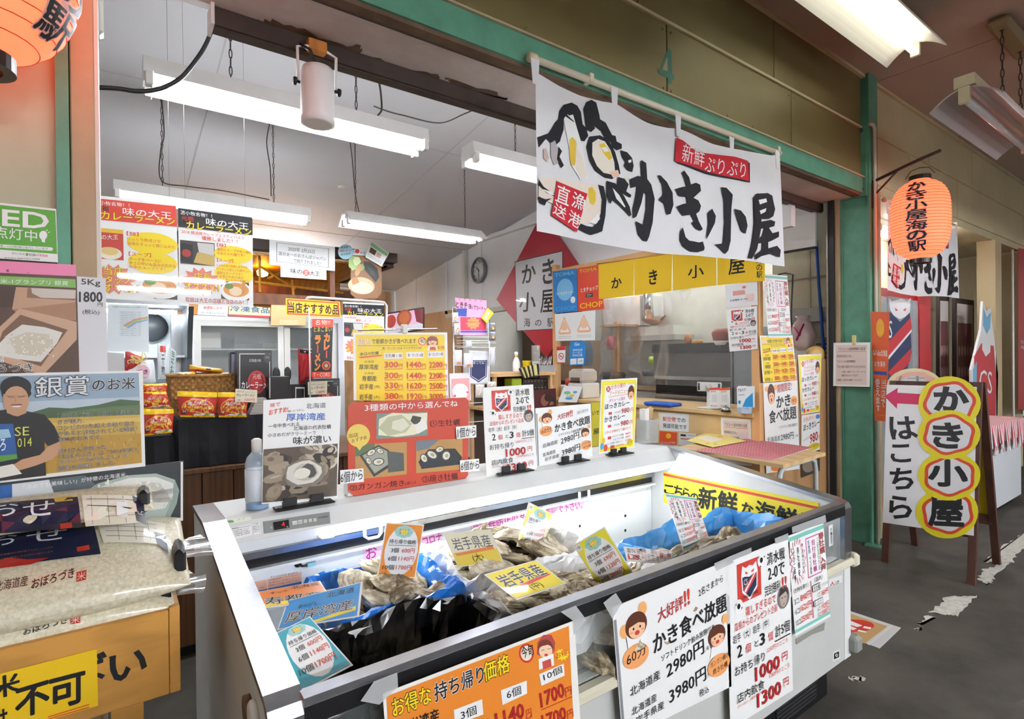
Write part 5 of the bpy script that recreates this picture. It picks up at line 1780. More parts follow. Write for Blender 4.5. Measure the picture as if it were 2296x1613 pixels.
BAN = '''
P I 1246,296 1252,250 1262,236 1280,231 1292,238 1300,252 1304,280 1311,288 1305,246 1311,231 1322,226 1332,233 1339,262 1340,270 1352,278 1362,298 1366,306 1374,308 1376,320 1388,326 1388,336 1376,340 1366,332 1364,322 1350,312 1342,296 1330,286 1327,284 1330,290 1322,298 1312,292 1316,306 1308,318 1296,316 1288,296 1284,280 1272,256 1262,268 1262,292 1256,310
P I 1203,309 1228,300 1242,276 1252,266 1258,300 1254,318 1240,330 1222,312 1206,332
P w 1262,268 1266,262 1283,258 1292,290 1304,330 1310,372 1316,400 1300,404 1280,372 1276,340 1268,300
P I 1266,262 1286,276 1284,272 1268,257
P #e6c44a 1275,314 1282,308 1290,318 1292,346 1287,372 1279,372 1275,346
P #f1e6d6 1290,330 1302,350 1314,396 1302,404 1288,376
P #b9b4b4 1232,322 1242,316 1250,340 1250,366 1240,372 1232,352
P #cdb9ae 1216,336 1222,334 1228,356 1224,364 1216,356
P I 1250,330 1258,340 1252,352 1262,372 1256,378 1246,358
P I 1318,308 1340,306 1358,318 1372,344 1380,372 1384,392 1376,398 1366,404 1350,400 1330,384 1318,360 1312,330
P #f0e8d8 1324,322 1336,314 1350,320 1362,340 1370,366 1372,386 1364,394 1348,390 1334,374 1324,350
P #e9c83a 1338,326 1348,324 1360,340 1366,356 1360,362 1348,348
P w 1342,334 1352,332 1360,342 1350,344
P #efcdb4 1360,388 1378,384 1382,396 1368,402
P I 1384,340 1400,344 1412,356 1416,374 1412,388 1400,384 1392,374 1396,366 1388,356
P w 1402,362 1410,360 1410,366 1403,368
P #efe2d4 1206,400 1250,402 1300,412 1340,416 1350,440 1350,480 1330,500 1300,504 1260,470 1220,450 1205,440
P I 1204,416 1222,434 1240,442 1250,438 1232,432 1216,420 1206,404
P I 1203,442 1220,448 1234,446 1222,454 1219,462 1208,456
P w 1210,424 1230,438 1244,440 1234,432
P #e4c43c 1316,424 1324,421 1331,432 1332,452 1326,462 1319,456 1316,440
P I 1336,416 1348,420 1354,450 1352,486 1346,520 1336,524 1322,528 1308,522 1294,514 1300,502 1312,508 1326,510 1336,500 1342,480 1344,450
P w 1318,500 1338,480 1341,492 1332,504
P #e9c83a 1384,404 1392,402 1399,412 1396,426 1388,428 1382,418
P I 1354,408 1372,414 1392,444 1404,466 1408,484 1404,488 1396,478 1380,462 1366,450 1362,460 1354,440
P w 1366,424 1380,440 1394,466 1392,468 1374,448
P I 1378,400 1392,404 1402,416 1396,432 1408,440 1406,446 1386,434 1376,420
'''
KA = 'P I 1405,405 1426,396 1436,398 1434,366 1436,360 1448,366 1450,402 1460,414 1468,446 1462,500 1452,532 1446,543 1436,541 1424,526 1418,498 1438,506 1446,470 1447,436 1440,432 1434,456 1420,488 1412,492 1412,470 1420,440 1423,420 1408,424'
KA2 = 'P I 1476,393 1482,393 1496,408 1508,432 1510,460 1504,480 1496,481 1490,456 1478,448 1488,436 1486,414'
KI = '''P I 1528,388 1533,383 1544,398 1548,414 1560,410 1570,414 1572,428 1554,444 1566,450 1572,462 1568,474 1560,480 1566,496 1576,514 1570,518 1558,512 1550,500 1556,496 1548,482 1530,484 1517,464 1530,458 1540,456 1538,442 1522,440 1514,424 1528,420 1538,418 1534,402
P I 1530,510 1525,520 1524,538 1530,552 1546,564 1562,566 1578,562 1580,556 1576,542 1566,544 1556,542 1544,540 1536,532'''
SHO = '''P I 1616,420 1626,422 1638,438 1636,470 1636,540 1632,562 1626,570 1616,558 1604,548 1622,546 1624,500 1622,450
P I 1588,478 1598,468 1606,484 1604,500 1592,524 1584,538 1590,500
P I 1642,470 1654,474 1664,488 1668,508 1664,526 1656,520 1648,494'''
YA = '''P I 1682,446 1690,436 1718,434 1728,440 1730,452 1734,470 1730,486 1720,492 1702,492 1700,516 1690,560 1678,582 1670,580 1678,546 1684,500
P w 1695,450 1714,446 1716,454 1698,460
P w 1697,474 1714,468 1712,476 1700,482
P I 1694,500 1724,494 1734,498 1732,508 1720,512 1728,524 1742,520 1742,532 1728,540 1718,544 1718,558 1738,552 1746,562 1744,578 1724,570 1700,576 1686,584 1684,574 1702,562 1704,546 1690,548 1694,538 1704,530 1710,512 1696,516'''
for ln in (BAN + KA + '\n' + KA2 + '\n' + KI + '\n' + SHO + '\n' + YA).strip().split('\n'):
    a = ln.split(); s.poly([tuple(map(float, q.split(','))) for q in a[2:]], INK if a[1] == 'I' else a[1])
s.spec_lines('''
P #1b1d24 1518,318 1560,342 1610,352 1673,368 1673,412 1640,404 1580,388 1518,366
P #cf2333 1515,309 1530,316 1560,340 1600,346 1640,354 1669,364 1671,409 1636,400 1582,384 1512,362
t 1526 362 1578 376 1530 322 #f4f2f0 新鮮
t 1580 384 1662 402 1582 350 #f4f2f0 ぷりぷり
P #cf2333 1244,408 1313,436 1290,522 1232,484
t 1240 452 1270 464 1246 414 w2 直
t 1234 480 1262 496 1240 454 w2 送
t 1276 464 1306 476 1282 430 w2 漁
t 1268 500 1294 516 1274 470 w2 港
''')
# number plate painted on the header
s4 = sheet('bay_number', '', '', ('y', 1.7475), [(1474, 130), (1475, 130), (1475, 131), (1474, 131)], col='#2c7a68', thick=.0002, parent=hd, spec='''
P #1f7a66 1478,162 1497,109 1505,112 1507,166 1512,168 1511,181 1507,179 1506,190 1499,187 1498,176 1475,163 1475,150
P #a69a74 1485,156 1496,128 1497,160
''')
# ------------------------------------------------------------------ A-frame sign on the corridor
af = thing('sandwich_board', 'white sandwich board with yellow bubbles and an arrow on the corridor floor', 'sign', (4.4, 1.29, 0))
M_afw = mat('#4a2c22', .5, kind='wood', nscale=9, noise=.3, stretch=(1, 1, .3))
fl1, fl2 = P(1982, 1262, z=0), P(2181, 1308, z=0)
bl1, bl2 = P(2043, 1222, z=0), P(2226, 1262, z=0)
topz = 1.30
def afp(y, z, front=True):
    x = (fl1.x + fl2.x) / 2 if front else (bl1.x + bl2.x) / 2
    xt = 4.34 if front else 4.37
    return Vector((x + (xt - x) * z / topz, y, z))
ya, yb2 = fl1.y, fl2.y
for fr in (True, False):
    for y in (ya, yb2):
        mb = MB(); p0, p1 = afp(y, 0, fr), afp(y, topz - .09, fr); d = (p1 - p0) / 2
        mb.obox((p0 + p1) / 2, (.016, 0, 0), (0, .020, 0), d); mb.build('leg', M_afw, parent=af)
    for z in (.30, topz - .12):
        p0, p1 = afp(ya, z, fr), afp(yb2, z, fr)
        mb = MB(); mb.obox((p0 + p1) / 2, (.012, 0, 0), (0, abs(ya - yb2) / 2, 0), (0, 0, .03)); mb.build('cross_bar', M_afw, parent=af)
pn = Vector((-(topz), 0, (4.34 - (fl1.x + fl2.x) / 2))).normalized()
afpl = (afp(1.3, .7) + Vector((-.02, 0, 0)), pn)
# board face: plane through the front legs
s = Sheet('board_face', '', '', afpl, [(1988, 863), (2190, 868), (2183, 1202), (1979, 1172)], col='#ececee', thick=.008, parent=af, off=.0008, coat=.3)
_sheets.append(s)
back = MB(); q = [afp(ya, .33, False) + Vector((.018, 0, 0)), afp(yb2, .33, False) + Vector((.018, 0, 0)), afp(yb2, topz - .1, False) + Vector((.018, 0, 0)), afp(ya, topz - .1, False) + Vector((.018, 0, 0))]
back.prism(q, (.006, 0, 0)); back.build('back_face', mat('#d9c21e', .5), parent=af)
s.spec_lines('''
P #d01c5c 1983,889 2013,870 2012,881 2066,884 2066,908 2012,905 2011,917
V 2022 935 2030 992 62 k4 は
V 2020 997 2020 1042 46 k4 こ
V 2022 1050 2022 1104 54 k4 ち
V 2016 1112 2022 1170 52 k4 ら
''')
# raised bubbles with a red outline; each its own plate
def bubble(cx, cy, rx, ry, ch, seed, top):
    r = random.Random(seed)
    pts = []
    for i in range(30):
        t = 2 * math.pi * i / 30
        pts.append((cx + rx * math.cos(t) * (1 + .02 * math.sin(3 * t + seed)), cy + ry * math.sin(t)))
    lift = .002 + .0012 * top
    pl2 = (afpl[0] + plane_n(afpl) * lift, pn)
    b = Sheet('bubble_plate', '', '', pl2, pts, col='#e6d81e', thick=.0015, parent=af, off=.0005, coat=.3)
    _sheets.append(b)
    for f, c in ((.86, '#d84a2c'), (.74, '#e2e2e4')):
        q = []
        for i in range(48):
            t = 2 * math.pi * i / 48
            k_ = f * (1 + .045 * math.cos(6 * t + seed))
            q.append((cx + 1 + rx * k_ * math.cos(t) * .96, cy + ry * k_ * math.sin(t) * .94))
        b.poly(q, c)
    return b
bubble(2128, 904, 70, 60, 'か', 1, 1).T('か', 2093, 922, 2174, 926, 56, 'k7')
bubble(2127, 975, 70, 55, 'き', 2, 2).T('き', 2090, 1005, 2160, 1008, 58, 'k6')
b_ = bubble(2128, 1068, 70, 55, '小', 3, 1)
b_.T('小', 2084, 1088, 2168, 1092, 56, 'k9')
bubble(2124, 1150, 70, 58, '屋', 4, 0).T('屋', 2084, 1178, 2160, 1182, 66, 'k8')
# pale oval board peeking out behind
b_ = Sheet('rear_bubble', '', '', (afpl[0] - plane_n(afpl) * .012, pn), [(2050 + 62 * math.cos(t_ * .262), 866 + 40 * math.sin(t_ * .262)) for t_ in range(24)], col='#e6dcae', thick=.004, parent=af)
_sheets.append(b_); b_.spec_lines('P #eab4a4 1998,866 2010,846 2036,834 2070,834 2096,848 2102,866\nP #d8d8da 2012,866 2022,852 2044,843 2070,846 2086,866\nT 2014 862 2076 862 18 #8f9094 は')
# floor sticker by the case
s = sheet('floor_sticker', 'cardboard floor marker with white footprints on a red oval', 'floor marker', ('z', .004), [(1880, 1362), (2020, 1408), (1972, 1454), (1830, 1402)], col='#c9c9c6', thick=.003, spec='''
P #c39a66 1868,1364 1990,1405 1938,1444 1820,1398
P #d8d4cc 1996,1403 2002,1405 1950,1448 1944,1445
E #cc3a2c 1916 1404 44 14
P w 1893,1398 1908,1393 1934,1404 1922,1407
P w 1893,1406 1904,1403 1922,1411 1912,1414
P w 1938,1405 1954,1408 1952,1412 1934,1409
P w 1926,1413 1942,1417 1942,1420 1922,1416
''')
# ------------------------------------------------------------------ shop interior, left and middle
def pext(x0, y0, x1, y1, y):
    xm, ym = (x0 + x1) / 2, (y0 + y1) / 2
    return P(x0, ym, y=y).x, P(x1, ym, y=y).x, P(xm, y1, y=y).z, P(xm, y0, y=y).z
def pbox(name, x0, y0, x1, y1, y, d, m, parent=None, bev=0.):
    a, b, z0, z1 = pext(x0, y0, x1, y1, y)
    return MB().box(a, b, y, y + d, z0, z1, bev=bev).build(name, m, parent=parent)
M_plank = mat('#5b3b22', .6, kind='wood', nscale=6, noise=.35, stretch=(3, 1, .25))
pc = thing('plank_counter', 'dark brown counter clad with upright planks behind the case', 'counter', (.7, 3.3, 0))
MB().box(-.35, 1.58, 3.0, 3.62, .06, .86).build('body', mat('#3a2616', .7), parent=pc)
for i in range(14):
    x0 = -.35 + i * .135
    MB().box(x0 + .002, x0 + .133, 2.97 + (.003 if i % 3 == 0 else 0), 3.0, .06, .865, bev=.003).build('plank', M_plank, parent=pc)
MB().box(-.37, 1.56, 2.95, 3.64, .865, .89, bev=.004).build('counter_top', M_plank, parent=pc)
MB().box(-.3, 1.5, 3.02, 3.6, 0, .06).build('kickboard', M_dark, parent=pc)
M_bcl = mat('#14151b', .85, noise=.2, nscale=12)
def draped(label, x0, x1, y0, y1, z0, z1, seed):
    """cloth-covered box with hanging folds"""
    r = random.Random(seed); n = 60; vs = []; per = 2 * (x1 - x0 + y1 - y0)
    rows = [(0, z1), (.004, z1 - .01), (.012, (z0 + z1) / 2), (.02, z0 + .004)]
    for j, (o, z) in enumerate(rows):
        for i in range(n):
            sd = per * i / n; w_, h_ = x1 - x0, y1 - y0
            if sd < w_: p = (x0 + sd, y0, 0, -1)
            elif sd < w_ + h_: p = (x1, y0 + sd - w_, 1, 0)
            elif sd < 2 * w_ + h_: p = (x1 - (sd - w_ - h_), y1, 0, 1)
            else: p = (x0, y1 - (sd - 2 * w_ - h_), -1, 0)
            f = o + (.012 * math.sin(i * 1.9 + seed) + r.uniform(-.003, .003)) * (j / 3)
            vs.append((p[0] + p[2] * f, p[1] + p[3] * f, z))
    fs = [(j * n + i, j * n + (i + 1) % n, j * n + n + (i + 1) % n, j * n + n + i) for j in range(3) for i in range(n)] + [tuple(range(n))]
    return tag(MB().add(vs, fs, smooth=False).build('black_cloth', M_bcl), label, 'cloth')
zc1 = P(470, 937, y=3.0).z; zc0 = P(360, 978, y=3.0).z
xa, xb, xc = P(325, 980, y=3.0).x, P(393, 980, y=3.0).x, P(600, 980, y=3.0).x
draped('low black cloth covered stand under the leftmost noodle packets', xa - .25, xb - .012, 3.0, 3.5, .89, zc0, 1)
draped('tall black cloth covered stand in the middle of the counter', xb + .012, xc + .28, 3.0, 3.58, .89, zc1, 2)
# noodle packets: bulging pouches
RAMEN = '''
R #f2c81c 0 0 100 18
R #f2c81c 0 92 100 100
T 28 38 74 34 15 w1 味の大王
T 20 62 92 56 20 y2/k5 カレーラーメン
E #e8b23a 50 62 44 38
E #c9352b 50 64 43 36
T 24 52 76 47 17 w1 味の大王
T 22 72 96 66 18 y3/k6 カレーラーメン
P #efe9dc 20,92 40,84 70,80 96,84 96,92
E #7fb04a 70 88 14 4
P #2a2320 6,70 20,68 20,84 6,86
T 8 82 18 81 10 w 中辛
T 50 90 80 88 8 r1 味の王
'''.split('\n')
RAMEN = '\n'.join(l for i, l in enumerate(RAMEN) if i not in (3, 4))
def pouch(name, label, cat, corners, y, bulge, col, spec='', group=None, unit=True, rough=.3):
    pts = [P(*q, y=y) for q in corners]
    xs = [p.x for p in pts]; zs = [p.z for p in pts]
    hm = homog(corners); n = 12
    o_ = sum(pts, Vector()) / 4
    def bl(u, v): return bulge * max(0, (1 - abs(2 * u - 1) ** 2.5) * (1 - abs(2 * v - 1) ** 2.5)) ** .6 + .002 * math.sin(17 * u + 9 * v)
    mb = MB(); vs = []
    for sgn in (1, -1):
        for j in range(n + 1):
            for i in range(n + 1):
                p = P(*hm(100 * i / n, 100 * j / n), y=y) - o_
                vs.append((p.x, p.y - sgn * bl(i / n, j / n), p.z))
    k = n + 1; fs = []
    for j in range(n):
        for i in range(n):
            q = (j * k + i, j * k + i + 1, j * k + k + i + 1, j * k + k + i)
            fs.append(q); fs.append(tuple(k * k + w for w in q[::-1]))
    ob = mb.add(vs, fs, mat(col, rough, coat=.4), smooth=True).build(name)
    ob.location = o_
    tag(ob, label, cat, group)
    if spec:
        s_ = Sheet(name, '', '', ('y', y), corners, deform=ob, unit=True, rough=rough, coat=.4)
        s_.maxlen = .03
        a, b = min(xs), max(xs); c, d = min(zs), max(zs)
        s_.warp = lambda p: Vector((p.x, p.y - bl((p.x - a) / (b - a), (d - p.z) / (d - c)) - .001, p.z))
        _sheets.append(s_); s_.spec_lines(spec)
    return ob
GR = 'red packets of curry ramen on the counter'
pouch('noodle_packet', 'red curry ramen packet standing at the left of the basket front', 'packet', [(396, 877), (487, 880), (482, 936), (404, 935)], 2.985, .02, '#c9352b', RAMEN, GR)
pouch('noodle_packet', 'red curry ramen packet standing beside the price card', 'packet', [(488, 880), (556, 880), (553, 936), (490, 936)], 2.985, .02, '#c9352b', RAMEN, GR)
pouch('noodle_packet', 'red curry ramen packet low at the far left edge', 'packet', [(318, 918), (390, 917), (387, 970), (322, 978)], 2.985, .02, '#c9352b', RAMEN, GR)
pouch('noodle_packet', 'red curry ramen packet in the middle of the left stack', 'packet', [(316, 880), (372, 878), (384, 915), (318, 918)], 3.04, .02, '#c9352b', RAMEN, GR)
pouch('noodle_packet', 'red curry ramen packet at the back of the left stack', 'packet', [(314, 862), (375, 860), (374, 884), (316, 888)], 3.10, .02, '#c9352b', RAMEN, GR)
# price cards for the packets
def smallcard(label, cn, y, price, nm='price_card'):
    sheet(nm, label, 'card', ('y', y), cn, col='#efe3c8', thick=.001, unit=True, spec=f'''
T 8 26 40 25 12 k 味の大王
T 46 26 92 25 10 d コンパクト
T 6 60 88 55 24 k2 カレーラーメン
T 8 92 24 92 12 k 1袋
T 40 92 88 90 20 r1 {price}円
''')
smallcard('cream price card for the single ramen packets', [(528, 872), (577, 875), (576, 903), (527, 901)], 2.95, '300')
# wicker basket with more packets lying in it
M_wick = mat('#a87c42', .7, noise=.3, nscale=60, bump=.6)
ba, bb, bz0, bz1 = pext(384, 842, 532, 905, 3.22)
bk = thing('wicker_basket', 'woven wicker basket full of noodle packets', 'basket', ((ba + bb) / 2, 3.35, bz0))
zz0 = zc1
MB().box(ba + .012, bb - .012, 3.235, 3.48, zz0, zz0 + .01).build('bottom', M_wick, parent=bk)
rowh = .016; nrow = max(3, int((bz1 - zz0) / rowh))
for j in range(nrow):
    mb = MB(); n = 26
    z = zz0 + (j + .5) * (bz1 - zz0) / nrow
    for (xa_, xb_, ya_, yb_) in ((ba, bb, 3.22, 3.22), (bb, bb, 3.22, 3.5), (bb, ba, 3.5, 3.5), (ba, ba, 3.5, 3.22)):
        pts = []
        m_ = 20 if abs(xb_ - xa_) > .1 else 14
        for i in range(m_ + 1):
            t = i / m_; off = .005 * (1 if (i + j) % 2 else -1)
            nx, ny = (0, 1) if abs(xb_ - xa_) > .05 else (1, 0)
            pts.append((xa_ + (xb_ - xa_) * t + nx * off, ya_ + (yb_ - ya_) * t + ny * off, z))
        for a_, b_ in zip(pts, pts[1:]):
            h = (bz1 - zz0) / nrow * .46
            mb.add([(a_[0], a_[1], z - h), (b_[0], b_[1], z - h), (b_[0], b_[1], z + h), (a_[0], a_[1], z + h)], [(0, 1, 2, 3)])
    mb.build('woven_row', M_wick, parent=bk)
MB().tube([(ba - .004, 3.215, bz1), (bb + .004, 3.215, bz1), (bb + .004, 3.505, bz1), (ba - .004, 3.505, bz1), (ba - .004, 3.215, bz1)], .008, n=6).build('rim', M_wick, parent=bk)
for i, (cn, lab) in enumerate((([(398, 836), (440, 832), (440, 846), (398, 846)], 'yellow packet lying at the left of the basket top'), ([(425, 818), (500, 827), (498, 838), (424, 832)], 'yellow packet lying across the top of the pile'), ([(438, 836), (532, 834), (528, 846), (440, 846)], 'yellow packet lying at the right of the basket top'))):
    pouch('noodle_packet', lab, 'packet', cn, 3.30 + .02 * i, .06, '#e0a82c', 'R #c9352b 0 70 60 100\nR k 40 30 54 50', 'yellow packets lying in the wicker basket')
# black curry ramen boxes
BOX = '''
P #d8d4cc 6,6 94,6 94,98 6,98
P #161416 8,7.4 92,7.4 92,98 8,98
T 34 22 68 22 6 #c9c4ba 北海道の味
E #3a3638 86 14 10 10
T 80 16 92 16 5 #8a8688 特製
E #b3262a 56 60 26 22
E #161416 56 60 20 17
E #b3262a 56 60 18 15
T 44 54 68 54 10 #e8c9b8 元祖
T 12 72 98 72 13 w2 カレーラーメン
'''
def rbox(label, x0, y0, x1, y1, y, d, spec, z_base=None):
    a, b, z0, z1 = pext(x0, y0, x1, y1, y)
    z0 = z_base if z_base is not None else z0
    o = tag(MB().box(a, b, y, y + d, z0, z1, bev=.002).build('ramen_box', mat('#161416', .35)), label, 'box', 'black curry ramen boxes')
    s_ = Sheet('ramen_box', '', '', ('y', y), [(x0, y0), (x1, y0), (x1, y1), (x0, y1)], deform=o, unit=True); s_.off = .0006; s_.maxlen = 9; s_.warp = lambda p: p
    _sheets.append(s_); s_.spec_lines(spec)
    return o
rbox('tall black ramen box with a red disc behind the packets', 532, 786, 610, 905, 3.14, .07, BOX, zc1)
rbox('second black ramen box standing behind the tall one', 516, 790, 545, 900, 3.24, .05, 'R #8a86a0 10 4 60 96', zc1)
rbox('narrow black ramen box turned side on', 602, 845, 651, 925, 3.08, .10, 'T 50 78 90 74 12 w カ\nR #d8d4cc 4 2 8 60', zc1)
rbox('black ramen box behind the cream eleven hundred yen card', 690, 850, 762, 925, 3.10, .06, BOX, zc1)
rbox('low black ramen box between the two price cards', 655, 862, 690, 925, 3.14, .08, 'P #d8d4cc 20,10 80,10 80,100 20,100\nP #161416 26,16 76,16 76,100 26,100', zc1)
smallcard('cream price card for the boxed ramen', [(690, 857), (734, 855), (733, 884), (691, 886)], 3.085, '1,100')
pouch('noodle_packet', 'shiny dark red retort pouch behind the boxes', 'packet', [(668, 782), (700, 785), (704, 864), (670, 864)], 3.2, .015, '#b01a22', 'R #161416 10 2 96 12\nR #e2dcd4 40 6 90 9', GR)
st = MB()
for i in range(9):
    st.box(P(560, 900, y=3.02).x + i * .004, P(590, 900, y=3.02).x + i * .002, 3.02, 3.10, zc1 + i * .009, zc1 + i * .009 + .008)
tag(st.build('paper_bags', mat('#b8b0a8', .6)), 'small pile of folded grey paper bags by the price card', 'paper bags')
# mini flag
fl_ = thing('mini_flag', 'small black and red vertical ramen flag on a white pole', 'flag', P(690, 900, y=3.05))
pz = P(693, 690, y=3.05)
MB().tube([(pz.x, 3.05, zc1), (pz.x, 3.05, pz.z)], .004, n=6).build('pole', M_wpl, parent=fl_)
MB().box(pz.x, P(747, 712, y=3.05).x, 3.048, 3.054, P(700, 714, y=3.05).z - .002, P(700, 714, y=3.05).z + .003).build('cross_rod', M_wpl, parent=fl_)
MB().lathe((pz.x, 3.05, zc1), [(.04, 0), (.04, .008), (.01, .012)], n=16).build('foot', M_wpl, parent=fl_)
s = Sheet('flag_cloth', '', '', ('y', 3.045), [(700, 715), (747, 716), (743, 848), (699, 848)], col='#191518', thick=.0008, parent=fl_, unit=True)
_sheets.append(s); s.spec_lines('''
R #e0452e 0 0 100 13
T 14 10 86 9 8 #f6e6d8 名物!!
T 8 21 94 20 8 #f0d43a 1 とまこまい
V 72 24 72 66 26 #e8502c3/#f2c43a9 カレー
V 28 27 28 88 26 #e8502c3/#f2c43a9 ラーメン
E #e8502c 72 78 22 8
E #7a4a2c 72 78 16 6
E #c9b08a 72 78 8 3
R #e0452e 0 89 100 100
T 8 98 90 97 7 #f6e6d8 T・CORS
'''.replace('#f0d43a 1 と', '#f0d43a と'))
# pipe-framed shop card stand: recommended goods + third ramen poster
fr = thing('pipe_sign_stand', 'white pipe frame stand behind the price poster', 'stand', P(775, 900, y=3.72))
yy = 3.72
pp = [(686, 673), (690, 668), (700, 667), (850, 677), (862, 679), (867, 686), (866, 760), (866, 905)]
MB().tube([P(*q, y=yy) for q in pp], .009, n=8).build('pipe', mat('#d8d5d2', .3), parent=fr)
b0 = P(866, 905, y=yy)
MB().tube([(b0.x, yy, b0.z), (b0.x, yy, .02)], .009, n=8).build('pipe', mat('#d8d5d2', .3), parent=fr)
MB().box(b0.x - .35, b0.x + .05, yy - .15, yy + .15, 0, .02).build('foot', M_wpl, parent=fr)
sheet('recommended_sign', 'yellow sign with red border reading recommended goods', 'sign', ('y', 3.69), [(640.7, 669), (762, 677), (764, 712.5), (641, 707)], col='#f2dc28', thick=.002, unit=True, coat=.3, spec='''
R #d84a2c 2 5 98 95
R #f2dc28 4.5 13 95.5 87
T 4 84 96 84 62 k3/#d8644a8 当店おすすめ品
''')
def RPOST(head, full=True):
    return f'''
R {head} 0 3 100 {22 if head != '#d8402f' else 24}
T 3 9 44 9 4 w1 苫小牧名物！！
T 4 15 20 15 5 {'k' if head == '#d8402f' else 'r'}2 元祖
T 36 17 94 17 7.5 w2 味の大王
T 10 23 98 23 8 y3/k7 カレーラーメン
'''
BLACKP = RPOST('#15161a') + '''
T 4 28 88 28 3.4 r1 2018 横須賀カレーフェスティバルで
T 30 33 78 33 4.4 r2 優勝しました！！
R #3c3934 2 35 47 59
P k 2,38 18,39 18,58 2,57
E #a8302a 10 48 6 4
P #c6a85c 24,46 47,48 47,59 19,57
P #c9c6c0 24,36 46,36 46,48 26,46
E y 73 45 27 9
E y 73 66 27 12
T 50 38 62 38 3.6 r1 【麺】
T 50 42.5 98 42.5 3.2 r 濃厚なスープが良く絡む
T 50 46.5 88 46.5 3.2 r 中太ちぢれ麺です！
T 50 54 72 54 4 r1 【スープ】
T 49 59 92 59 2.9 r とろみのある旨味とまろやか
T 49 63 95 63 2.9 r マッチした新しくも懐かしい
T 49 67 84 67 2.9 r 濃厚なスープです！
T 49 70.6 86 70.6 2.9 r ご自宅でお店の味が
T 49 74 94 74 2.9 r お楽しみいただけます(^^)
S #df7c66 28 76 26 15 13
T 19 76 42 76 9 y3/#9c2a1c10 店長
T 7 86 52 86 8 y3/#9c2a1c10 オススメ！
R #4a3424 55 74 94 93
E w 76 84 22 11
E #d9903c 76 82.5 18 7.6
E #ecd2b0 75 84 9 5
E #6a8a3a 66 79 6 3
P #c98a3a 84,72 89,72 88,86 84,86
T 8 98 92 98 5 R1 取扱は大王の店舗と当店のみ！！
'''
REDP = RPOST('#d8402f') + '''
R #c23a2c 0 32 36 62
R #e8b82c 0 32 36 36
T 4 44 30 42 5 w1 味の大王
E #efe6d2 20 56 14 6
E #e0c27a 20 54 10 4
E y 70 43 30 11
E y 70 62 29 11
T 40 37 54 37 4 r1 【麺】
T 41 42 80 42 3.4 r じっくり熟成させ
T 41 46.5 97 46.5 3.4 r 旨味をギュッと閉じ込めた
T 42 57 68 57 4.2 r1 【スープ】
T 42 61.6 80 61.6 3.4 r ポークをベースに
T 42 65.6 97 65.6 3.4 r 辛さの中にも旨みが広がる
T 42 69.4 84 69.4 3.4 r 中辛のスープです！
S #df7c66 24 81 27 15 14
T 12 77 36 77 8 y3/#9c2a1c10 当店
T 5 85 42 85 7 y3/#9c2a1c10 スタッフ
T 0 94 52 93 8 y3/#9c2a1c10 おすすめ！
R #3a2c20 70 76 98 97
E w 78 86 24 11
E #d9903c 77 84.5 20 7.6
E #ecd2b0 76 86 9 5
E #6a8a3a 66 81 7 3
P #c98a3a 86,74 92,74 90,88 86,88
'''
sheet('ramen_poster', 'third ramen poster, black headed, on the pipe frame behind the yellow price list', 'poster', ('y', 3.70), [(769, 677), (861, 681), (862, 812), (770, 808)], thick=.001, unit=True, spec=BLACKP, group='ramen posters')
def hung(s_, pts, top):
    for (px, py) in pts:
        p = P(px, py, y=s_.plane[1]); z1 = zc(p.y)
        MB().tube([(p.x, p.y + .003, p.z - .01), (p.x, p.y + .003, z1)], .0006, n=4).build('hanging_string', mat('#8f8d8c', .9, spec=0.), parent=s_.obj)
s = sheet('ramen_poster', 'red headed ramen poster hanging at the left beside the column', 'poster', ('y', 2.75), [(205, 437), (394.5, 456), (402, 680), (208, 668)], thick=.0012, unit=True, spec=REDP, coat=.5, group='ramen posters')
hung(s, [(222, 440), (380, 455)], 3)
s = sheet('ramen_poster', 'black headed ramen poster hanging to the right of the red one', 'poster', ('y', 2.75), [(399, 460), (566, 482), (568, 689), (402, 681)], thick=.0012, unit=True, spec=BLACKP, coat=.5, group='ramen posters')
hung(s, [(415, 462), (550, 480)], 3)
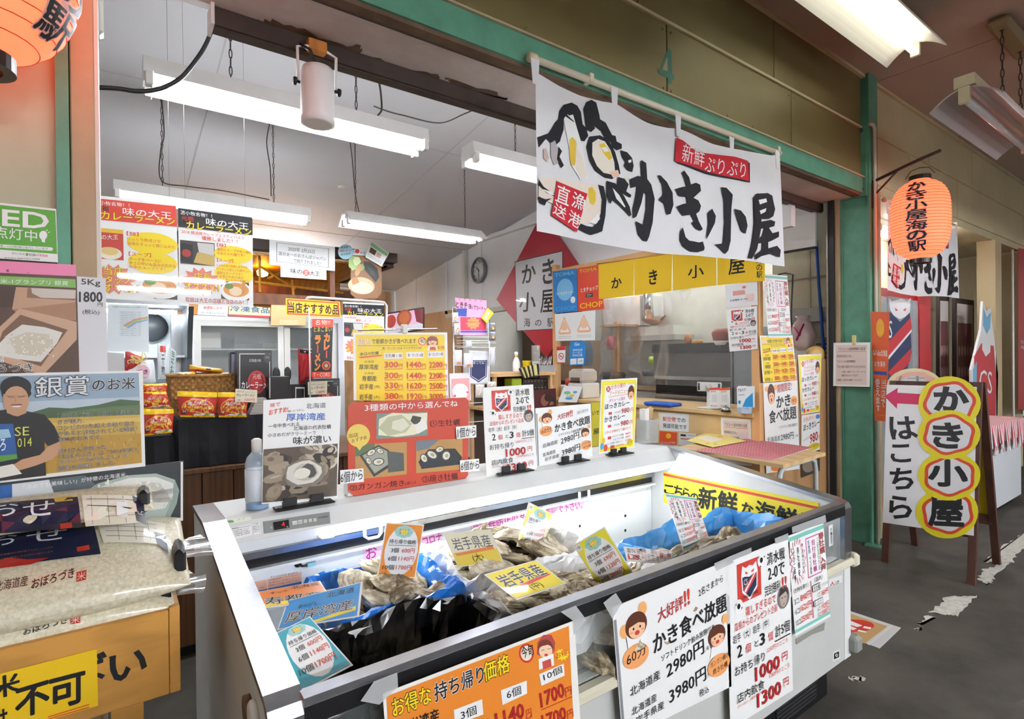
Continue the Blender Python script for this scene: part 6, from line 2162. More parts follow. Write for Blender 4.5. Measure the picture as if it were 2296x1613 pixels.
# yellow price list on a clip stand
PLIST = '''
R #f0d21c 3 3 97 100
T 5 18 18 18 10 w3/#d8402f9 店内
T 20 17 67 16 8 k2 で新鮮かきが食べれます
L k 4 19.6 69 19 .5
T 31 25.5 73 24.5 4.2 k 焼・ガンガンのみ テイクアウトOK！
P #d8402f 5,36 30,33 32,34.4 8,38
T 7 34.5 27 32.5 5 k2 本日の牡蠣
P w 33,30 52.5,29.8 52.5,38.4 33,38.8
T 34 36.8 51.5 36.4 5 k1 生牡蠣 1 個
P w 56.5,28.8 75,28.4 75,37.4 56.8,37.8
T 58 36 74 35.4 5 k1 焼・ガンガン6個
P w 79,28.2 96,27.6 96,36 79,36.8
T 80 35 95 34 5 k1 焼・ガンガン10個
T 11.5 45 22 44.5 3.6 #5a6a1a 北海道
T 6 55 26.5 54.6 8 k2 厚岸湾産
T 11.5 62 21.5 61.8 3.6 #5a6a1a 北海道
T 9 72 24.5 71.6 8 k2 寿都産
T 6 84 21 83.6 8 k2 岩手産
T 22 83 28 82.6 5.4 k (中)
T 6 99 20 98.6 8 k2 岩手産
T 21.5 98 27.5 97.6 5.4 k (大)
E #d8402f 73.5 13 4.4 6
E #f0e2b0 73.5 13 3.4 4.6
T 71 16.5 76 15 6.6 k2 旬
P #b0453f 78,19 79,8 83,5 88,6 90,10 90,18
F 84 13.5 5.6 #8a4a34
P w 80,20 88,20 90,26 78,26
P #c8504a 81.5,21 87,21 88,26 81,26
S #e8cc14 93 23 5 4.6 10
T 89.6 25 96.4 24.6 5 r2 お得
''' + '\n'.join(f'T {x0} {y} {x1} {y-.4} 9 r3 {v}\nT {x1+.8} {y-.6} {x1+4.6} {y-.8} 5.4 r1 円\nL r {x0} {y+2.2} {x1+4.8} {y+1.2} .8'
    for (x0, x1, vals) in ((33, 47.5, '300 300 330 380'), (56.8, 72, '1440 1440 1620 1920'), (80, 94, '2200 2200 2500 3000')) for (y, v) in zip((52, 68, 82.6, 98), vals.split()))
s = sheet('oyster_price_list', 'yellow oyster price list hanging from a metal clip bar behind the case', 'poster', ('y', 2.2), [(791.8, 746.4), (1002.7, 745.8), (1006, 900), (793, 898)], thick=.0015, unit=True, coat=.4)
s.spec_lines(PLIST)
cs = thing('clip_stand', 'slim metal stand with a clear clip holding the yellow price list', 'stand', (P(905, 740, y=2.2).x, 2.21, 0))
MB().tube([P(803, 741, y=2.205), P(980, 738, y=2.205)], .004, n=6).build('cross_bar', M_chrome, parent=cs)
c = P(907, 742, y=2.2)
MB().box(c.x - .012, c.x + .012, 2.19, 2.215, c.z - .012, c.z + .028, bev=.003).build('clip', mat('#d8d4c4', .3), parent=cs)
MB().tube([(c.x, 2.222, c.z), (c.x, 2.222, .01)], .006, n=8).build('post', M_chrome, parent=cs)
MB().box(c.x - .15, c.x + .15, 2.16, 2.4, 0, .012, bev=.004).build('base', M_dark, parent=cs)
# ------------------------------------------------------------------ glass-door refrigerator and open chiller at the back left
yf = 4.6
a, b, z0, z1 = pext(385, 700, 772, 910, yf)
rf = thing('glass_door_fridge', 'stainless refrigerator with sliding glass doors behind the ramen boxes', 'refrigerator', ((a + b) / 2, yf + .3, 0))
zb = .55
MB().box(a, b, yf + .04, yf + .65, 0, zb).build('base', M_steel, parent=rf)
MB().box(a, b, yf + .02, yf + .65, z1 - .07, z1).build('top_panel', M_steel, parent=rf)
for (x0, x1) in ((a, a + .14), (b - .05, b)):
    MB().box(x0, x1, yf, yf + .65, zb, z1 - .07).build('side_post', M_steel, parent=rf)
MB().box(a + .14, b - .05, yf + .6, yf + .64, zb, z1 - .07).build('back_wall', mat('#cfd3d4', .5), parent=rf)
for k in range(3):
    zs = zb + .18 + k * (z1 - zb - .1) / 3
    MB().box(a + .14, b - .05, yf + .12, yf + .6, zs, zs + .012).build('shelf', mat('#c9cdce', .4), parent=rf)
mid = P(637, 800, y=yf).x
for (x0, x1, yo) in ((a + .14, mid, 0), (mid + .01, b - .05, .03)):
    for (u0, u1, w0, w1) in ((x0, x0 + .045, zb, z1 - .07), (x1 - .045, x1, zb, z1 - .07), (x0 + .045, x1 - .045, z1 - .115, z1 - .07), (x0 + .045, x1 - .045, zb, zb + .045)):
        MB().box(u0, u1, yf + yo, yf + yo + .025, w0, w1).build('door_frame', M_wpl, parent=rf)
    MB().box(x0 + .045, x1 - .045, yf + yo + .01, yf + yo + .014, zb + .045, z1 - .115).build('door_glass', glassy('#e4ecec', .10, .03), parent=rf)
    MB().lathe((x1 - .06 if yo == 0 else x0 + .02, yf + yo - .004, (zb + z1) / 2 + .12), [(.028, 0), (.028, .006), (.02, .008)], n=14, axis=(0, -1, 0), sy=2.2).build('door_grip', M_dark, parent=rf)
r_ = random.Random(3)
for k in range(9):
    zs = zb + .18 + (k % 3) * (z1 - zb - .1) / 3 + .012
    x = a + .2 + (k // 3) * .42 + r_.uniform(-.05, .05)
    w_, h_ = r_.uniform(.14, .26), r_.uniform(.05, .13)
    tag(MB().box(x, x + w_, yf + .2, yf + .36, zs, zs + h_, bev=.008).build('food_tray', mat(r_.choice(['#cdb9a8', '#8fa7b8', '#b86a4a', '#e2ddd2', '#6a7a5a', '#c9cfd2']), .35)),
        f"{('left', 'middle', 'right')[k // 3]} packed food tray on the {('lowest', 'middle', 'upper')[k % 3]} shelf of the glass door fridge", 'food tray', 'food trays in the glass door fridge')
# notices on top of the fridge
sheet('fried_food_notice', 'small photo notice of fried food on top of the fridge', 'notice', ('y', yf - .01), [(395, 681), (444, 684), (444, 706), (390, 704)], col='#d08a42', thick=.001, spec='E #e2ad62 415 692 16 9\nE #9a5a24 412 695 4 3')
sheet('staff_notice', 'white notice with red lettering on top of the fridge', 'notice', ('y', yf - .012), [(445, 681), (512, 686), (510, 709), (443, 706)], thick=.001, spec='T 456 693 498 695 7 r1 極濃致します\nT 449 703 503 705 4 d スタッフに言ってくださいね')
sheet('frozen_food_sign', 'cream sign with blue writing and a red edge on top of the fridge', 'sign', ('y', yf - .014), [(514, 684), (606, 690), (606, 713), (512, 709)], col='#f0e2b4', thick=.001, spec='P #d8405a 512,705 606,709 606,713 512,709\nT 516 698 604 703 14 #2a6a9c3 冷凍食品')
sheet('blank_card', 'plain manila card stuck on the fridge corner', 'card', ('y', yf - .016), [(608, 684), (688, 686), (686, 730), (607, 730)], col='#f0cf92', thick=.001, spec='P #f4e0b0 627,717 669,718 669,730 627,729')
# open chiller at far left: bright white shelves
yo = 4.05
a, b, z0, z1 = pext(190, 682, 425, 900, yo)
oc = thing('open_chiller', 'brightly lit open chiller cabinet at the back left', 'chiller', ((a + b) / 2, yo + .3, 0))
MB().box(a, b, yo + .62, yo + .66, .3, z1).build('back_wall', mat('#e8f2f6', .4), parent=oc)
MB().box(a, b, yo, yo + .66, z1, z1 + .10).build('canopy', M_steel, parent=oc)
MB().box(a, b, yo + .02, yo + .66, 0, .9).build('base', mat('#dfe3e4', .4), parent=oc)
MB().box(a, b, yo + .3, yo + .62, 1.42, 1.436).build('shelf', mat('#e9eef0', .4), parent=oc)
n = 10; pr_ = []
for i in range(n + 1):
    t = i / n; pr_.append((yo + .02 + .16 * math.sin(t * math.pi) * .9, .9 + (z1 - .9) * t))
mb = MB(); mb.prism([(b, yo + .66, .9), (b, yo + .66, z1)] + [(b, y_, z_) for y_, z_ in reversed(pr_)], (.03, 0, 0)); mb.build('end_panel', mat('#6c7276', .3, metal=.6), parent=oc)
MB().tube([(a + .05, yo + .2, z1 - .03), (b - .05, yo + .2, z1 - .03)], .014, n=8).build('lamp_tube', M_tube, parent=oc)
MB().lathe((P(340, 730, y=yo + .6).x, yo + .60, P(340, 735, y=yo + .6).z), [(.10, 0), (.10, .02), (.06, .05)], n=20, axis=(0, -1, 0)).build('fan_cover', mat('#4a4e52', .4), parent=oc)
sheet('shop_notice', 'white printed notice with a rainbow hanging in front of the chiller', 'notice', ('y', yo - .05), [(242, 682), (333, 684), (334, 790), (240, 788)], col='#dfe6ea', thick=.001, spec='''
T 252 690 328 692 4 #6aa87c 市場からのお知らせとお願いです
P #e8a08a 276,730 300,716 332,710 332,713 302,719 280,732
P #b8d890 280,732 302,719 332,713 332,716 304,722 284,734
P #9ab8e0 284,734 304,722 332,716 332,719 306,725 288,737
''')
s = _sheets[-1]
for i in range(14):
    s.T('ご来店のお客様へ手指の消毒にご協力' if i % 2 else '新型感染症の予防対策として換気', 268 + (i % 3), 701 + i * 4, 316, 702 + i * 4, 2.2, '#8a9298')
for (cn, col, sp_, lab) in (([(281, 786), (318, 800), (316, 830), (280, 832)], '#c43a34', 'T 20 60 80 60 26 w 海鮮', 'red snack pouch in the open chiller'),
                      ([(285, 812), (345, 806), (350, 858), (290, 862)], '#e9edf0', 'T 30 60 72 60 20 k 開き\nE #e8b8c8 55 50 26 30\nT 36 62 74 60 22 k 開き', 'white pouch of dried fish at the bottom of the chiller'),
                      ([(352, 770), (384, 772), (382, 850), (354, 850)], '#dfe6ea', 'R r 20 6 60 22\nV 40 28 40 90 26 k 干物', 'tall white pouch with a red seal in the chiller'),
                      ([(380, 775), (396, 790), (392, 862), (372, 860)], '#cfd8dc', 'V 50 10 50 90 40 G 昆布', 'narrow clear pouch with green writing in the chiller')):
    pouch('food_pouch', lab, 'pouch', cn, yo + .10, .02, col, sp_, 'food pouches in the open chiller')
sq = thing('dried_squid_strips', 'tangle of yellow dried strips on top of a pouch in the chiller', 'food', P(312, 810, y=yo + .05))
r_ = random.Random(8)
for i in range(9):
    x, y_ = r_.uniform(288, 330), r_.uniform(795, 815)
    cord([P(x + r_.uniform(-12, 12), y_ + r_.uniform(-10, 8), y=yo + .06) for _ in range(4)], .003, mat('#e8c878', .6), name='strip', parent=sq)
# ------------------------------------------------------------------ wooden kiosk, clock, diamond sign, shelves
M_kio = mat('#6a3d1e', .55, kind='wood', nscale=5, noise=.3)
M_kdark = mat('#3b2d26', .6, noise=.2)
M_gold = mat('#d59a3e', .5, kind='wood', nscale=8, noise=.15)
yk = 5.55
ki = thing('wooden_kiosk', 'brown timber kiosk with a warm lit plank roof at the back', 'kiosk', (1.5, 6.3, 0))
MB().box(.45, 2.49, yk, yk + .12, 2.437, 2.537).build('roof_beam', M_kdark, parent=ki)
MB().box(2.38, 2.50, yk + .12, 7.2, 2.40, 2.53).build('roof_beam', M_kdark, parent=ki)
MB().box(.45, 1.84, yk + .02, yk + .10, 1.922, 2.027).build('cross_beam', M_kio, parent=ki)
for x in (1.79, 2.16):
    MB().box(x - .025, x + .025, yk + .02, yk + .09, 0, 2.437).build('post', M_kio, parent=ki)
for i in range(12):
    MB().box(.45 + i * .165, .61 + i * .165, yk + .12, 7.2, 2.40, 2.415).build('roof_board', M_gold, parent=ki)
MB().box(.45, 2.4, 7.16, 7.2, 0, 2.4).build('back_wall', M_gold, parent=ki)
MB().box(.45, 2.35, 6.5, 6.58, 2.1, 2.22).build('cross_beam', M_kio, parent=ki)
g = lambda x, y, yy=5.85: P(x, y, y=yy)
for a, b in (((582, 580), (583, 655)), ((582, 597), (662, 648)), ((570, 632), (770, 657)), ((655, 628), (658, 662)), ((600, 625), (640, 606))):
    MB().tube([g(*a), g(*b)], .012, n=4, smooth=False).build('lattice_stick', M_gold, parent=ki)
MB().lathe((1.28, 6.3, 2.28), [(.0, 0), (.05, .02), (.06, .06), (.02, .10)], n=14).build('warm_bulb', mat('#ffb24a', .4, emit=30, name='m_lit_bulb'), parent=ki)
sheet('tv_appearance_sign', 'handwritten white sign with ruled border hung on the kiosk beam', 'sign', ('y', yk - .02), [(604, 538), (751, 553.6), (751, 608), (604, 594)], thick=.001, unit=True, spec='''
L d 10 8 92 12 1
L d 10 84 92 88 1
L d 11 8 11 84 .7
L d 90 12 90 88 .7
T 28 36 68 38 17 k 2020年 2月25日
T 14 58 86 62 16 k 国分太一のおさんぽジャパン
T 36 80 78 83 15 k で紹介されました！
''')
sheet('ramen_shop_sign', 'narrow white sign with a red disc below the handwritten one', 'sign', ('y', yk - .025), [(629, 592), (732, 602), (732, 628), (629, 621)], thick=.001, unit=True, spec='''
T 20 66 44 68 40 k3 味の
E #d84a38 53 54 8 26
T 48 70 58 70 30 w 王
T 61 72 84 74 40 k3 大王
''')
s = sheet('ramen_photo', 'big cut out photo of a bowl of ramen on the kiosk corner', 'photo board', ('y', yk - .03), [(787, 562), (806, 556), (840, 558), (855, 566), (856, 655), (846, 670), (800, 671), (786, 660)], col='#7a5232', thick=.004, spec='''
P w 787,562 806,556 840,558 855,566 855,575 787,572
T 784 569 796 570 7 k2 味の
E #d84a38 801 564 5 5
T 807 571 820 571 7 k2 大王
P #8a5e38 787,574 855,576 856,655 846,670 800,671 786,660
C #a9c47c 793 590 12 16 7
C #cfe0a4 800 586 9 10 6
C #8fae62 808 600 9 8 6
P #23261f 815,586 830,588 846,602 850,622 842,634 830,620 818,606
P #3a3d30 822,596 838,606 842,622 832,616
E #d8b48a 810 641 30 19 8
E #e9d3b4 811 645 25 13 8
E #c79a6a 803 606 6 14 20
P #b07a44 788,625 800,620 806,634 790,640
''')
sheet('speech_bubble', 'round pale blue speech bubble card beside the ramen photo', 'card', ('y', yk - .05), [(775 + 17 * math.cos(t * .3), 565 + 17 * math.sin(t * .3)) for t in range(21)], col='#a9d4e4', thick=.001, spec='T 764 558 786 556 5 k 横須賀で\nT 762 566 788 563 5 r1 優勝しました\nT 764 574 786 571 5 k 限定販売')
sheet('leaflet', 'tilted white leaflet with a green stripe on the kiosk corner', 'leaflet', ('y', yk - .06), [(832, 539), (872.5, 568), (855.6, 598), (819, 577)], thick=.001, unit=True, spec='R #8fc98a 4 6 96 24\nR #6a4a2a 8 30 40 60\nR #d8b9a8 46 34 70 60\nL e 8 74 90 74 2\nL e 8 84 90 84 2')
# television
tn = Vector((-.62, -.78, 0)); to = P(905, 716, y=6.0)
tv = sheet('television', 'wall television showing food in front of the plywood', 'television', (to, tn), [(862, 703), (950, 689), (950, 741), (861, 752)], col='#141416', thick=.05, rough=.25)
MB().box(to.x - .02, to.x + .02, to.y + .02, to.y + .06, 0, to.z).build('stand_pole', M_dark, parent=tv.obj)
s = Sheet('screen', '', '', (to + tn * .002, tn), [(864, 706), (948, 692), (948, 738), (863, 749)], col=mat('#c8a0b8', .2, emit=.5), thick=.001, parent=tv.obj, unit=True)
_sheets.append(s); s.spec_lines('R #e9e4ec 0 70 100 100\nE #c8503a 16 40 14 34\nE #b8583a 52 34 20 44\nE #d87848 52 30 14 30\nP #8a2430 78,0 100,0 100,76 84,60')
# clock
cc = P(1076, 607, x=WL - .005); ck = thing('wall_clock', 'round grey rimmed clock on the white side wall', 'clock', cc)
MB().lathe(cc, [(.178, 0), (.178, .03), (.16, .045), (.148, .03), (.148, .0)], n=40, axis=(-1, 0, 0), cap=False).build('rim', mat('#7b7e83', .35, metal=.4), parent=ck)
MB().lathe(cc + Vector((-.012, 0, 0)), [(.15, 0), (.15, .004), (0, .0045)], n=40, axis=(-1, 0, 0)).build('face', mat('#e6e7e0', .5), parent=ck)
def hand(nm, ang, L, w):
    d = Vector((0, -math.sin(ang), math.cos(ang))); q = Vector((0, d.z, -d.y)); o = cc + Vector((-.022, 0, 0))
    MB().prism([o - q * w - d * .02, o + q * w - d * .02, o + q * w * .5 + d * L, o - q * w * .5 + d * L], (-.003, 0, 0)).build(nm, M_dark, parent=ck)
hand('hour_hand', math.radians(-46), .075, .006); hand('minute_hand', math.radians(176), .12, .004)
for k in range(12):
    a = math.radians(30 * k); d = Vector((0, -math.sin(a), math.cos(a))); q = Vector((0, d.z, -d.y)); o = cc + Vector((-.017, 0, 0)) + d * .128
    MB().prism([o - q * .004 - d * .01, o + q * .004 - d * .01, o + q * .004 + d * .01, o - q * .004 + d * .01], (-.002, 0, 0)).build('hour_mark', M_dark, parent=ck)
# diamond sign
s = sheet('diamond_sign', 'large red diamond board with a white panel on the side wall', 'sign', ('x', WX + .05), [(1113, 672), (1214, 480), (1328, 650), (1225, 803)], col='#b3122c', thick=.06, rough=.35, coat=.3, spec='''
P k 1154,587 1262,562 1263,737 1158,743
P #d6d6da 1155.5,588.5 1260.5,564 1261.5,736 1159.5,741.5
t 1170 638 1202 632 1170 596 k3 か
t 1216 640 1244 634 1216 584 k3 き
t 1164 700 1200 698 1166 658 k3 小
t 1212 702 1242 700 1214 652 k3 屋
T 1175 734 1189 733 20 k1 海
T 1200 732 1214 731 14 k1 の
T 1227 734 1242 733 20 k1 駅
''')
# cabinets seen through the passage
cb = thing('dark_cabinet', 'dark brown cabinet in the passage below the diamond sign', 'cabinet', (5.2, 5.6, 0))
MB().box(4.9, 5.35, 5.7, 6.5, 0, 1.95).build('body', mat('#3a2a20', .6, noise=.2), parent=cb)
MB().box(4.88, 4.9, 5.72, 6.08, .05, 1.9).build('door', mat('#4a3424', .6), parent=cb)
MB().box(4.88, 4.9, 6.12, 6.48, .05, 1.9).build('door', mat('#4a3424', .6), parent=cb)
ac = thing('white_appliance', 'white appliance on the wall deep in the passage', 'appliance', (5.8, 5.2, 1.7))
MB().box(5.55, 5.9, 4.7, 5.5, 1.9, 2.2, bev=.02).build('body', M_wpl, parent=ac)
MB().box(5.54, 5.55, 4.75, 5.45, 1.93, 1.99).build('louvre', mat('#c9c9c4', .5), parent=ac)
# wooden shelf with table ware
ys = 3.9
sh = thing('wooden_shelf', 'pale wooden shelf unit holding cups and cutlery beside the booth', 'shelf', (3.0, 4.1, 0))
a, b = P(1106, 840, y=ys).x, P(1246, 840, y=ys).x
zt = P(1175, 836, y=ys).z
M_pine = mat('#c9a070', .6, kind='wood', nscale=5, noise=.2, stretch=(.4, 1, 1))
MB().box(a, b, ys, ys + .45, zt - .03, zt).build('top_board', M_pine, parent=sh)
MB().box(a, b, ys + .02, ys + .45, zt - .33, zt - .305).build('shelf_board', M_pine, parent=sh)
for x in (a + .02, b - .05):
    MB().box(x, x + .03, ys + .02, ys + .05, 0, zt - .03).build('leg', M_pine, parent=sh); MB().box(x, x + .03, ys + .4, ys + .43, 0, zt - .03).build('leg', M_pine, parent=sh)
MB().box(a + .06, b - .06, ys + .42, ys + .43, .2, zt - .03).build('back_panel', mat('#4a3a30', .7), parent=sh)
def lath(name, label, cat, px, y, pr_, m, parts=(), zb=None):
    c = P(px, 840, y=y); o = Vector((c.x, y, zt if zb is None else zb))
    t = thing(name, label, cat, o)
    for (nm, p_, m_) in [('body', pr_, m)] + list(parts):
        MB().lathe(o, p_, n=18).build(nm, m_, parent=t)
    return t
lath('spray_bottle', 'white spray bottle with a yellow collar on the wooden shelf', 'bottle', 1158, 4.05, [(.03, 0), (.034, .02), (.034, .09), (.02, .125), (.012, .14)], mat('#e8e8e4', .4), [('collar', [(.014, .14), (.014, .155)], mat('#e2b82c', .4)), ('trigger_head', [(.012, .155), (.018, .165), (.016, .185), (0, .19)], mat('#f0f0ee', .4))])
lath('yellow_tub', 'yellow plastic tub on the wooden shelf', 'tub', 1181, 4.1, [(.03, 0), (.042, .1), (.045, .105), (.04, .105), (.03, .01)], mat('#e8cc1c', .4))
cup = lath('cup_stack', 'tall stack of clear plastic cups on the wooden shelf', 'cups', 1202, 4.0, [(.03, 0), (.04, .10)], glassy('#f4f4f2', .35))
for k in range(1, 8):
    MB().lathe((cup.location.x, cup.location.y, zt + .03 + k * .022), [(.035, 0), (.041, .06), (.043, .062)], n=18).build('cup', glassy('#f4f4f2', .3), parent=cup)
cu = thing('cutlery_basket', 'clear plastic basket of spoons and forks on the shelf', 'basket', (P(1226, 830, y=4.0).x, 4.05, zt))
xx = cu.location.x
MB().box(xx - .10, xx + .10, 3.98, 4.14, zt, zt + .06).build('basket', glassy('#dfe4ea', .45), parent=cu)
for k in range(9):
    x = xx - .08 + k * .02
    MB().tube([(x, 4.05, zt + .02), (x + .03, 4.06, zt + .13 + .012 * (k % 3))], .006, n=6).build('cutlery', M_chrome, parent=cu)
fan = thing('menu_cards', 'fanned black and cream menu cards on the shelf edge', 'menu cards', (P(1190, 846, y=3.88).x, 3.88, zt - .03))
for k in range(9):
    x = P(1168 + k * 4.6, 840, y=3.88).x; an = .5 - k * .055
    MB().obox((x, 3.87 + k * .002, zt - .005 + .004 * k), Vector((math.cos(an), 0, math.sin(an))) * .006 if k < 7 else (.022, 0, 0), (0, .004, 0), Vector((-math.sin(an), 0, math.cos(an))) * .05).build('card', mat('#15151a', .5) if k % 2 == 0 else mat('#cfc98a', .5), parent=fan)
zs2 = zt - .305
tag(MB().box(P(1148, 860, y=4.0).x, P(1170, 860, y=4.0).x, 4.0, 4.12, zs2, P(1160, 849, y=4.0).z, bev=.006).build('green_box', mat('#b8cf2c', .45)), 'lime green plastic box on the lower shelf', 'box')
wb = thing('brown_basket', 'dark brown perforated plastic basket on the lower shelf', 'basket', (P(1200, 860, y=4).x, 4.1, zs2))
xa_, xb_ = P(1172, 860, y=4).x, P(1228, 860, y=4).x; zh = P(1200, 850, y=4.).z
for (u0, u1, v0, v1) in ((xa_, xb_, 4.0, 4.008), (xa_, xb_, 4.25, 4.258), (xa_, xa_ + .008, 4.008, 4.25), (xb_ - .008, xb_, 4.008, 4.25)):
    MB().box(u0, u1, v0, v1, zs2, zh).build('side', mat('#2e221c', .5), parent=wb)
for j in range(4):
    for i in range(7):
        x = xa_ + .03 + i * (xb_ - xa_ - .06) / 6; z = zs2 + .03 + j * (zh - zs2 - .05) / 3
        MB().box(x - .006, x + .006, 3.998, 4.0, z - .006, z + .006).build('hole', mat('#8a7a68', .6), parent=wb)
ph = sheet('match_photo', 'dark red photo of two people leaning below the shelf', 'photo', ('y', 3.89), [(1197, 876), (1246, 871), (1248, 912), (1198, 922)], col='#4a1216', thick=.002, unit=True, spec='E #8a5040 46 56 18 30\nE #2a1414 60 44 16 20\nE #2a1414 80 70 16 26\nE #8a5040 76 82 10 14\nP #2a0a0c 0,90 100,86 100,100 0,100')
# rack of small souvenirs
yr_ = 3.2
rk = thing('souvenir_rack', 'wire rack of small bagged souvenirs with a pink header', 'rack', (P(1058, 800, y=yr_).x, yr_, 0))
x0_, x1_ = P(1026, 800, y=yr_).x, P(1106, 800, y=yr_).x
zr0, zr1 = .9, P(1060, 690, y=yr_).z
for x in (x0_, x1_):
    MB().tube([(x, yr_ + .05, 0), (x, yr_ + .05, zr1)], .006, n=6).build('upright', M_chrome, parent=rk)
for k in range(7):
    z = .95 + k * (zr1 - .95) / 6
    MB().tube([(x0_, yr_ + .05, z), (x1_, yr_ + .05, z)], .003, n=5).build('wire', M_wpl, parent=rk)
for (y0_, y1_) in ((757, 770), (765, 780)):
    z0_, z1_ = P(1060, y1_, y=yr_).z, P(1060, y0_, y=yr_).z
    for (z_, n_) in ((z0_, 1), (z1_, 1)):
        MB().tube([(x0_ + .02, yr_ + .04, z_), (x0_ + .02, yr_ - .06, z_), (x1_ - .02, yr_ - .06, z_), (x1_ - .02, yr_ + .04, z_)], .003, n=5).build('wire_tray', M_wpl, parent=rk)
MB().box(x0_ - .1, x1_ + .1, yr_ - .1, yr_ + .2, 0, .02).build('foot', M_dark, parent=rk)
sheet('souvenir_header', 'pink header card with hearts above the souvenir rack', 'sign', ('y', yr_ - .005), [(1020, 668), (1091, 674), (1090, 752), (1032, 752)], col='#f2a8cc', thick=.002, spec='''
T 1022 690 1056 693 14 k3 ときチョ
T 1056 694 1089 698 10 k2 ップコーナー
P #cf4058 1032,711 1090,713 1090,741 1032,741
S #f09a62 1061 725 17 15 10
T 1047 725 1076 726 5 k1 お持ち下さい
T 1050 733 1074 734 3 r レジまでどうぞ
P #2a5ad0 1032,742 1092,742 1092,746 1032,746
P #2c4aa0 1024,692 1047,692 1046,710 1024,709
E #e08098 1030 671 2 2
E #e08098 1042 672 2 2
E #e08098 1054 673 2 2
E #e08098 1066 674 2 2
E #e08098 1078 675 2 2
''')
sheet('yellow_leaflet', 'small yellow leaflet tilted on the souvenir header', 'leaflet', ('y', yr_ - .02), [(1094, 691), (1107, 702), (1091, 725), (1079, 713)], col='#e8dc3a', thick=.001, unit=True, spec='E w 40 34 20 16\nE w 50 70 22 14')
for k, (px, py, w_, h_, c_) in enumerate(((1014, 701, 13, 22, '#e8e8ea'), (1018, 725, 14, 26, '#dfe0e4'), (1097, 724, 14, 20, '#7d7f84'), (1097, 744, 14, 20, '#84868c'), (1044, 765, 14, 16, '#d8dade'), (1018, 785, 18, 34, '#e2dfe6'), (1040, 792, 20, 32, '#e6e3ea'), (1098, 780, 12, 40, '#d6d4da'), (1066, 862, 20, 30, '#d8ccc4'), (1092, 856, 20, 14, '#e0d4c8'))):
    pouch('souvenir_pouch', ['white bagged charm at the top left of the rack', 'second white bagged charm below the top left one', 'grey bagged badge at the right of the header', 'grey bagged badge below the first at the right', 'small clear bag on the wire tray', 'puffy white bag at the left of the rack', 'puffy white bag hanging next to the left one', 'long clear bag at the right edge of the rack', 'cluster bag low in the middle of the rack', 'short bag low at the right of the rack'][k], 'pouch', [(px, py), (px + w_, py), (px + w_, py + h_), (px, py + h_)], yr_ - .05 - .004 * k, .012, c_, 'R #f2f2f2 20 4 80 16' + ('\nE #e8a04a 50 60 26 20\nE w 50 66 16 12' if k < 4 else '\nE #f0a04a 40 86 14 8\nE #f0a04a 66 86 14 8' if k in (5, 6) else ''), 'bagged souvenirs on the wire rack')
sheet('navy_pouch_card', 'white bag with a navy shield print on the souvenir rack', 'pouch', ('y', yr_ - .04), [(1052, 786), (1095, 788), (1096, 862), (1051, 860)], col='#e6e6ea', thick=.006, spec='P #232a5c 1054,808 1092,808 1091,845 1073,858 1054,845\nP #d8d8e4 1056,810 1090,810 1089,844 1073,855 1056,844\nP #232a5c 1057,811 1089,811 1088,843 1073,853 1057,843\nT 1060 817 1086 817 5 w 守ってね')
sheet('pink_pouch_card', 'white bag with a pink patterned print low on the rack', 'pouch', ('y', yr_ - .06), [(1008, 838), (1054, 836), (1056, 898), (1010, 900)], col='#ebe6ea', thick=.006, spec='P #f0a8a8 1012,850 1052,848 1054,898 1012,898\nE w 1032 878 18 18\nS #d8408a 1048 880 3 3 5\nS #d8408a 1020 888 3 3 5')
# ------------------------------------------------------------------ kitchen booth with clear sheet
M_post = mat('#c89a66', .6, kind='wood', nscale=6, noise=.22, stretch=(1, 1, .3))
M_lam = mat('#cfae7c', .5, kind='wood', nscale=4, noise=.16, stretch=(1, .4, 2))
CZ = .955
bo = thing('kitchen_booth', 'wooden kitchen booth with a counter and clear sheet front', 'booth', (4.0, 3.4, 0))
for (y, zt_) in ((4.57, 2.40), (2.255, 2.42)):
    MB().box(WX - .02, WX + .04, y - .03, y + .03, 0, zt_).build('post', M_post, parent=bo)
MB().box(WX - .02, WX + .03, 2.28, 4.54, 2.30, 2.345).build('top_rail', M_post, parent=bo)
MB().box(WX, WX + .02, 2.28, 4.54, .02, CZ - .035).build('front_panel', M_lam, parent=bo)
MB().box(WX - .03, WX + .62, 2.27, 4.6, CZ - .035, CZ, bev=.004).build('counter_top', M_lam, parent=bo)
# wrinkled clear sheet
mb = MB(); NU, NV = 40, 22; r_ = random.Random(4)
for j in range(NV + 1):
    for i in range(NU + 1):
        u, v = i / NU, j / NV; y = 2.29 + 2.24 * u; z = 1.14 + (2.30 - 1.14) * v
        ra = math.hypot((u - .62) * 2.2, v - .12)
        x = WX + .015 + .010 * math.sin(9 * math.atan2(v - .12, (u - .62) * 2.2)) * min(1, ra * 1.4) * (1 - v * .7) + .004 * math.sin(31 * u + 5 * v) + .003 * math.sin(50 * u)
        mb.v.append((x, y, z))
k = NU + 1
for j in range(NV):
    for i in range(NU):
        mb.f.append((j * k + i, j * k + i + 1, j * k + k + i + 1, j * k + k + i)); mb.mi.append(0); mb.sm.append(True)
mb.build('clear_sheet', glassy('#e6ecec', .10, .12), parent=bo)
# slanted front end with posters
Fo, Fd = Vector((3.93, 2.235, 0)), Vector((.53, -.28, 0)).normalized()
Fn = Vector((-Fd.y * -1, -Fd.x, 0)) * 1.0
Fn = Vector((Fd.y, -Fd.x, 0)).normalized()
L_ = .56
MB().prism([Fo, Fo + Fd * L_, Fo + Fd * L_ + Vector((0, 0, 1.36)), Fo + Vector((0, 0, 1.36))], -Fn * .03).build('front_end_panel', mat('#a87f52', .6, kind='wood', nscale=5, noise=.25, stretch=(1, 1, .3)), parent=bo)
def fpl_(o): return (Fo + Fn * o, Fn)
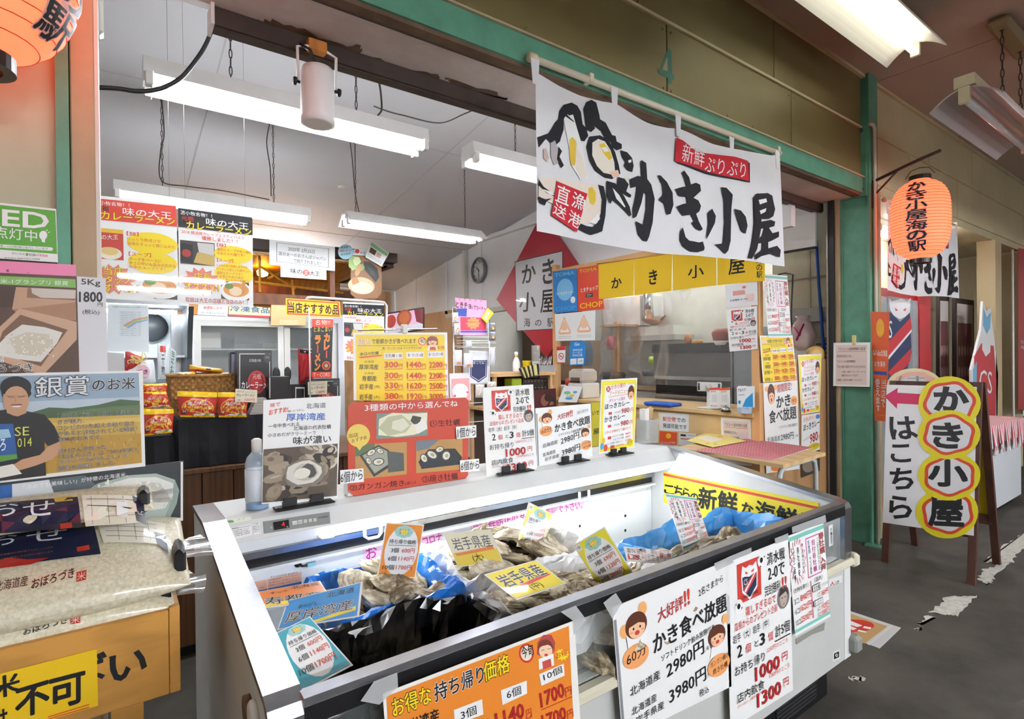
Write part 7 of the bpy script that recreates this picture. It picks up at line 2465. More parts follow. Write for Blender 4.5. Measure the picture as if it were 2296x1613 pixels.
# noren
nr = thing('yellow_curtain', 'short yellow split curtain with black characters over the booth', 'curtain', (WX - .03, 3.0, 2.3))
NP = [(1341, 593, 671), (1421, 580, 663), (1507, 566, 652), (1607, 551, 640), (1716, 536, 630)]
for i, ((xa, ta, ba_), (xb, tb, bb_)) in enumerate(zip(NP, NP[1:])):
    s = Sheet('curtain_panel', '', '', ('x', WX - .032 - .002 * (i % 2)), [(xa + .6, ta), (xb - .4, tb), (xb - 1.4, bb_), (xa + 1.6, ba_)], col='#e8bd22', thick=.002, parent=nr, rough=.8)
    _sheets.append(s)
    s.T('かき小屋'[i], *((1371, 648, 1394, 645, 24), (1455, 640, 1474, 637, 33), (1543, 625, 1578, 622, 28), (1634, 617, 1670, 612, 42))[i], 'k3')
    if i == 3: s.V('海の駅', 1702, 577, 1703, 625, 13, 'k1')
MB().tube([P(1338, 592, x=WX - .04), P(1722, 534, x=WX - .04)], .006, n=6).build('curtain_rod', M_post, parent=nr)
# posters on the sheet
XP = WX - .028
s = sheet('blue_drink_poster', 'blue drink poster at the upper left corner of the booth', 'poster', ('x', XP), [(1239, 609), (1293, 602), (1295, 698), (1242, 703)], col='#2a7cc4', thick=.001, unit=True, spec='''
T 8 14 92 14 9 #6ac8ec2 TOMA
E #7cc0ea 50 46 34 26
T 12 58 88 58 8 w1 つくれるサイダー
E w 82 72 10 8
T 10 96 92 96 10 #4ab4e4 2 CHOP
'''.replace('#4ab4e4 2', '#4ab4e4'))
s = sheet('red_drink_poster', 'red drink poster next to the blue one on the booth', 'poster', ('x', XP - .001), [(1294, 602), (1342, 594), (1355, 693), (1296, 698)], col='#d8452e', thick=.001, unit=True, spec='''
T 10 14 90 14 9 #f0c41c2 TOMA
T 14 62 86 60 10 w2 とまチョップ
R k 34 66 62 74
T 38 73 58 73 6 w ガラナ
T 8 96 96 95 11 #f0c41c3 CHOP
''')
sheet('certificate_sheet', 'white sheet with two orange triangle drawings on the booth', 'notice', ('x', XP), [(1244, 705), (1335, 696), (1334, 763), (1246, 765)], thick=.001, unit=True, spec='''
P #f0b48a 25,12 42,70 38,76 12,76 8,70
P w 25,20 38,68 12,68
E #f3c6a4 25 46 10 16
P #f0b48a 74,10 91,66 87,72 61,72 57,66
P w 74,18 87,64 61,64
E #f3c6a4 74 42 10 16
L e 8 84 42 84 1
L e 8 90 42 90 1
L e 56 82 92 82 1
L e 56 88 92 88 1
''')
sheet('no_smoking_sticker', 'red and white no smoking sticker on the booth sheet', 'sticker', ('x', XP), [(1248, 778), (1268, 776), (1267, 815), (1250, 815)], thick=.0006, unit=True, spec='R #c8323a 0 0 100 20\nE #c8323a 50 55 34 20\nE w 50 55 26 15\nL k 30 57 66 54 4\nL #c8323a 28 44 72 66 5\nR #c8323a 0 94 100 100')
sheet('coupon_sticker', 'bright blue coupon sticker on the booth sheet', 'sticker', ('x', XP), [(1279, 765), (1309, 765), (1313, 780), (1310, 819), (1277, 820)], col='#1d86d2', thick=.0006, spec='T 1288 776 1300 775 7 w2 Go\nT 1284 788 1306 787 5 w1 地域共通\nT 1284 794 1306 793 5 w1 クーポン\nT 1284 800 1306 799 5 w1 取扱店舗\nP w 1279,805 1293,804 1293,817 1279,818\nP w 1295,804 1309,803 1308,816 1295,817\nT 1298 813 1306 812 5 k 北海')
sheet('ticket_notice', 'pale ticket notice at the top right of the booth sheet', 'notice', ('x', XP), [(1626, 640), (1698, 631), (1699, 684), (1628, 690)], col='#e2e0e0', thick=.001, unit=True, spec='E #d86a5a 60 18 6 6\nR #e09a90 24 30 62 50\nT 14 76 70 74 10 d お食事券 ¥1,000\nR #e8c8c0 66 50 90 80')
sheet('football_offer_notice', 'small white crest notice at the right of the booth sheet', 'notice', ('x', XP), [(1628, 694), (1697, 687), (1699, 783), (1636, 789)], thick=.001, unit=True, spec=SHIMIZU)
sheet('blue_memo', 'pale blue memo on the steel fridge', 'memo', ('x', 4.572), [(1685, 813), (1708, 811), (1707, 832), (1686, 833)], col='#62c4d8', thick=.001, spec='T 1687 818 1706 817 3 k 本日の予約\nT 1687 824 1706 823 3 k 仕込みを確認\nT 1687 830 1706 829 3 k 手洗い励行')
# notices on the counter front
FP = ('x', WX - .0325)
sheet('air_mail_notice', 'white notice saying air delivery is possible on the counter front', 'notice', ('x', WX - .001), [(1476, 925), (1544, 929), (1544, 969), (1478, 965)], thick=.001, unit=True, spec='R #efe0b8 0 0 7 40\nT 14 46 58 47 26 #e0502c2 航空便\nT 60 47 90 48 22 k1 での\nT 14 84 94 88 26 k1 発送可能です')
sheet('orange_ticket_card', 'orange dining ticket card on the counter front', 'card', ('x', WX - .001), [(1479, 967), (1518, 970), (1517, 998), (1478, 996)], col='#e2572a', thick=.001, spec='E #f0b83a 1499 978 6 6\nT 1481 995 1515 996 5 #f6e2d0 GoToEat北海道')
sheet('rule_card', 'grey printed card beside the orange ticket card', 'card', ('x', WX - .001), [(1522, 970), (1560, 973), (1560, 1000), (1521, 998)], col='#dcdcd8', thick=.001, spec='P k 1526,974 1538,975 1538,979 1526,978\nL #c83a4a 1526 984 1556 986 2\nL e 1542 976 1558 977 1')
ALC = '''
R #e2cfc6 8 6 92 96
T 14 18 88 18 7 k1 アルコール提供時間の変更
L #c8503a 13 20.5 89 20.5 .8
T 10 34 54 34 6 k 緊急事態宣言に伴い、
T 10 46 62 46 6 k アルコールの提供時間を
T 10 58 90 58 6 k 下記の通り変更させていただきます。
T 24 70 88 69 5 k 11時～18時 (ラストオーダー)
T 24 78 70 77 5 k 期間 5月17日～31日まで
T 10 88 80 87 4.6 k ご理解とご協力をお願いいたします。
'''
sheet('alcohol_notice', 'framed alcohol hours notice on the counter front', 'notice', ('x', WX - .001), [(1616, 936), (1683, 941), (1686, 1046), (1620, 1038)], thick=.001, unit=True, spec=ALC)
# posters on the slanted end panel
sheet('oyster_price_poster', 'small yellow oyster price list at the booth corner', 'poster', fpl_(.05), [(1703, 753), (1777, 752), (1787, 852), (1711, 858)], thick=.001, unit=True, spec=PLIST)
sheet('eat_all_poster', 'tall white limited time all you can eat poster at the booth corner', 'poster', fpl_(.012), [(1711, 859), (1788, 853), (1793, 1052), (1718, 1062)], thick=.001, unit=True, spec='''
P w 5,8 12,6 30,20 28,34 16,32
E #f0b06c 10 7 6 3
E #f0b06c 34 6 6 3
F 22 14 10
T 40 12 82 10 9 R3/w7 期間限定!
T 36 29 78 27 13 k4 かき
E #f0a566 88 22 10 5
T 82 23.5 95 23 4 n 60分
T 14 45 94 42 14 k4 食べ放題
T 42 52 96 50.5 3.4 k ソフトドリンク飲み放題付き
T 6 66 44 65 6 k 北海道産
T 46 65.6 84 64.4 7.6 k1 2980円
T 87 63 97 62.6 2.6 k /1名
T 8 80 44 79 6 k 北海道産
T 46 80 84 79 7.6 k1 3980円
T 10 88 46 87 5 k 岩手県産
E #e8843c 30 95 16 4
''')
sheet('menu_poster', 'yellow bordered food menu on the booth end panel', 'poster', fpl_(.008), [(1789, 796), (1842, 794), (1838, 923), (1796, 930)], thick=.001, unit=True, spec=MENU)
sheet('surf_clam_curry_poster', 'white surf clam curry poster below the food menu', 'poster', fpl_(.006), [(1797, 932), (1838, 926), (1838, 1056), (1796, 1072)], thick=.001, unit=True, spec='''
T 10 12 70 9 7 #e0603a1 苫小牧に来たなら
E #4a8ad0 88 6 12 4
T 10 27 98 22 11 k3 ほっきカレー
T 44 50 88 47 16 R3 980
T 90 46 99 45 7 r 円
T 10 44 40 40 3.4 k サラダ付
E #e0c81e 66 56 34 6
T 44 58 90 56 4 k おすすめです
R #3a2a1e 0 64 100 100
E #8a7a66 46 82 40 14
''')
sheet('spring_oyster_poster', 'handwritten spring oyster sheet clipped at the top of the booth corner', 'poster', fpl_(.055), [(1711, 614), (1765, 619), (1775, 757), (1723, 758)], thick=.001, unit=True, spec=SPRING)
MB().tube([P(1745, 616, pl=fpl_(.03)), P(1760, 613, pl=fpl_(.03)), P(1778, 616, pl=fpl_(.03)), P(1775, 690, pl=fpl_(.03)), P(1772, 800, pl=fpl_(.03))], .006, n=6).build('clip_rod', M_dark, parent=bo)
# things on the counter
def pt(px, y): return Vector((P(px, 800, x=0.01).x, 0, 0))
def on(px, x): return Vector((x, P(px, 900, x=x).y, CZ))
c = on(1306, 4.05)
pr2 = thing('receipt_printer', 'white ticket machine on the booth counter', 'printer', c)
MB().box(c.x - .10, c.x + .14, c.y - .12, c.y + .12, CZ, CZ + .16, bev=.01).build('base', M_wpl, parent=pr2)
MB().box(c.x - .10, c.x + .12, c.y - .12, c.y + .12, CZ + .16, CZ + .31, bev=.03).build('head', M_wpl, parent=pr2)
MB().box(c.x - .106, c.x - .098, c.y - .07, c.y + .07, CZ + .17, CZ + .22).build('slot', M_dark, parent=pr2)
sheet('colour_leaflet', 'crumpled white leaflet with coloured blots before the ticket machine', 'leaflet', (P(1280, 880, x=3.88), Vector((-.8, -.1, .5)).normalized()), [(1265, 865), (1306, 868), (1293, 903), (1251, 902)], thick=.001, unit=True, spec='E #7ac48a 30 42 18 10\nE #5aa8d8 70 36 12 8\nE #e8c85a 60 56 14 8\nE #5aa8d8 50 76 20 9\nT 30 68 66 66 10 k マイル')
c = on(1275, 4.0); tag(MB().lathe(c + Vector((0, 0, .12)), [(.02, 0), (.036, .02), (.04, .05), (.03, .08), (.0, .095)], n=16).build('round_doll', mat('#c8332a', .4)), 'round red doll on the ticket shelf', 'doll')
tag(MB().box(c.x - .02, c.x + .2, c.y - .06, c.y + .3, CZ, CZ + .12, bev=.005).build('white_box', M_wpl), 'white carton under the round doll', 'box')
c = on(1592, 3.98)
tb = thing('tablet_stand', 'white pivoting tablet stand on the counter', 'tablet stand', c)
MB().box(c.x - .06, c.x + .06, c.y - .09, c.y + .09, CZ, CZ + .012, bev=.005).build('foot', M_wpl, parent=tb)
MB().box(c.x - .012, c.x + .012, c.y - .022, c.y + .022, CZ + .012, CZ + .16).build('neck', M_wpl, parent=tb)
MB().box(c.x - .014, c.x - .004, c.y - .115, c.y + .115, CZ + .14, CZ + .22, bev=.012).build('bracket', M_wpl, parent=tb)
MB().box(c.x - .004, c.x + .006, c.y - .10, c.y + .10, CZ + .12, CZ + .235, bev=.003).build('tablet', M_dark, parent=tb)
MB().lathe(Vector((c.x - .014, c.y, CZ + .175)), [(.03, 0), (.03, .01), (.012, .014), (.012, .02)], n=18, axis=(-1, 0, 0)).build('pivot', mat('#d9cfcc', .4), parent=tb)
for sg in (-1, 1):
    MB().box(c.x - .018, c.x - .012, c.y + sg * .095 - .008, c.y + sg * .095 + .008, CZ + .15, CZ + .21).build('grip', M_dark, parent=tb)
for i, (x0, x1, lab) in enumerate(((1591, 1613, 'white payment card with a red top, left of the pair'), (1613, 1637, 'white payment card with an orange top, right of the pair'))):
    sheet('payment_card', lab, 'card', ('x', 3.90 - .004 * i), [(x0, 870 + i), (x1, 869), (x1, 917), (x0, 915)], thick=.002, unit=True, spec=f'R {("#e04a3a", "#e86a2c")[i]} 0 0 100 12\nT 20 24 70 23 8 r pay\nR #e2e0de 24 34 76 70\nT 14 92 80 92 8 r 使えます', group='payment cards on the counter')
c = on(1627, 3.86)
be = thing('call_bell', 'chrome call bell on the counter', 'bell', c)
MB().lathe(c, [(.036, 0), (.036, .008), (.03, .01)], n=20).build('base', M_dark, parent=be)
MB().lathe(c + Vector((0, 0, .01)), [(.034, 0), (.032, .015), (.018, .03), (.004, .034), (.004, .042), (0, .044)], n=20).build('dome', M_chrome, parent=be)
c = on(1671, 3.87)
sn = thing('sanitizer_bottle', 'pale blue pump bottle of hand sanitizer on the counter', 'bottle', c)
MB().lathe(c, [(.052, 0), (.054, .006), (.054, .105), (.022, .14), (.018, .15)], n=6, smooth=False).build('bottle', mat('#b9d0ea', .3, alpha=.9), parent=sn)
MB().lathe(c, [(.02, .15), (.02, .165), (.008, .167), (.008, .195), (.016, .196), (.016, .205), (0, .207)], n=14).build('pump', M_wpl, parent=sn)
MB().tube([c + Vector((0, 0, .2)), c + Vector((-.005, .05, .2)), c + Vector((-.006, .056, .185))], .006, n=6).build('spout', M_wpl, parent=sn)
s = Sheet('label', '', '', ('x', c.x - .056), [(1652, 868), (1692, 866), (1692, 914), (1653, 914)], col='#e6eef4', thick=.001, parent=sn, unit=True)
_sheets.append(s); s.spec_lines('T 6 24 52 22 14 k2 アルケア\nP #2a9ad8 90,30 92,98 30,98 50,60\nE #2a9ad8 14 74 8 9\nL e 8 40 44 39 3')
c = on(1697, 3.97); jg = thing('white_jug', 'white jug with a lime handle at the end of the counter', 'jug', c)
MB().lathe(c, [(.035, 0), (.045, .18), (.05, .19), (.042, .185), (.034, .01)], n=18).build('jug', M_wpl, parent=jg)
MB().tube([c + Vector((-.01, .04, .19)), c + Vector((-.01, .075, .18)), c + Vector((-.01, .07, .12)), c + Vector((-.01, .045, .10))], .006, n=6).build('handle', mat('#b6d62c', .4), parent=jg)
tag(MB().box(3.84, 4.0, 3.0, 3.3, CZ, CZ + .03, bev=.01).build('blue_tray', mat('#2a62c8', .4)), 'blue plastic tray on the counter left of the tablet stand', 'tray')
# ------------------------------------------------------------------ kitchen behind the sheet
hd_ = thing('range_hood', 'stainless range hood and griddle front in the kitchen', 'hood', (4.9, 3.3, 0))
def kb_(name, px0, py0, px1, py1, x, d, m, parent=None, bev=0.):
    ya, yb_ = P(px1, 800, x=x).y, P(px0, 800, x=x).y
    z0, z1 = P((px0 + px1) / 2, py1, x=x).z, P((px0 + px1) / 2, py0, x=x).z
    return MB().box(x, x + d, min(ya, yb_), max(ya, yb_), z0, z1, bev=bev).build(name, m, parent=parent)
kb_('hood_front', 1465, 790, 1640, 845, 4.75, .5, mat('#6a645e', .35, metal=.6), hd_)
kb_('hood_top', 1462, 770, 1645, 790, 4.72, .5, mat('#2b2724', .5), hd_)
kb_('hood_lip', 1466, 845, 1640, 853, 4.73, .5, M_steel, hd_)
kb_('stove_back', 1470, 853, 1638, 890, 4.95, .3, mat('#1c1a1a', .5), hd_)
kb_('stove_base', 1468, 905, 1640, 1140, 4.72, .5, M_steel, hd_)
kb_('stove_top', 1468, 888, 1640, 905, 4.7, .5, M_steel, hd_)
fd_ = thing('steel_fridge', 'tall stainless kitchen fridge by the booth corner', 'refrigerator', (4.8, 2.5, 0))
kb_('body', 1638, 735, 1722, 1170, 4.58, .6, mat('#9aa0a6', .3, metal=.7), fd_)
kb_('door_gap', 1641, 740, 1644, 990, 4.575, .01, M_dark, fd_)
bl_ = thing('water_boiler', 'white wall cabinet and boiler pipe in the kitchen', 'boiler', (5.6, 4.5, 1.9))
kb_('cabinet', 1355, 668, 1436, 732, 5.5, .3, M_wpl, bl_)
MB().tube([P(1452, 640, x=5.55), P(1456, 720, x=5.55)], .06, n=14).build('flue', M_chrome, parent=bl_)
kb_('extractor', 1405, 732, 1510, 762, 5.4, .4, mat('#e2dfd2', .5), bl_)
kb_('extractor_lip', 1400, 752, 1512, 764, 5.38, .4, mat('#b8b6ac', .4), bl_)
wk = thing('wok', 'copper brown wok on top of the extractor', 'wok', P(1465, 728, x=5.3))
MB().lathe(P(1465, 730, x=5.5), [(.02, 0), (.10, .03), (.15, .08), (.145, .08), (.09, .035)], n=20).build('bowl', mat('#a97a58', .35, metal=.6), parent=wk)
MB().tube([P(1482, 718, x=5.45), P(1492, 708, x=5.45)], .012, n=6).build('handle', M_dark, parent=wk)
ks = thing('kitchen_rack', 'wooden kitchen rack with bowls and tins behind the sheet', 'rack', (5.2, 4.2, 0))
kb_('upright', 1376, 722, 1384, 905, 5.2, .05, M_post, ks)
kb_('shelf_board', 1345, 728, 1395, 733, 5.1, .3, M_post, ks)
kb_('worktop', 1300, 862, 1470, 872, 5.1, .5, M_steel, ks)
kb_('cupboard', 1300, 872, 1470, 990, 5.15, .45, mat('#d4d6d2', .5), ks)
for (px, py, w_, h_, c_, lab) in ((1340, 835, 45, 18, '#1e1c1c', 'black pan on the kitchen worktop'), (1350, 755, 16, 30, '#b8304a', 'pink cloth bundle hung on the kitchen rack'), (1540, 762, 22, 12, '#c89a52', 'cardboard carton on top of the hood'), (1590, 765, 40, 10, '#e4e4e2', 'white foil pile on top of the hood'), (1522, 750, 14, 24, '#c98a5a', 'brown tin on top of the hood'), (1585, 738, 42, 26, '#a8584a', 'dark pink bag on top of the hood'), (1443, 800, 20, 20, '#b8d23c', 'lime green tub by the hood'), (1430, 830, 30, 14, '#2a2a2c', 'black tray at the left of the hood')):
    x_ = 4.68 if px > 1500 else 5.05
    ya, yb_ = P(px + w_, 800, x=x_).y, P(px, 800, x=x_).y; z0, z1 = P(px, py + h_, x=x_).z, P(px, py, x=x_).z
    o = MB().lathe(((x_ + .1), (ya + yb_) / 2, z0), [(abs(yb_ - ya) * .42, 0), (abs(yb_ - ya) * .5, (z1 - z0) * .6), (abs(yb_ - ya) * .4, z1 - z0), (0, (z1 - z0) * 1.02)], n=10).build('kitchen_item', mat(c_, .5))
    o.name = lab.split(' on ')[0].split(' by ')[0].split(' at ')[0].split(' hung')[0].replace(' ', '_')
    tag(o, lab, 'kitchenware')
bp = tag(MB().tube([P(1830, 540, x=4.6), P(1836, 640, x=4.55), P(1848, 800, x=4.45)], .012, n=8).build('blue_pole', mat('#2458b8', .4)), 'bright blue pole leaning behind the shutter guide', 'pole')
bg = thing('plastic_bag', 'clear bag of rolls tied with a pink ribbon behind the booth', 'bag', P(1805, 790, x=4.75))
c = P(1800, 742, x=4.52)
MB().lathe(c + Vector((0, 0, -.16)), [(.04, 0), (.09, .05), (.10, .12), (.07, .22), (.04, .25), (.06, .28)], n=14).build('bag', mat('#e6c9c8', .25, alpha=.55), parent=bg)
MB().tube([c + Vector((-.10, .02, .03)), c + Vector((-.11, -.03, -.04)), c + Vector((-.105, -.06, .05)), c + Vector((-.105, .0, -.08))], .008, n=5).build('ribbon', mat('#c8307a', .5), parent=bg)
kb2 = thing('kitchen_bins', 'grey kitchen machine and bins behind the end panel', 'machine', (5.0, 2.3, 0))
kb_('louvre_box', 1760, 690, 1880, 722, 4.52, .1, mat('#8a8680', .4, metal=.4), kb2)
kb_('white_bin', 1783, 757, 1813, 800, 4.5, .1, M_wpl, kb2)
kb_('brown_unit', 1813, 757, 1876, 830, 4.5, .11, mat('#7a7066', .5), kb2)
for i in range(5): kb_('louvre', 1830, 770 + i * 10, 1865, 774 + i * 10, 4.495, .01, M_dark, kb2)
c = P(1825, 788, pl=fpl_(-.05))
tp = tag(MB().lathe(c + Vector((0, 0, -.03)), [(.035, 0), (.07, .005), (.07, .035), (.035, .04)], n=20, axis=(-.5, -.8, 0)).build('tape_roll', mat('#cda85c', .4)), 'roll of brown tape on the end panel', 'tape roll')
# ------------------------------------------------------------------ checked table in front of the booth
ct = thing('pipe_leg_table', 'small wooden table with bent pipe legs before the booth', 'table', (3.5, 2.1, 0))
TZ = .75
q = [P(*c_, z=TZ) for c_ in ((1515, 1003), (1756, 1043), (1851, 1015), (1606, 984))]
MB().prism([p - Vector((0, 0, .022)) for p in q], (0, 0, .022)).build('table_top', M_lam, parent=ct)
M_pipe = mat('#b9bfbd', .35)
for (a_, b_) in ((q[1], q[2]), (q[0], q[3])):
    i_ = (q[0] - q[1]).normalized() * (.05 if a_ is q[1] else -.05)
    a1, b1 = a_ + (b_ - a_) * .08 + i_, b_ - (b_ - a_) * .06 + i_
    d_ = (b1 - a1).normalized()
    MB().tube([(a1.x, a1.y, 0), (a1.x, a1.y, TZ - .12), (a1.x + d_.x * .02, a1.y + d_.y * .02, TZ - .06), (a1.x + d_.x * .07, a1.y + d_.y * .07, TZ - .035), (b1.x - d_.x * .07, b1.y - d_.y * .07, TZ - .035), (b1.x - d_.x * .02, b1.y - d_.y * .02, TZ - .06), (b1.x, b1.y, TZ - .12), (b1.x, b1.y, 0)], .016, n=8).build('pipe_leg', M_pipe, parent=ct)
s = sheet('checked_cloth', 'red and white checked cloth on the pipe leg table', 'tablecloth', ('z', TZ + .003), [(1558, 1011), (1731, 1033), (1822, 1004), (1672, 984)], col='#ece4e4', thick=.002, unit=True, rough=.8)
for i in range(26): s.line(i * 3.9 + 1, 0, i * 3.9 + 1, 100, 1.7, '#e07f86')
for i in range(16): s.line(0, i * 6.4 + 2, 100, i * 6.4 + 2, 2.8, '#d8606c')
sheet('yellow_card', 'pale yellow leaflet lying on the table', 'leaflet', ('z', TZ + .012), [(1540, 988), (1596, 965), (1671, 989), (1598, 1003)], col='#f0dc7c', thick=.002, unit=True, spec='R #f2ead2 36 10 74 60\nE #e8b84a 20 60 6 6\nE #a8c86a 30 80 6 6\nE #e8b84a 84 40 6 6')
# ------------------------------------------------------------------ bottle and chopsticks on the ledge
c = P(577, 1136, y=1.95); c.z = ZL
hb = thing('hand_gel_bottle', 'clear hand gel bottle with a white cap at the left end of the ledge', 'bottle', c)
MB().lathe(c, [(.034, 0), (.036, .006), (.036, .15), (.03, .17), (.015, .185)], n=20).build('bottle', glassy('#cfe4f4', .35, .05), parent=hb)
MB().lathe(c + Vector((0, 0, .003)), [(.033, 0), (.033, .012), (0, .013)], n=20).build('gel', mat('#3a9ae8', .1, alpha=.8), parent=hb)
MB().lathe(c, [(.016, .185), (.016, .225), (.008, .23)], n=14).build('cap', M_wpl, parent=hb)
MB().lathe(c, [(.0368, .03), (.0368, .13)], n=20).build('label', mat('#dfe6ee', .5), parent=hb)
c = P(1452, 998, y=2.05); c.z = ZL
ch = thing('chopstick_holder', 'clear box of wooden chopsticks and napkins at the right end of the ledge', 'chopstick holder', c)
for (u0, u1, v0, v1) in ((-.05, .05, -.035, -.032), (-.05, .05, .032, .035), (-.05, -.047, -.032, .032), (.047, .05, -.032, .032)):
    MB().box(c.x + u0, c.x + u1, c.y + v0, c.y + v1, ZL, ZL + .13).build('side', glassy('#eef0ee', .3), parent=ch)
for k in range(9):
    MB().tube([(c.x - .02 + k * .003, c.y, ZL + .004), (c.x + .005 + k * .005, c.y + .01 * (k % 3 - 1), ZL + .20 - .004 * (k % 4))], .0035, n=5).build('chopstick', mat('#d8b88a', .6), parent=ch)
MB().box(c.x - .042, c.x - .008, c.y - .02, c.y + .02, ZL + .02, ZL + .19).build('napkins', M_wpl, parent=ch)
s = sheet('yellow_notice', 'yellow handwritten notice between the ledge signs', 'notice', ('y', 2.02), [(1326, 903), (1345, 902), (1345, 1000), (1328, 1002)], col='#ecdc3c', thick=.001, spec='T 1328 932 1343 930 9 k1 いで\nT 1330 975 1343 972 12 k2 屋')
clampz(s.obj)
# ------------------------------------------------------------------ right-hand column notices and the neighbouring shop
sheet('alcohol_notice', 'alcohol hours notice in a clear sleeve on the green column', 'notice', ('x', 4.385), [(1869, 769), (1951, 768), (1950, 868), (1868, 866)], thick=.002, unit=True, spec=ALC, coat=.4)
MB().box(4.38, 4.392, P(1915, 768, x=4.385).y - .012, P(1915, 768, x=4.385).y + .012, P(1915, 768, x=4.385).z - .02, P(1915, 755, x=4.385).z + .01).build('clip', mat('#d8c88a', .4), parent=_sheets[-1].obj)
s = sheet('dining_ticket_flag', 'orange vertical flag for dining tickets on the green column', 'flag', ('x', 4.432), [(1952, 699), (1995, 700.5), (1988, 946), (1961, 943)], col='#e2622e', thick=.001, unit=True, spec='''
E #f0b02c 50 10 22 6
T 6 30 94 30 5 w1 GoToEat北海道
T 14 39 84 39 5 w お食事券
R #2a4aa0 8 43 92 46
V 74 50 70 82 32 w2 当店で
V 30 50 34 88 32 w2 使えます
T 24 93 86 93 2 #f0c43a HOKKAIDO
''')
ng = struct(MB().box(4.66, 12, 2.46, 2.49, 0, 2.62).build('wall_next_shop', mat('#d8cfae', .6, noise=.06)))
struct(MB().box(8.9, 9.0, 1.77, 2.46, 0, 2.62).build('wall_next_side', mat('#d2c6a4', .6)))
struct(MB().box(4.66, 16, 2.06, 2.46, 2.62, 2.66).build('ceiling_next_shop', mat('#cfc4ae', .7)))
jm = struct(MB().box(4.60, 4.70, 1.72, 1.86, 0, 2.62).build('trim_5', M_tan))
struct(MB().box(7.75, 7.98, 1.74, 1.9, 0, 2.62).build('trim_6', mat('#c9b48c', .5)))
struct(MB().box(9.6, 16, 1.75, 1.77, 0, 2.62).build('wall_far_front', M_cream))
# red drinks cooler with a crest on its glass door
y_ = 1.98
a, b = P(1970, 760, y=y_).x, P(2062, 760, y=y_).x
dc = thing('drinks_cooler', 'red framed glass door drinks cooler with a crest in the next shop', 'refrigerator', ((a + b) / 2, y_ + .3, 0))
MB().box(a, b + .3, y_ + .03, y_ + .42, 0, 1.98).build('body', mat('#a81c24', .4), parent=dc)
MB().box(a, b, y_ + .01, y_ + .03, .15, 1.9).build('glass_door', mat('#8b9096', .12, spec=.8), parent=dc)
MB().box(b, b + .3, y_, y_ + .03, .1, 1.98).build('door_frame', mat('#b8202a', .35), parent=dc)
s = Sheet('crest', '', '', ('y', y_ + .008), [(1990, 664), (2046, 672), (2046, 850), (1992, 850)], col='#8b9096', thick=.0005, parent=dc)
_sheets.append(s); s.spec_lines('''
P #d8d8dc 1992,668 2000,676 2020,670 2034,676 2042,668 2040,700 2030,710 2018,716 2004,708 1996,696
P r 2006,690 2014,696 2008,698
P r 2032,690 2024,696 2030,698
P #24345a 1980,715 1996,700 2018,722 2040,702 2044,790 2030,846 1990,852 1980,800
P #c03038 1984,776 2042,712 2044,738 1986,806
P #e2e2e6 1986,806 2044,738 2044,744 1986,814
P #c03038 1990,836 2044,780 2040,812 2006,850
T 1978 762 2000 758 40 w CS
''')
# framed pictures
for (cn, lab, y2) in (([(2106, 662), (2128, 664), (2128, 1070), (2106, 1078)], 'tall brown framed board leaning in the next shop', 2.05), ([(2142, 668), (2184, 674), (2184, 1052), (2142, 1066)], 'large framed team photograph in the next shop', 2.0)):
    s = sheet('framed_picture', lab, 'picture', ('y', y2), cn, col='#241a18', thick=.03, unit=True, spec='R #cfc8c4 8 3 92 97\nR #6a3a3c 12 14 88 84\n' + '\n'.join(f'E #b99a90 {20 + 15 * (i % 5)} {30 + 12 * (i // 5)} 5 3' for i in range(20)))
# plain cut-out board, colours only
s = sheet('standing_cutout', 'tall red, white and blue cut out board standing in the next shop', 'board', ('y', 1.74), [(2204, 676), (2212, 700), (2222, 690), (2224, 720), (2232, 780), (2238, 840), (2236, 960), (2190, 1000), (2180, 900), (2178, 830), (2190, 780), (2200, 740)], col='#e8e6e6', thick=.02, spec='''
P #c42a34 2184,800 2200,770 2228,776 2234,850 2232,955 2192,990 2186,900
P #6ab4d8 2205,690 2212,712 2222,700 2220,736 2212,750 2204,730
P #e8e6e6 2202,752 2222,752 2220,790 2210,800 2202,784
P #6ab4d8 2181,830 2190,810 2190,880 2182,896
T 2196 880 2224 884 52 w CS
''')
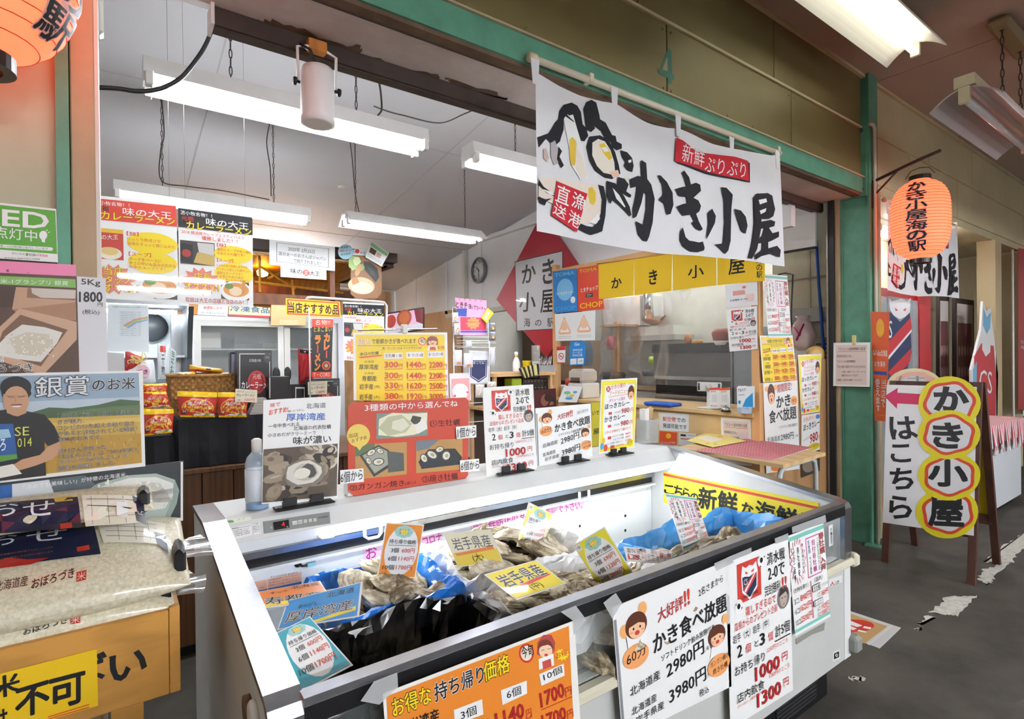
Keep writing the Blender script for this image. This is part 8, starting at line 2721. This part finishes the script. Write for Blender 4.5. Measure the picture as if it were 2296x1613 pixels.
# white freezer under a striped cloth
c0, c1 = P(2200, 1160, z=0), P(2246, 1128, z=0)
fz = thing('chest_freezer', 'white chest freezer beyond the sandwich board', 'freezer', (c0.x + .4, 1.75, 0))
fx0, fx1, fy0, fy1, fzt = 5.75, 6.85, 1.36, 1.70, .78
MB().box(fx0, fx1, fy0, fy1, .05, fzt - .04, bev=.02).build('body', mat('#d9dde0', .35), parent=fz)
MB().box(fx0 - .01, fx1 + .01, fy0 - .01, fy1 + .01, fzt - .04, fzt, bev=.01).build('lid', M_wpl, parent=fz)
MB().box(fx0 + .05, fx1 - .05, fy0 + .05, fy1 - .05, 0, .05).build('plinth', M_dark, parent=fz)
cl2 = thing('striped_cloth', 'red and white striped cloth draped over the chest freezer', 'cloth', (fx0, fy0, fzt))
n = 44
for i in range(n):
    x0 = fx0 - .03 + i * (fx1 - fx0 + .06) / n; x1 = x0 + (fx1 - fx0 + .06) / n; dz = .20 + .05 * math.sin(i * .9)
    m_ = mat('#d8505c', .8) if i % 2 else mat('#ece8e8', .8)
    f0 = .012 * math.sin(i * .8)
    MB().add([(x0, fy1 + .02, fzt + .004), (x1, fy1 + .02, fzt + .004), (x1, fy0 - .015, fzt + .004), (x0, fy0 - .015, fzt + .004), (x1, fy0 - .025 + f0, fzt - dz), (x0, fy0 - .025 + f0, fzt - dz)], [(0, 1, 2, 3), (3, 2, 4, 5)]).build('stripe', m_, parent=cl2)
mb = MB(); mb.add([(fx0 - .03, fy0 - .015, fzt + .004), (fx0 - .03, fy1 + .02, fzt + .004), (fx0 - .045, fy1 + .02, fzt - .22), (fx0 - .045, fy0 - .02, fzt - .25)], [(0, 1, 2, 3)])
mb.build('end_flap', mat('#ece2e2', .8), parent=cl2)
for i in range(5):
    z_ = fzt - .02 - i * .045
    MB().add([(fx0 - .0335 - i * .003, fy0 - .018, z_), (fx0 - .0335 - i * .003, fy1 + .02, z_), (fx0 - .036 - i * .003, fy1 + .02, z_ - .02), (fx0 - .036 - i * .003, fy0 - .019, z_ - .02)], [(0, 1, 2, 3)]).build('stripe', mat('#d8505c', .8), parent=cl2)
# red hanging flag and white pole at the right edge
pz2 = P(2270, 560, y=1.68)
pw = tag(MB().tube([(pz2.x, 1.68, .0), (pz2.x, 1.68, pz2.z)], .012, n=8).build('flag_pole', M_wpl), 'white flag pole at the right edge', 'pole')
sheet('red_flag', 'plain deep red vertical flag at the right edge of the picture', 'flag', ('y', 1.67), [(2283, 556), (2330, 566), (2330, 930), (2283, 918)], col='#a8141c', thick=.001, spec='T 2288 770 2296 772 8 w 北\nT 2288 782 2296 784 8 w 海')
wr_ = cord([P(2212, 565, y=2.4), P(2205, 600, y=2.41), P(2190, 628, y=2.42), P(2160, 632, y=2.43), P(2140, 634, y=2.44)], .01); wr_.name = 'wall_cable'
tag(wr_, 'dark cable drooping on the next shop wall', 'cable')
flush_prints()
b2 = dup(ban, loc=ban.location + Vector((3.30, 0, -.02)), label='second oyster banner behind the red lantern on the next shop front', scale=(.86, 1, 1))
for c_ in b2.children_recursive: pass
